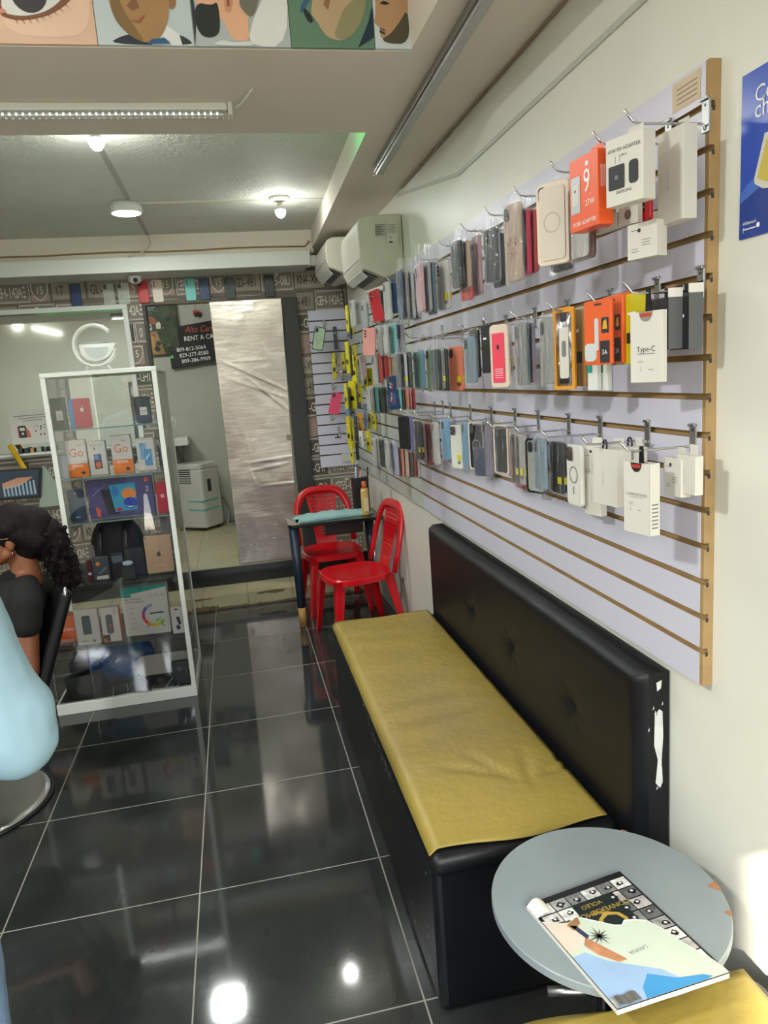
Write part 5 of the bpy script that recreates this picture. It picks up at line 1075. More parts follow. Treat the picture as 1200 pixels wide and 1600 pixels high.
item('phone_case','red case with white fruit emblem on the top shelf','phone case',-.502,-.421,-.10,SH[4],.147,.012,'#a8202a',dap,rr=.01)
item('phone_case','navy boxed phone case with white label on the top shelf','phone case',-.212,-.135,-.08,SH[4],.135,.02,'#273142',d1,rr=.012)
# second shelf
def dgo(p,w,h):
    p.mat(PM('#e87b1e',.5)).poly([(-w/2+.001,.001),(w/2-.001,.001),(w/2-.001,.36*h),(-w/2+.001,.36*h)],F)
    p.mat(PM('#d0743c')).text('Go',-.001,.64*h,.062,F,sx=.9); p.mat(M_wink).text('SPARK',0,.29*h,.019,F*2); p.mat(PM('#e06a1e')).text('2023',.016,.85*h,.012,F); p.mat(M_inkd).poly(circ(.022,.10*h,.010,12,.008),F*3)
item('phone_box','white and orange phone box with large Go, left of two','box',-.568,-.470,-.10,SH[3],.186,.03,M_card,dgo,rz=-3)
item('phone_box','white and orange phone box with large Go, right of two','box',-.352,-.252,-.10,SH[3],.192,.03,M_card,dgo,rz=-3)
def dred(p,w,h):
    p.mat(M_ink).text('Redmi A2',0,.88*h,.014,F); p.mat(PM('#4a4f7a')).prism(rrect(.036,.075,.004,-.0,.40*h),F*3,F); p.mat(PM('#d8733a')).poly(circ(.0,.30*h,.014,10,.018),F*4); p.mat(PM('#6a8fc4')).poly(circ(-.004,.52*h,.010,10,.014),F*4); p.mat(M_inkd).poly([(-.014,.75*h),(-.008,.75*h),(-.008,.82*h),(-.014,.82*h)],F)
item('phone_box','white phone box with purple and orange screen picture','box',-.463,-.376,-.105,SH[3],.172,.03,M_card,dred,rz=-3)
def dblue(p,w,h):
    p.mat(PM('#7aa4c8')).prism(rrect(.034,.085,.004,-.012,.60*h),F*3,F); p.mat(PM('#5590bf')).prism(rrect(.038,.085,.004,.010,.40*h),F*5,F*3); p.mat(PM('#b5dcee')).poly([(-.004,.3*h),(.02,.5*h),(.022,.55*h),(-.004,.4*h)],F*6); p.mat(M_inkd); [p.poly(circ(-.02+.008*(k%2),.82*h-.010*(k//2),.003,8),F*4) for k in range(3)]
item('phone_box','white phone box with two pale blue phones pictured','box',-.229,-.140,-.10,SH[3],.168,.03,M_card,dblue,rz=-3)
item('phone_box','plain white and blue box at the left end of second shelf','box',-.606,-.572,-.06,SH[3],.11,.03,'#c3cbd6')
item('phone_case','dark phone case standing right on the second shelf','phone case',-.136,-.102,.02,SH[3],.12,.012,'#2a3040',rr=.008)
# third shelf
def dnv(p,w,h): p.mat(M_inkd).prism(rrect(.02,.036,.008,0,h-.03),F*2,F); p.mat(PM('#8f9aa6')).poly([(-.012,.02),(.012,.02),(.012,.026),(-.012,.026)],F); p.mat(M_steel).poly(circ(0,h-.022,.004,8),F*3)
item('phone_case','navy phone case standing at the left of third shelf','phone case',-.589,-.512,-.12,SH[2],.168,.012,'#213a52',dnv,rr=.012)
def dtab(p,w,h):
    p.mat(PM('#2b2b35')).prism([(-.075,.02*h+.01),(-.012,.02*h+.01),(-.022,.72*h),(-.095,.74*h)],F*2,F); p.mat(PM('#3f9cc0')).prism([(-.035,.13*h),(.075,.15*h),(.078,.86*h),(-.052,.84*h)],F*5,F*2)
    p.mat(PM('#e08a3a')).poly(circ(.042,.58*h,.036,14,.03),F*6); p.mat(PM('#2a49a8')).poly(circ(.045,.34*h,.034,14,.03),F*7); p.mat(PM('#2f7cb8')).poly(circ(-.025,.66*h,.018,12,.03),F*6); p.mat(PM('#c83450')).poly(circ(-.015,.19*h,.015,10,.01),F*7); p.mat(M_wink).poly([(.01,.3*h),(.04,.22*h),(.07,.24*h),(.04,.25*h)],F*8)
    p.mat(PM('#e0603a')).poly([(-.125,.05*h),(-.11,.03*h),(-.108,.2*h),(-.122,.3*h),(-.13,.28*h)],F); p.poly([(.125,.84*h),(.143,.84*h),(.143,.95*h),(.125,.95*h)],F); p.mat(M_wink).text('Pad',.135,.66*h,.02,F,rot=R(90)); p.mat(PM('#8a86b8')); p.poly([(-.14,.6*h),(-.06,.9*h),(-.058,.9*h),(-.138,.58*h)],F)
item('tablet_box','large purple tablet box with colourful screen picture','box',-.500,-.175,-.09,SH[2],.200,.035,'#4f4c78',dtab,rz=-2)
item('phone_case','bright red phone case at the right of third shelf','phone case',-.158,-.106,-.12,SH[2],.160,.03,'#b5162a',lambda p,w,h:(p.mat(PM('#e8a0a0')).poly([(-.006,.5*h),(.012,.5*h),(.012,.62*h),(-.006,.62*h)],F)),rr=.008)
# fourth shelf
t4=thing('backpack','black backpack filling the middle of the fourth shelf','bag',(-.42,.14,SH[1]))
mb=MB().mat(mat('black_nylon','#16171a',.7,var=.2,bump=.4,bs=30),True); mb.grid(lambda u,v:((.15-.02*v)*math.cos(2*PI*u)*(1-.5*v**5)*(1+.04*math.sin(9*u*PI)),.10*math.sin(2*PI*u)*(1-.5*v**5)+.01*math.sin(6*v),.285*v),24,10); mb.ball((0,0,.27),(.10,.06,.03)); mb.build('bag_body',t4)
for x in (-.06,.07): MB().mat(M_black,True).tube([(x,-.06,.27),(x-.01,-.115,.22),(x-.02,-.12,.12),(x-.01,-.11,.02)],[.014,.016,.014,.01],8,rz=.006).build('strap',t4)
def dpw(p,w,h): p.mat(PM('#d98426')).poly(circ(-.012,.72*h,.011,14),F*2); p.mat(M_card).poly([(-.3*w,.06*h),(.4*w,.08*h),(.4*w,.22*h),(-.3*w,.2*h)],F*2); p.mat(PM('#69767c')).poly([(-.2*w,.3*h),(.3*w,.6*h),(.35*w,.5*h),(-.1*w,.25*h)],F)
item('power_bank','grey packaged power bank with orange round sticker','power bank',-.522,-.438,-.12,SH[1],.128,.015,'#3e474d',dpw,rr=.008,rz=-4)
item('speaker','little red and white gadget beside the grey power bank','gadget',-.552,-.529,-.10,SH[1],.11,.02,'#5c2028',lambda p,w,h:p.mat(M_card).poly([(-.008,.3*h),(.008,.3*h),(.008,.42*h),(-.008,.42*h)],F))
item('phone_stand','black gadget box with blue strip on the fourth shelf','gadget',-.362,-.270,-.08,SH[1],.145,.03,'#12141c',lambda p,w,h:p.mat(PM('#3f86c4')).poly([(-.035,.12*h),(-.022,.12*h),(-.022,.32*h),(-.035,.32*h)],F))
item('phone_stand','black open gadget box left of the blue strip box','gadget',-.434,-.366,-.10,SH[1],.135,.03,'#101114',lambda p,w,h:(p.mat(PM('#55606a')).poly([(-.02,.6*h),(.03,.62*h),(.03,.9*h),(-.025,.88*h)],F)),bev=.006)
o=thing('computer_mouse','pale blue computer mouse before the black gadgets','mouse',(-.340,-.150,SH[1]+.0)); mb=MB().mat(PM('#b8c8e0'),True).ball((0,0,.085),(.028,.018,.014)); mb.build('shell',o); MB().mat(M_black).box(-.032,.032,-.01,.016,0,.072).build('carton_stand',o)
def dtb(p,w,h):
    p.mat(M_inkd).poly(circ(0,.5*h,.011,16,.012),F); p.mat(PM('#c8a98c')).poly(circ(.012,.51*h,.005,10),F*2); p.mat(M_inkd).poly([(0,.56*h),(.005,.56*h+.009),(.007,.56*h+.003)],F); p.poly(circ(-w/2+.009,h-.010,.004,10),F)
    p.mat(PM('#dccbb8')).poly([(-.02,.2*h),(.02,.2*h),(.02,.21*h),(-.02,.21*h)],F)
item('tablet','gold tablet standing on end with dark fruit emblem','tablet',-.250,-.114,-.14,SH[1]+.012,.200,.008,'#bd9a7c',dtb,rr=.008,rz=-2)
item('carton','dark carton under the gold tablet','box',-.245,-.115,-.13,SH[1],.011,.08,'#151517')
item('carton','white folded price card hanging before the wallpaper inside case','card',-.205,-.165,.30,.80,.16,.004,'#b5b3ab')
item('carton','grey clear box at the far left of fourth shelf','box',-.565,-.515,.10,SH[1],.15,.03,'#77736c')
# fifth shelf
item('carton','orange carton at the left of the fifth shelf','box',-.745,-.655,-.08,SH[0],.145,.09,'#d8601c',lambda p,w,h:p.mat(M_wink).text('TECNO',0,.5*h,.02,F),rz=-6)
item('clear_bag','crumpled clear packet at the left end of fifth shelf','packet',-.745,-.66,-.155,SH[0],.03,.05,M_bag)
def dph(p,w,h): p.mat(PM('#3a4b56')).prism(rrect(.042,.095,.005,-.001,.55*h),F*4,F); p.mat(M_inkd).poly(rrect(.036,.012,.002,-.001,.80*h),F*5); p.mat(M_ink).poly(circ(.026,.10*h,.007,12),F); p.poly([(-.035,.1*h),(.0,.1*h),(.0,.115*h),(-.035,.115*h)],F)
item('power_bank_box','white box with a grey power bank picture','box',-.640,-.523,-.155,SH[0],.190,.03,M_card,dph,rz=-4)
def dsp(p,w,h): p.mat(PM('#55525e')).prism(rrect(.034,.105,.014,-.004,.52*h),F*4,F); p.mat(PM('#d8582a')).poly(rrect(.011,.010,.001,-.0,.48*h),F*5); p.mat(M_inkd).poly([(-w/2+.002,.03*h),(-.01,.03*h),(-.01,.22*h),(-w/2+.002,.22*h)],F*6); p.mat(PM('#d8582a')).poly([(-w/2+.002,.02*h),(-.024,.02*h),(-.024,.12*h),(-w/2+.002,.12*h)],F*7); p.mat(PM('#c84428')); [p.poly(circ(.026,(.92-.05*k)*h,.003,8),F) for k in range(4)]; p.box(w/2,w/2+.0004,.0,.045,0,h)
item('speaker_box','white box with purple grey portable speaker picture','box',-.512,-.420,-.155,SH[0],.186,.045,M_card,dsp,rz=-4)
def dbig(p,w,h):
    p.mat(PM('#1f8a80')).poly([(-w/2,h-.045),(w/2,h-.013),(w/2,h),(-w/2,h)],F); p.poly([(-w/2,h-.055),(-w/2+.05,h-.055),(-w/2+.05,h-.04),(-w/2,h-.045)],F); p.mat(M_inkd).text('LED WIRELESS',-.06,h-.068,.0145,F); p.text('CHARGING SPEAKER',-.055,h-.084,.0125,F,sx=.85)
    p.mat(M_steel); [ringp(p,.035+.03*k,h-.052,.008,.0105,F,16) for k in range(3)]; [p.poly([(.026+.03*k,h-.056),(.044+.03*k,h-.056),(.042+.03*k,h-.061),(.028+.03*k,h-.061)],F*2) for k in range(3)]
    cx,cz=.040,.105
    for a0,a1,c in ((60,95,'#c9cbcc'),(95,130,'#8f93b0'),(130,165,'#6a4fa8'),(165,200,'#c02c58'),(200,232,'#d8502a'),(232,262,'#e0a020'),(262,300,'#c8cc28'),(300,325,'#7fb844')): p.mat(PM(c)); ringp(p,cx,cz,.048,.064,F,8,a0,a1)
    p.mat(PM('#3c4048')).poly([(cx-.03,cz+.006),(cx+.055,cz+.006),(cx+.045,cz+.015),(cx-.012,cz+.015)],F*2); p.mat(PM('#cfd3d2')).poly([(cx-.03,cz+.006),(cx+.056,cz+.006),(cx+.046,cz-.022),(cx+.015,cz-.038),(cx-.016,cz-.025)],F*3); p.mat(PM('#8fb83c')).poly([(cx+.0,cz-.03),(cx+.035,cz-.012),(cx+.03,cz-.025),(cx+.012,cz-.038)],F*4)
    p.mat(M_ink); [p.tube([(cx+s*.03,F,cz-.05),(cx+s*.045,F,cz-.066)],.0022,4) for s in (-1,1)]
    [p.poly([(-.085,.04+.028*k),(-.055,.04+.028*k),(-.055,.042+.028*k),(-.085,.042+.028*k)],F) for k in range(5)]
item('speaker_lamp_box','large white and green box picturing a G-shaped speaker lamp','box',-.405,-.172,-.115,SH[0],.268,.06,M_card,dbig,rz=-4)
def dear(p,w,h): p.mat(M_inkd).poly(circ(0,.90*h,.012,10,.004),F); p.mat(PM('#2d3344')).poly([(-.006,.62*h),(.012,.62*h),(.018,.35*h),(.004,.32*h)],F); p.poly([(-.012,.28*h),(.004,.34*h),(.014,.2*h),(-.004,.12*h)],F)
item('earphone_box','small white hanging box with dark earphones, right end','box',-.160,-.100,-.165,SH[0],.148,.018,M_card,dear,rz=-4)
item('carton','pink sheet folded behind the speaker lamp box','packet',-.112,-.085,.02,SH[0],.19,.02,'#8d6675')
# base
o=thing('plastic_bag','crumpled translucent blue plastic bag on the case floor','bag',(-.47,.05,.062))
mb=MB().mat(mat('blue_plastic_bag','#174f8a',.3,var=.6,vs=9,bump=1,bs=22,coat=.2),True)
random.seed(2)
mb.grid(lambda u,v:((.17*math.sin(PI*min(.999,max(.001,v)))**.7*math.cos(2*PI*u)*(1+.10*math.sin(7*2*PI*u+5*v)+.06*math.sin(13*2*PI*u+11*v))),(.12*math.sin(PI*min(.999,max(.001,v)))**.7*math.sin(2*PI*u)*(1+.10*math.sin(5*2*PI*u+9*v))),.23*(1-math.cos(PI*v))/2),40,18); mb.build('bag_film',o)
tag(MB().mat(PM('#a9a59d')).prism(rrect(.30,.115,.04,-.235,.155),-.07,-.064,'y').build('tray',bevel=.002),'pale grey rounded tray leaning beside the blue bag','tray'); bpy.data.objects['tray'].location=(0,0,0)
o=item('wrapping_sheet','grey sheet with gold and black strokes behind the tray','sheet',-.275,-.10,.20,.10,.20,.004,'#7c7768',lambda p,w,h:(p.mat(M_inkd),ringp(p,-.05,.13,.016,.022,F,10,20,170),p.mat(PM('#8f7a3a')),p.poly([(-.02,.14),(.05,.15),(.06,.165),(.0,.155)],F)))
for k,(x,y,wd,dp,c,lb,rz) in enumerate(((-.47,-.13,.075,.15,'#1b1d20','black phone with pale edge lying on the case floor, leftmost',8),(-.385,-.12,.085,.16,'#15171b','broad black phone lying with a white edge on the case floor',-5),(-.255,-.12,.075,.15,'#17191c','black phone lying right of the blue bag',-12),(-.185,-.13,.06,.13,'#a5a39c','silver framed phone lying near the black box',-14))):
    o=thing('phone',lb,'phone',(x,y,.058),R(rz)); mb=MB().mat(PM('#b5b5b2') if k else PM('#888')) if 0 else MB().mat(PM('#aaaca9')); mb.prism(rrect(wd,dp,.01),0,.008,'z'); mb.build('body',o,bevel=.001); MB().mat(PM('#0e1013',.1)).prism(rrect(wd-.008,dp-.008,.008),.008,.0088,'z').build('screen',o)
item('phone_box','black box standing at the right of the case floor','box',-.190,-.108,-.165,.058,.130,.03,'#17191c',lambda p,w,h:(p.mat(M_steel),ringp(p,-.004,.70*h,.008,.010,F,14),p.mat(PM('#3c4650')).poly([(.03,.3*h),(.034,.3*h),(.034,.7*h),(.03,.7*h)],F)))
item('phone_box','dark green tablet box lying left on the case floor','box',-.745,-.56,-.10,.058,.10,.06,'#1d2320',lean=0)
tag(MB().mat(PM('#15171a')).box(-.74,-.52,.0,.2,.058,.20).build('storage_carton',bevel=.004),'black carton at the back left of the case floor','box')
# G lamp on top of the case
o=thing('speaker_lamp','white G-shaped speaker lamp standing on the display case','lamp',(-.362,-.08,CT),R(-4))
c0=.122; rr_=.098
pts=[(rr_*math.cos(R(a)),0,c0+rr_*math.sin(R(a))) for a in range(38,356,8)]
mb=MB().mat(M_white,True).tube(pts,[.024]*len(pts),10,rz=.010); mb.build('ring_body',o)
mb=MB().mat(M_white,True); mb.prism([(-.07,c0+.008),(.100,c0+.008),(.104,c0-.004),(.092,c0-.03),(.07,c0-.055),(.04,c0-.072),(0,c0-.08),(-.04,c0-.07),(-.065,c0-.04)],-.030,.030,'y'); mb.build('speaker_bowl',o,bevel=.004)
mb=MB().mat(PM('#a9adad')).prism(circ(.01,c0+.012,.060,20,.003),-.028,.028,'y'); mb.build('charging_pad',o)
mb=MB().mat(PM('#b9bdbd')); mb.poly([(.012+.058*math.cos(R(a)),c0-.010+.056*math.sin(R(a))) for a in range(180,361,12)],-.0306); mb.build('grille',o)
for s in (-1,1): MB().mat(M_white,True).tube([(s*.042,0,.032),(s*.062,0,.003)],[.008,.006],8).build('foot',o)
# ================================================================ RED CHAIRS
def red_chair(loc,rz,label):
    t=thing('plastic_chair',label,'chair',loc,R(rz),'red moulded plastic chairs')
    # seat faces local -y
    sw,sd,sh=.40,.40,.425
    mb=MB().mat(M_red,True)
    def seat(u,v):
        a=2*PI*u; r=v
        ex=.62; cx_=math.copysign(abs(math.cos(a))**ex,math.cos(a)); cy_=math.copysign(abs(math.sin(a))**ex,math.sin(a))
        return (cx_*r*sw/2*(1-.06*(cy_>0)*cy_),cy_*r*sd/2,sh-.012*(1-r**3)+(-.0 if r<.98 else -.002))
    mb.grid(seat,40,8)
    # rolled rim and skirt
    for (r0,z0_,r1,z1_) in ((1,-.002,1.04,-.010),(1.04,-.010,1.05,-.040),(1.05,-.040,1.03,-.041),(1.03,-.041,.98,-.012)):
        def ring(u,v,r0=r0,z0_=z0_,r1=r1,z1_=z1_):
            p=seat(u,1); k=r0+(r1-r0)*v; return (p[0]*k,p[1]*k,sh+z0_+(z1_-z0_)*v)
        mb.grid(ring,40,1)
    s_=mb.build('seat',t)
    for sx in (-1,1):
        for sy in (-1,1):
            x=sx*.165; y=sy*.165; xb=sx*.205; yb=sy*(.205 if sy<0 else .235)
            m=MB().mat(M_red,True); P=[]
            for k in range(6):
                v=k/5; cx_=x+(xb-x)*v; cy_=y+(yb-y)*v; wd=.060-.026*v
                P.append((cx_,cy_,sh-.012-(sh-.012)*v,wd))
            # L-shaped open leg section
            vs=[]
            for (cx_,cy_,z,wd) in P:
                e=.005
                for (a,b) in ((0,0),(-wd,0),(-wd,-e),(-e,-e),(-e,-wd),(0,-wd)): vs.append((cx_+sx*(a+.02),cy_+sy*(b+.02),z))
            fs=[[i*6+k,i*6+(k+1)%6,(i+1)*6+(k+1)%6,(i+1)*6+k] for i in range(5) for k in range(6)]+[[0,1,2,3,4,5],[30,31,32,33,34,35]]
            m.add(vs,fs); m.smooth=False; m.build('leg',t,bevel=.002)
    # back hoop
    hoop=[]
    for k in range(25):
        a=PI*k/24; cx_=-.205*math.cos(a); v=math.sin(a)
        ex=abs(math.cos(a))**.55*math.copysign(1,-math.cos(a))
        z=sh+.0+(.388)*(v**.62); y=.185+.10*(v**.62)
        hoop.append((ex*.205,y,z))
    m=MB().mat(M_red,True).tube(hoop,[.016]*25,10,rz=[.028 if 4<k<20 else .022 for k in range(25)]); m.build('back_frame',t)
    m=MB().mat(M_red)
    def bp(x,z): v=(z-sh)/.388; return (x,.185+.10*max(0,v)+.012*math.cos(x*8),z)
    # perforated centre panel: narrow at the waist, wider above
    rows=14
    def wz(z): v=(z-sh)/.39; return .075+.045*v**1.5
    for i in range(rows):
        za=sh+.0+.375*i/rows; zb_=sh+.375*(i+1)/rows; perf= i%1==0 and (2<=i<=5 or 7<=i<=12)
        n_=11
        for j in range(n_):
            xa=-1+2*j/n_; xb_=-1+2*(j+1)/n_
            if perf and 0<j<n_-1:
                g=.30
                # frame of the little square hole
                A=[bp(xa*wz(za),za),bp(xb_*wz(za),za),bp(xb_*wz(zb_),zb_),bp(xa*wz(zb_),zb_)]; c=[sum(q_[k] for q_ in A)/4 for k in range(3)]
                B=[tuple(c[k]+(q_[k]-c[k])*(1-2*g*.8) for k in range(3)) for q_ in A]
                m.add(A+B,[(k,(k+1)%4,4+(k+1)%4,4+k) for k in range(4)])
            else: m.add([bp(xa*wz(za),za),bp(xb_*wz(za),za),bp(xb_*wz(zb_),zb_),bp(xa*wz(zb_),zb_)],[(0,1,2,3)])
    o=m.build('back_panel',t); so=o.modifiers.new('thickness','SOLIDIFY'); so.thickness=.005
    return t
red_chair((.915,.37,0),-80,'red plastic chair standing sideways by the bench end')
red_chair((.86,1.03,0),3,'red plastic chair behind the small black table')
# ================================================================ SMALL TABLE
t=thing('side_desk','small black topped table on one dark blue leg with tan foot','table',(0,0,0)); TZ=.70
mb=MB().mat(mat('black_table_top','#101113',.15,var=.1)); mb.prism([(.545,.66),(.57,.625),(1.16,.60),(1.16,.98),(.60,.99),(.545,.96)],TZ-.022,TZ,'z'); mb.build('table_top',t,bevel=.004)
mb=MB().mat(mat('worn_edge','#9c8f84',.6,var=.1)).prism([(.5445,.66),(.57,.6245),(.62,.6225),(.60,.70),(.5445,.96)],TZ+.0002,TZ+.001,'z'); mb.build('worn_corner',t)
ML=mat('dark_blue_paint','#1d2a3c',.4,var=.15)
def dleg(x,y): 
    l=MB().mat(ML,True).tube([(x,y,TZ-.02),(x+.004,y,.13)],[.034,.026],12).build('leg',t); MB().mat(mat('tan_tape','#a97f45',.6,var=.15),True).tube([(x+.004,y,.13),(x+.006,y,0)],[.027,.025],12).build('taped_foot',l)
dleg(.580,.678); dleg(1.12,.90)
MB().mat(M_black).box(.80,1.06,.80,.95,TZ-.13,TZ-.022).build('drawer_box',t,bevel=.004)
MB().mat(M_chrome,True).tube([(1.10,.66,TZ-.02),(1.10,.66,0)],.008,8).build('thin_leg',t)
# folded cloth, tube, pen cup
mb=MB().mat(mat('teal_cloth','#8fb3b0',.8,var=.05,bump=.5,bs=60),True)
def cloth(u,v):
    x=.60+.50*u; y=.66+.16*v+.05*u; z=TZ+.004+ (.040*(4*v*(1-v))**.5*(.55+.45*math.sin(PI*u*.9+.4)))+.003*math.sin(22*u+6*v)+.002*math.sin(37*u-9*v)
    if v in (0,1) : z=TZ+.001
    return (x+.01*math.sin(6*v)+(.02*math.sin(9*v) if u in(0,1) else 0),y,z if 0<u<1 else TZ+.002+.5*(z-TZ))
mb.grid(cloth,36,16); o=mb.build('folded_cloth'); tag(o,'folded pale teal cloth lying on the small black table','cloth')
so=o.modifiers.new('thickness','SOLIDIFY'); so.thickness=.004
t=thing('cream_tube','yellow cream tube with orange cap standing on the table','tube',(1.072,.715,TZ))
MB().mat(PM('#c8a860'),True).lathe([(.001,.0),(.026,.001),(.027,.01),(.027,.16),(.022,.18),(.001,.182)],20).build('bottle',t)
MB().mat(PM('#d2693a'),True).lathe([(.001,.18),(.016,.18),(.015,.225),(.001,.226)],16).build('cap',t)
mb=MB().mat(PM('#e0d0a8')).box(-.015,.015,-.0285,-.027,.03,.12); mb.build('paper_label',t)
t=thing('pen_holder','black holder with pens standing behind the cream tube','holder',(1.065,.86,TZ)); t.location=(1.07,.86,TZ)
MB().mat(M_black).box(-.055,.055,-.03,.03,0,.235).build('cup',t,bevel=.003); MB().mat(PM('#c0622c')).box(.005,.035,-.031,-.03,.14,.165).build('orange_tag',t)
for k,(a,b,c_,hh) in enumerate(((-.04,-.02,'#b8c8d8',.31),(-.02,-.0,'#c23a30',.29),(-.045,.01,'#d8d8d0',.28),(.045,.06,'#17181b',.30),(-.01,-.02,'#4f78b8',.30))):
    tag(MB().mat(PM(c_),True).tube([(1.07+a,.86,TZ+.05),(1.07+b,.855,TZ+hh)],.006,6).build('pen'),['pale blue','red','white','black','blue'][k]+' pen standing in the black holder','pen','pens in the black holder')
# ================================================================ BENCH
def bench(y0,y1,label,back=True,yb0=None,yb1=None,zs=.45):
    t=thing('bench',label,'bench',(0,0,0)); X0,X1=.632,1.20
    mb=MB().mat(M_leather,True)
    def side(u,v): return None
    # box body, padded with soft edges
    mb.smooth=False; mb.box(X0,X1,y0,y1,.0,zs-.03)
    b_=mb.build('base',t,bevel=.02,seg=3)
    mb=MB().mat(M_leather,True).box(X0-.004,X1-.06,y0-.004,y1+.004,zs-.07,zs); mb.build('seat_pad',t,bevel=.03,seg=4)
    XB=1.132
    # yellow cover draped over the pad
    L=y1-y0; ny=110; nx=30; mb=MB().mat(M_yel,True)
    def cover(u,v):
        x=X0+.004+(1.108-X0)*u; y=y0+.012+(L-.02)*v
        z=zs+.009+.020*(4*u*(1-u))**.6*min(1,5*v,5*(1-v)+.2)
        wr=0
        for (cy,cx_,k,am,ph) in ((.35,.45,42,.002,.8),(.45,.6,48,.0018,2.9),(.50,.3,44,.0018,2.0),(.80,.35,38,.0022,0),(.66,.45,30,.0026,1.2),(.9,.5,26,.002,2.2),(.55,.6,34,.0022,.4)):
            wr+=am*math.sin(k*(v-cy)*1.6+3*math.sin(3*u+ph))*math.exp(-((v-cy)/.10)**2-((u-cx_)/.4)**2)
        # star of creases near the close end
        for (cu,cv,an) in ((.72,.10,.2),(.66,.12,-.5),(.60,.14,-1.0),(.78,.12,.8),(.85,.13,1.2)):
            dx=(u-cu)*.46; dy=(v-cv)*L; s_=dx*math.sin(an)+dy*math.cos(an); w_=dx*math.cos(an)-dy*math.sin(an)
            if -.02<s_<.22: wr-=.009*math.exp(-(w_/.011)**2)*max(0,1-((s_-.10)/.12)**2)
        z+=wr-.012*math.exp(-((v-.45)/.16)**2-((u-.5)/.28)**2)
        if u<.03: z-=.004
        if u==0: z-=.012; x-=.006
        y+=.012*math.sin(7*u+1)*(1 if v in(0,1) else 0)
        return (x,y,z)
    mb.grid(cover,nx,ny); o=mb.build('seat_cover',t); o['label']='mustard yellow vinyl cover'; so=o.modifiers.new('thickness','SOLIDIFY'); so.thickness=.003
    # worn white nicks along the front edge
    mb=MB().mat(M_wink); random.seed(12)
    for k in range(12):
        y=y0+.45+random.random()*.55; z=zs-.02-random.random()*.06; mb.poly([(y,z),(y+.012,z+.004),(y+.016,z+.012),(y+.006,z+.006)],X0-.0052,'x')
    for k in range(6): y=y0+.05+random.random()*.4; z=random.random()*.35+.03; mb.poly([(y,z),(y+.006,z+.002),(y+.004,z+.01)],X0-.0008,'x')
    mb.build('worn_nick',t)
    if back:
        a,b=yb0,yb1; zt=.885
        mb=MB().mat(M_leather,True); pits=[(-1.292,.653),(-1.717,.652),(-2.178,.645)]
        def fr(u,v):
            y=a+(b-a)*u; z=.30+(zt-.30)*v; du=min(u,1-u)*(b-a); dv=(1-v)*(zt-.3)
            rd=.03; ed=min(du,dv); off=rd-math.sqrt(max(0,rd*rd-(rd-ed)**2)) if ed<rd else 0
            x=XB+off
            for (py,pz) in pits:
                r=math.hypot(y-py,z-pz); x+=.022*math.exp(-(r/.018)**2)+.008*math.exp(-(r/.06)**2)
                an=math.atan2(z-pz,y-py); x+=.0025*math.sin(an*7)*math.exp(-((r-.04)/.03)**2)
            return (x,y,z)
        mb.grid(fr,120,44); 
        mb.grid(lambda u,v:(XB+.030+(X1+.016-XB-.030)*v,a+(b-a)*u,zt+.0005),2,1)
        mb.grid(lambda u,v:(XB+.030+(X1+.016-XB-.030)*v,a,.30+(zt-.30)*u),2,1); mb.grid(lambda u,v:(XB+.030+(X1+.016-XB-.030)*v,b,.30+(zt-.30)*u),2,1)
        mb.smooth=False; mb.box(XB+.040,X1+.015,a+.001,b-.001,.0,.30)
        mb.build('backrest',t)
        mb=MB().mat(M_black,True)
        for (py,pz) in pits: mb.ball((XB+.030,py,pz),(.005,.008,.008))
        mb.build('button',t)
        # torn strip at the near end shows white wadding
        mb=MB().mat(mat('white_wadding','#c9cac6',.9,var=.1,vs=30)); f=a-.0008
        mb.prism([(1.178,.78),(1.19,.792),(1.198,.785),(1.200,.72),(1.196,.66),(1.199,.60),(1.192,.585),(1.180,.60),(1.186,.66),(1.176,.70)],f,f+.0005,'y'); mb.prism([(1.182,.86),(1.196,.865),(1.194,.845),(1.184,.838)],f,f+.0005,'y')
        random.seed(6)
        for k in range(7): x=random.uniform(1.16,1.205); z=random.uniform(.48,.87); mb.prism([(x,z),(x+.004,z+.002),(x+.003,z+.01)],f,f+.0005,'y')
        mb.build('torn_patch',t)
    return t
bench(-2.455,-.66,'long black bench with mustard yellow seat and buttoned backrest',True,-2.545,-.655)
bench(-4.05,-2.955,'second bench with yellow seat at the bottom right corner',False)
# ================================================================ ROUND TABLE AND MAGAZINE
t=thing('round_table','round grey table with chipped rim beside the bench','table',(.926,-2.772,0)); RZ=.52
mt=mat('grey_laminate','#7d8688',.42,var=.10,vs=4,bump=.06,bs=20)
MB().mat(mt,False).lathe([(.001,RZ-.02),(.236,RZ-.02),(.238,RZ-.018),(.238,RZ-.002),(.236,RZ),(.001,RZ)],96).build('table_top',t)
random.seed(14)
for (a,wd,dp) in ((-9,.030,.018),(-28,.016,.012),(52,.012,.005)):
    P=[]; mb=MB().mat(mat('chipboard','#9a6a4a',.85,var=.2,vs=60))
    for k in range(7): th=R(a-wd/.238*57.3/2+wd/.238*57.3*k/6); P.append((.2384*math.cos(th),.2384*math.sin(th)))
    for k in range(6,-1,-1): th=R(a-wd/.238*57.3/2+wd/.238*57.3*k/6); r=.238-dp*math.sin(PI*k/6)*random.uniform(.8,1.2)-.001; P.append((r*math.cos(th),r*math.sin(th)))
    mb.prism(P,RZ-.019,RZ+.0006,'z'); mb.build('chipped_edge',t)
MB().mat(M_black,True).lathe([(.001,.0),(.15,.0),(.15,.01),(.05,.03),(.024,.05),(.024,RZ-.04),(.06,RZ-.02),(.001,RZ-.02)],24).build('pedestal',t)
o=tag(MB().mat(M_steel,True).tube([(.735,-2.900,.462),(.800,-2.925,.468)],.009,10).build('metal_handle'),'short brushed metal bar between the round table and second bench','handle')
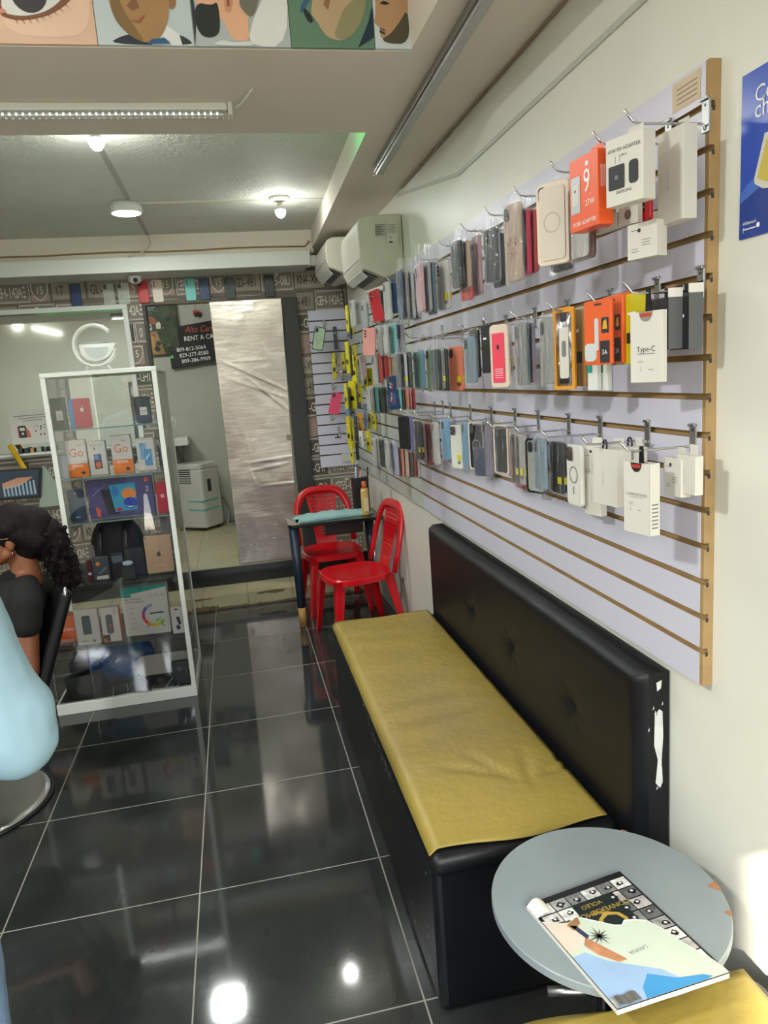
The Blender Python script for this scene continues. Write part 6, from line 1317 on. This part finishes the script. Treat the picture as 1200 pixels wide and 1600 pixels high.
t=thing('magazine','torn magazine with photo grid cover lying on the round table','magazine',(0,0,0))
MC=[Vector((.754,-2.758)),Vector((.984,-2.722)),Vector((1.031,-3.018)),Vector((.804,-3.033))]  # far-left, far-right, near-right, near-left
def mg(u,v): a=MC[0].lerp(MC[1],u); b=MC[3].lerp(MC[2],u); return a.lerp(b,v)
def mq(mb,pts,z): mb.add([(mg(u,v).x,mg(u,v).y,z) for u,v in pts],[list(range(len(pts)))])
zt=RZ+.0125
mb=MB().mat(M_card); P=[mg(*p) for p in ((0,0),(1,0),(1,1),(0,1))]; mb.prism([tuple(p) for p in P],RZ+.0006,RZ+.0105,'z')
mb.mat(M_ink)
mb.build('page_block',t)
PRd=mat('cover_black','#161618',.25,var=0)
mb=MB().mat(PRd); P=[mg(*p) for p in ((.0,0),(1,0),(1.0,1),(.0,1))]; mb.prism([tuple(p) for p in P],RZ+.0105,RZ+.0115,'z')
random.seed(17); gs=['#8e8e8c','#b5b4b0','#6d6d6c','#a39f9a','#c8c7c2','#57585a']
for i in range(6):
    for j in range(9):
        u0=.03+i*.160; v0=.055+j*.105
        if 1.2<i<3.6 and .9<j<3.9: continue
        c=random.choice(gs); mb.mat(mat('photo'+c.strip('#'),c,.3,var=.4,vs=60)); mq(mb,[(u0,v0),(u0+.150,v0),(u0+.150,v0+.095),(u0,v0+.095)],RZ+.0118)
        mb.mat(PRd); a=u0+random.uniform(.05,.1); b=v0+random.uniform(.035,.06); mq(mb,[(a+random.uniform(.02,.05)*math.cos(q_),b+random.uniform(.012,.032)*math.sin(q_)) for q_ in (0,.8,1.6,2.4,3.2,4,4.8,5.5)],RZ+.0120)
        mb.mat(mat('photo_skin','#c4bcb4',.3,var=.1)); mq(mb,[(a+.016*math.cos(q_),b-.004+.011*math.sin(q_)) for q_ in (0,1,2,3,4,5)],RZ+.0122)
mb.mat(mat('cover_blue_black','#101c1c',.3,var=0)); mq(mb,[(.33,.15),(.76,.15),(.76,.50),(.33,.50)],RZ+.0121)
gold=mat('cover_gold','#b99b45',.35,.3,var=0); mb.mat(gold)
ct=mg(.55,.22); d=(MC[1]-MC[0]).normalized(); ang=math.atan2(d.y,d.x)+PI
mb.text('75th',0,0,.0,0) if 0 else None
k0=len(mb.v)
def ltext(s_,u,v,size,z,m):
    vs,fs=text_geo(s_,'CENTER'); p=mg(u,v); c,s2=math.cos(ang),math.sin(ang); mb.mat(m).add([(p.x+a*size*c-b*size*s2,p.y+a*size*s2+b*size*c,z) for a,b,_ in vs],fs)
ltext('CONVERSEMOS',.56,.27,.018,RZ+.0124,gold); ltext('VOLEO',.50,.20,.015,RZ+.0124,gold); ltext('Q',.55,.39,.085,RZ+.0124,gold)
mb.build('cover',t)
# torn half cover with a pale page, figure and blue area on top
mb=MB().mat(mat('page_pale','#b9c2b2',.35,var=.04,bump=.3,bs=12),True)
random.seed(23)
tear=[(0,.20),(.10,.24),(.2,.27),(.28,.24),(.36,.30),(.44,.36),(.52,.42),(.58,.44),(.63,.41),(.72,.43),(.80,.47),(.86,.58),(.90,.72),(.97,.86),(1.0,.95)]
def low(pts,z): mq(mb,pts,z)
low(tear+[(1.0,1.0),(0,1.0)],RZ+.0130)
mb.mat(mat('page_edge','#e3e4dd',.6,var=0)); low([(u,v) for u,v in tear]+[(u,v+.012) for u,v in tear[::-1]],RZ+.0133)
mb.mat(mat('page_skin','#cdb9aa',.35,var=.1)); low([(.0,.21),(.1,.25),(.25,.27),(.27,.36),(.22,.45),(.10,.50),(0,.52)],RZ+.0133)
mb.mat(mat('page_sky','#8fa9c8',.3,var=.12,vs=10)); low([(0,.56),(.12,.55),(.22,.66),(.36,.74),(.55,.84),(.64,.95),(.60,1.0),(0,1.0)],RZ+.0134)
mb.mat(mat('page_blue','#3f86b8',.3,var=.1)); low([(.30,.92),(.42,.84),(.60,.93),(.80,.96),(.86,.99),(.80,1.0),(.26,1.0)],RZ+.0136)
mb.mat(mat('figure_skin','#b27a58',.4,var=.2,vs=40)); low([(.16,.50),(.22,.44),(.27,.52),(.33,.62),(.38,.70),(.30,.70),(.2,.60)],RZ+.0137)
mb.mat(mat('figure_navy','#2b3550',.5,var=0)); low([(.18,.31),(.23,.33),(.26,.44),(.22,.46)],RZ+.0138)
mb.mat(mat('brown_fold','#8c6a45',.5,var=.2)); low([(.16,.30),(.30,.26),(.28,.32),(.18,.36)],RZ+.0138)
mb.mat(mat('palm_dark','#3a3f38',.6,var=0)); 
for k in range(11):
    a=k*2*PI/11+.2; u,v=.33,.47; r=.085+.03*(k%3)/2; low([(u+.01*math.cos(a+1.5),v+.008*math.sin(a+1.5)),(u+r*math.cos(a),v+r*.8*math.sin(a)),(u-.01*math.cos(a+1.5),v-.008*math.sin(a+1.5))],RZ+.0140)
ltext('LANNA',.52,.66,.012,RZ+.0134,M_ink)
mb.build('torn_page',t)
mb=MB().mat(M_card,True); a=mg(0,0); 
mb.grid(lambda u,v:(mg(-.01+.16*u,.02+.14*v).x,mg(-.01+.16*u,.02+.14*v).y,RZ+.013+.012*math.sin(PI*u)*(1-v*.5)),8,4); mb.build('curled_corner',t)
mb=MB().mat(M_steel,True); mb.grid(lambda u,v:(mg(.0+.22*u,.93+.07*v).x,mg(.0+.22*u,.93+.07*v).y,RZ+.0145+.004*abs(math.sin(6*u))),10,2); mb.build('curled_page',t)
# ================================================================ BARBER CHAIR
CH=(-.62,-1.02,0); CR=-68
t=thing('barber_chair','black barber chair on a chrome disc, seen behind the woman','chair',CH,R(CR))
bx,by=-.14,-.29   # chair column stands under the seat
# place the column so the disc lies where its shine meets the floor
M_disc=mat('polished_disc','#d8dadb',.28,1,var=.05)
MB().mat(M_disc,True).lathe([(.001,0),(.292,0),(.300,.006),(.298,.016),(.27,.024),(.15,.040),(.08,.055),(.001,.06)],64,(bx,by)).build('base_disc',t)
MB().mat(M_black,True).lathe([(.298,.0),(.312,.001),(.312,.012),(.300,.014)],64,(bx,by)).build('rubber_ring',t)
MB().mat(M_black,True).lathe([(.001,.05),(.11,.05),(.10,.16),(.05,.20),(.045,.38),(.001,.38)],32,(bx,by)).build('column',t)
MB().mat(M_leather).box(-.20,.20,-.48,-.05,.38,.475).build('seat_pad',t,bevel=.03,seg=4)
mb=MB().mat(M_leather); mb.prism([(-.07,.42),(-.02,.42),(.165,.895),(.12,.91)],-.22,.22,'x'); mb.build('backrest',t,bevel=.02,seg=4)
MB().mat(M_chrome,True).tube([(.205,.105,.80),(.212,.135,.90),(.205,.135,.915)],.008,8).build('back_trim',t)
mb=MB().mat(M_chrome,True).tube([(-.16,-.40,.38),(-.16,-.62,.09),(.16,-.62,.09),(.16,-.40,.38)],.012,8); mb.build('footrest',t)
# ================================================================ PEOPLE
def caps(mb,a,b,r0,r1,n=14,k=6):
    """tapered limb segment as a run of overlapping balls and a cone"""
    A=Vector(a);B=Vector(b); mb.tube([tuple(A.lerp(B,i/k)) for i in range(k+1)],[r0+(r1-r0)*i/k for i in range(k+1)],n); mb.ball(a,r0,n,8); mb.ball(b,r1,n,8)
def remesh(o,vox,sm=4):
    m=o.modifiers.new('merge','REMESH'); m.mode='VOXEL'; m.voxel_size=vox; m.use_smooth_shade=True
    s=o.modifiers.new('soften','SMOOTH'); s.factor=.6; s.iterations=sm; return o
def skin_mat(name,c):
    m=mat(name,c,.45,var=.06,vs=14,bump=.06,bs=120); m.node_tree.nodes['Principled BSDF'].inputs['Subsurface Weight'].default_value=.08; return m
def hand(mb,w_,d,up,side,s=1.0,curl=.5):
    """palm with four fingers and a thumb; w_ wrist, d pointing direction, up back-of-hand, side thumb side"""
    w_=Vector(w_); d=Vector(d).normalized(); up=Vector(up).normalized(); sd=Vector(side).normalized()
    for o_ in (-.022,-.008,.008,.022): caps(mb,tuple(w_+sd*o_*.6*s),tuple(w_+d*.085*s+sd*o_*1.3*s),.013*s,.012*s,8,2)
    for i,(o_,L_) in enumerate(((.030,.070),(.010,.078),(-.010,.072),(-.029,.056))):
        p=w_+d*.085*s+sd*o_*s; q=p+(d*math.cos(curl*.6)-up*math.sin(curl*.6))*L_*.5*s; r=q+(d*math.cos(curl*1.6)-up*math.sin(curl*1.6))*L_*.5*s
        caps(mb,tuple(p),tuple(q),.0092*s,.0085*s,8,2); caps(mb,tuple(q),tuple(r),.0085*s,.007*s,8,2)
    p=w_+d*.03*s+sd*.022*s; q=p+(d*.6+sd*.8)*.035*s; r=q+(d*.9+sd*.3-up*.2)*.03*s; caps(mb,tuple(p),tuple(q),.011*s,.010*s,8,2); caps(mb,tuple(q),tuple(r),.010*s,.008*s,8,2)
def head(mb,c,s=1.0):
    """head facing -y around centre c; s=1 gives 0.23 m chin to crown"""
    x,y,z=c
    mb.ball((x,y+.018*s,z+.022*s),(.074*s,.094*s,.092*s),24,16)      # cranium
    mb.ball((x,y-.032*s,z-.020*s),(.062*s,.060*s,.082*s),24,16)      # face
    mb.ball((x,y-.058*s,z-.082*s),(.028*s,.026*s,.024*s),12,8)       # chin
    for k in (-1,1):
        caps(mb,(x+k*.048*s,y+.005*s,z-.050*s),(x+k*.018*s,y-.058*s,z-.086*s),.020*s,.018*s,10,3)  # jaw
        mb.ball((x+k*.036*s,y-.066*s,z-.028*s),(.022*s,.018*s,.022*s))  # cheeks
        mb.ball((x+k*.076*s,y+.012*s,z-.012*s),(.009*s,.018*s,.030*s)); mb.ball((x+k*.079*s,y+.018*s,z+.002*s),(.008*s,.016*s,.016*s))
    caps(mb,(x,y-.086*s,z+.020*s),(x,y-.108*s,z-.022*s),.009*s,.013*s,10,3); 
    for k in (-1,1): mb.ball((x+k*.010*s,y-.098*s,z-.026*s),.009*s)
    mb.ball((x,y-.086*s,z-.050*s),(.022*s,.012*s,.006*s)); mb.ball((x,y-.084*s,z-.060*s),(.019*s,.012*s,.007*s))
    mb.ball((x,y-.080*s,z+.036*s),(.048*s,.014*s,.010*s))            # brow
def face_extras(par,c,s,skin,lipc):
    x,y,z=c
    for k in (-1,1):
        m=MB().mat(M_wink,True).ball((x+k*.030*s,y-.080*s,z+.008*s),(.013*s,.010*s,.008*s)); m.mat(M_inkd).ball((x+k*.030*s,y-.088*s,z+.008*s),(.0055*s,.004*s,.006*s)); m.build('eye',par)
        m=MB().mat(M_inkd,True).tube([(x+k*.014*s,y-.094*s,z+.030*s),(x+k*.032*s,y-.092*s,z+.036*s),(x+k*.048*s,y-.080*s,z+.030*s)],.003*s,6); m.build('eyebrow',par)
    m=MB().mat(lipc,True); m.ball((x,y-.094*s,z-.050*s),(.019*s,.006*s,.004*s)); m.ball((x,y-.093*s,z-.059*s),(.016*s,.006*s,.005*s)); m.build('lips',par)
# ---- seated woman, faces local -y
def woman():
    t=thing('person','seated woman in black T-shirt with dark ponytail and glasses, facing left','person',CH,R(CR))
    sk=skin_mat('brown_skin','#8a563c')
    H=(.02,-.02,1.105); s=.98
    mb=MB().mat(sk,True); head(mb,H,s)
    caps(mb,(.02,.03,1.03),(.01,.04,.93),.050,.056)                       # neck
    mb.ball((0,-.02,.86),(.15,.10,.10),20,12); mb.ball((0,-.07,.72),(.135,.095,.14),20,12); mb.ball((0,-.15,.58),(.15,.11,.12),20,12)
    for k in (-1,1):
        caps(mb,(k*.06,.02,.925),(k*.155,.0,.885),.045,.048); 
        caps(mb,(k*.165,.0,.87),(k*.195,-.03,.62),.047,.038); caps(mb,(k*.195,-.03,.62),(k*.13,-.26,.65),.038,.024)
        hand(mb,(k*.13,-.26,.65),(-k*.35,-1,.0),(0,0,1),(-k,-.3,0),.95,.5)
        caps(mb,(k*.085,-.16,.545),(k*.10,-.56,.53),.082,.055); caps(mb,(k*.10,-.56,.53),(k*.11,-.58,.17),.052,.034); caps(mb,(k*.11,-.56,.155),(k*.12,-.70,.135),.034,.026)
    remesh(mb.build('body',t),.007)
    bd=t
    face_extras(t,H,s,sk,mat('lip_brown','#7a3f35',.4,var=0))
    sh=MB().mat(mat('black_tshirt','#090a0c',.85,var=.2,vs=10,bump=.3,bs=40),True)
    sh.ball((0,-.02,.86),(.170,.115,.105),24,14); sh.ball((0,-.07,.72),(.150,.112,.17),24,14); sh.ball((0,-.14,.58),(.165,.122,.13),24,14)
    for k in (-1,1): caps(sh,(k*.07,.02,.915),(k*.165,.0,.885),.052,.060); caps(sh,(k*.168,.0,.878),(k*.183,-.01,.80),.062,.056)
    caps(sh,(.01,.025,.935),(.01,.01,.90),.060,.075)
    remesh(sh.build('tshirt',t),.007)
    tr=MB().mat(mat('dark_jeans','#1c2433',.8,var=.15),True)
    tr.ball((0,-.16,.54),(.165,.125,.09),20,12)
    for k in (-1,1): caps(tr,(k*.085,-.16,.545),(k*.10,-.56,.53),.092,.064); caps(tr,(k*.10,-.56,.53),(k*.11,-.58,.22),.062,.045)
    remesh(tr.build('trousers',t),.009)
    for k in (-1,1):
        fm=MB().mat(M_card,True); caps(fm,(k*.11,-.55,.135),(k*.12,-.72,.120),.042,.034); remesh(fm.build('shoe',t),.007)
    # hair: cap over the skull, thick mass behind and a curly ponytail
    hm=mat('dark_curly_hair','#0f0a0b',.7,var=.4,vs=60,bump=.6,bs=110,spec=.2)
    hb=MB().mat(hm,True)
    x,y,z=H
    hb.ball((x,y+.034,z+.034),(.088,.105,.098),28,18); hb.ball((x,y+.10,z+.02),(.082,.085,.095),24,14)
    hb.ball((x,y+.08,z-.03),(.078,.07,.07),20,12)
    for k in (-1,1): caps(hb,(x+k*.05,y-.062,z+.058),(x+k*.076,y+.01,z+.045),.022,.030); caps(hb,(x+k*.074,y+.03,z+.02),(x+k*.06,y+.10,z-.02),.028,.045)
    remesh(hb.build('hair',t),.006,3)
    random.seed(44)
    pm=MB().mat(hm,True)
    for k in range(420):
        v=random.random()**.8; cx_=x+.02; cy_=y+.16+.055*v-.01; cz_=z-.005-.20*v; rr_=.066*(1-.35*v)+.018
        a=random.uniform(0,2*PI); e=random.uniform(.3,1)
        px,py,pz=cx_+rr_*e*math.cos(a),cy_+rr_*e*math.sin(a)*.8,cz_+random.uniform(-.03,.03); q=.008+.007*random.random()
        pm.ball((px,py,pz),(q,q,q),8,6)
    caps(pm,(x+.01,y+.15,z+.0),(x+.02,y+.20,z-.20),.062,.045,12,5)
    d=remesh(pm.build('ponytail',t),.006,1)
    # loose frizz strands
    fr=MB().mat(hm,True)
    for k in range(170):
        v=random.random(); a=random.uniform(0,2*PI); cx_=x+.02; cy_=y+.15+.055*v; cz_=z+.02-.23*v; r0=.070*(1-.3*v)
        P=[]; dx,dy=math.cos(a),math.sin(a)*.8
        for j in range(6):
            rr_=r0+.007*j; P.append((cx_+dx*rr_+.006*math.sin(j*1.9+k),cy_+dy*rr_+.006*math.cos(j*2.3+k),cz_-.010*j+.004*math.sin(j*2+k)))
        fr.tube(P,[.0022,.002,.0018,.0015,.001,.0006],4,cap=False)
    fr.build('loose_curls',t)['kind']='stuff'
    # glasses
    g=MB().mat(mat('gold_wire','#c9a878',.25,1,var=0),True)
    for k in (-1,1):
        g.tube([(x+k*.032*s+.021*math.cos(a*PI/8),y-.102*s,z+.006*s+.017*math.sin(a*PI/8)) for a in range(17)],.0013,5,cap=False)
        g.tube([(x+k*.053,y-.100,z+.012),(x+k*.080,y-.04,z+.014),(x+k*.086,y+.02,z+.012),(x+k*.084,y+.03,z+.0)],.0016,5)
    g.tube([(x-.011,y-.104,z+.01),(x,y-.107,z+.013),(x+.011,y-.104,z+.01)],.0013,5); g.build('glasses',t)
    for k in (-1,1): MB().mat(M_chrome,True).ball((x+k*.084,y+.012,z-.045),.004).build('earring',t)
    # hair slide above the ear
    MB().mat(mat('hair_pin','#7a4438',.4,var=0),True).tube([(x+.080,y-.02,z+.048),(x+.090,y+.03,z+.042)],.003,6).build('hair_pin',t)
    return t
woman()
# ---- standing barber in pale blue shirt, back to us, right elbow out; local frame faces +y
def barber():
    t=thing('person','person in loose pale blue shirt at the left edge, elbow bent','person',(0,0,0))
    sk=skin_mat('tan_skin','#8f6247'); cx,cy=-.50,-2.58
    mb=MB().mat(sk,True)
    # head built facing -y then turned: use explicit transform
    mb.X=Matrix.Translation((cx,cy+.06,1.63))@Matrix.Rotation(R(160),4,'Z'); head(mb,(0,0,0),1.0); mb.X=Matrix()
    caps(mb,(cx,cy+.03,1.55),(cx,cy+.01,1.43),.055,.062)
    mb.ball((cx,cy,1.30),(.155,.10,.14),20,12); mb.ball((cx,cy,1.08),(.145,.10,.17),20,12); mb.ball((cx,cy,.94),(.15,.11,.12),20,12)
    E_=(-.197,-2.60,.993); Wr=(-.40,-2.36,1.03); E2=(-.80,-2.50,1.02); W2=(-.62,-2.28,1.06)
    caps(mb,(-.325,cy,1.37),E_,.052,.040); caps(mb,E_,Wr,.038,.026); hand(mb,Wr,(-.5,.8,.1),(0,0,1),(.6,.6,0),1.0,.6)
    caps(mb,(-.675,cy,1.37),E2,.052,.040); caps(mb,E2,W2,.038,.026); hand(mb,W2,(.2,1,.1),(0,0,1),(-.9,.2,0),1.0,.6)
    for k in (-1,1):
        x=cx+k*.10; caps(mb,(x,cy,.90),(x+k*.015,cy+.0,.48),.088,.055); caps(mb,(x+k*.015,cy,.48),(x+k*.02,cy-.02,.09),.053,.036); caps(mb,(x+k*.02,cy-.02,.05),(x+k*.03,cy+.13,.03),.036,.026)
    remesh(mb.build('body',t),.008)
    sh=MB().mat(mat('pale_blue_shirt','#83a0af',.75,var=.04,vs=3,bump=.15,bs=14),True)
    sh.ball((cx,cy,1.31),(.18,.12,.15),24,14); sh.ball((cx,cy,1.10),(.165,.12,.20),24,14); sh.ball((cx,cy,.94),(.17,.125,.14),24,14)
    for k in (-1,1): caps(sh,(cx+k*.06,cy,1.42),(cx+k*.17,cy,1.375),.065,.072)
    caps(sh,(-.315,cy,1.375),(-.252,-2.595,1.20),.082,.081); caps(sh,(-.252,-2.595,1.20),(-.203,-2.60,1.00),.079,.084); caps(sh,(-.203,-2.60,1.00),(-.30,-2.50,.995),.084,.074); caps(sh,(-.30,-2.50,.995),(-.37,-2.40,1.015),.072,.058)
    sh.ball((-.190,-2.60,1.04),(.074,.074,.09))
    caps(sh,(-.675,cy,1.375),(-.79,-2.50,1.02),.076,.07); caps(sh,(-.79,-2.50,1.02),(-.65,-2.32,1.05),.07,.058)
    o=remesh(sh.build('shirt',t),.008,8)
    # soft folds in the sleeve
    tx=bpy.data.textures.new('folds','CLOUDS'); tx.noise_scale=.11
    dm=o.modifiers.new('folds','DISPLACE'); dm.texture=tx; dm.strength=.014; dm.mid_level=.5
    tr=MB().mat(mat('pale_jeans','#6f86a3',.8,var=.12,bump=.3,bs=80),True); tr.ball((cx,cy,.90),(.165,.12,.11),20,12)
    for k in (-1,1): x=cx+k*.10; caps(tr,(x,cy,.90),(x+k*.02,cy,.48),.098,.078); caps(tr,(x+k*.02,cy,.48),(x+k*.02,cy-.02,.10),.076,.062)
    remesh(tr.build('trousers',t),.009)
    for k in (-1,1): f=MB().mat(M_black,True); x=cx+k*.12; caps(f,(x,cy-.05,.042),(x+k*.01,cy+.15,.036),.042,.036); remesh(f.build('shoe',t),.008)
    hb=MB().mat(mat('black_hair','#120f0e',.6,var=.3,vs=60,bump=.8,bs=120),True); hb.ball((cx,cy+.03,1.66),(.082,.098,.088),20,12); remesh(hb.build('hair',t),.008)
    face_t=MB().mat(M_inkd,True)
    M=Matrix.Translation((cx,cy+.06,1.63))@Matrix.Rotation(R(160),4,'Z')
    for k in (-1,1):
        face_t.X=M; face_t.mat(M_wink).ball((k*.030,-.080,.008),(.013,.010,.008)); face_t.mat(M_inkd).ball((k*.030,-.088,.008),(.0055,.004,.006))
    face_t.build('eyes',t)
    return t
barber()

# ================================================================ STREET OUTSIDE THE SHOP FRONT
def tree(x,y,h,label,seed,cr=2.4):
    t=thing('street_tree',label,'tree',(x,y,-.02)); random.seed(seed)
    MB().mat(mat('bark','#5a4a3a',.9,var=.3,bump=.8),True).tube([(0,0,0),(.1,0,h*.3),(-.05,.1,h*.55),(0,0,h*.75)],[.2,.16,.12,.06],10).build('trunk',t)
    mb=MB().mat(mat('leaf_green','#4f7d34',.6,var=.35,vs=2))
    for k in range(2600):
        a=random.uniform(0,2*PI); e=random.random()**.4; b=random.uniform(-1,1); q=.13+.10*random.random()
        c=Vector((cr*e*math.cos(a)*math.sqrt(1-b*b*.8),cr*e*math.sin(a)*math.sqrt(1-b*b*.8)*.8,h*.68+cr*.95*e*b))
        u=Vector((random.gauss(0,1),random.gauss(0,1),random.gauss(0,.5))).normalized(); v=u.cross(Vector((0,0,1))).normalized()
        mb.add([tuple(c-u*q),tuple(c+v*q*.45),tuple(c+u*q),tuple(c-v*q*.45)],[(0,1,2,3)])
    o=mb.build('foliage',t); return t
tree(-1.9,-9.4,3.1,'small leafy street tree in front of the shop',3,1.15)
tree(-2.6,-15.5,5.5,'leafy street tree across the road',5,2.0)
t=thing('sun_blocker','added unseen tall block bounding the sun patch, beside the shop front','building',(0,0,0))  # added out of view to cut the sunlight off at the patch edge
MB().mat(mat('render_grey','#a9a79e',.8,var=.08)).box(-10,-4.61,-10.2,-8.6,-.02,7).build('wall',t); MB().mat(mat('dark_window','#2a3238',.1,var=0)).box(-4.612,-4.59,-9.8,-9.1,1,2.4).build('window',t)
t=thing('street_building','pale low building with small pink shop sign across the road','building',(0,0,0))
MB().mat(mat('render_cream','#a7a698',.8,var=.15,vs=1)).box(-11,6,-21,-18.5,-.02,4.4).build('wall',t)
MB().mat(mat('sign_pink','#b04a70',.5,var=.1)).box(-4.2,-2.6,-18.5,-18.4,1.55,1.95).build('shop_sign',t); MB().mat(M_card).box(-4.0,-2.8,-18.41,-18.39,1.68,1.82).build('sign_panel',t)
for x in (-9.5,-6.9,-2.1,-.3,2.2): MB().mat(mat('dark_window','#2a3238',.1,var=0)).box(x,x+1.1,-18.5,-18.45,.9,2.3).build('window',t)
MB().mat(mat('roof_edge','#8c8880',.8)).box(-11.1,6.1,-21,-18.3,4.4,4.6).build('roof_edge',t)
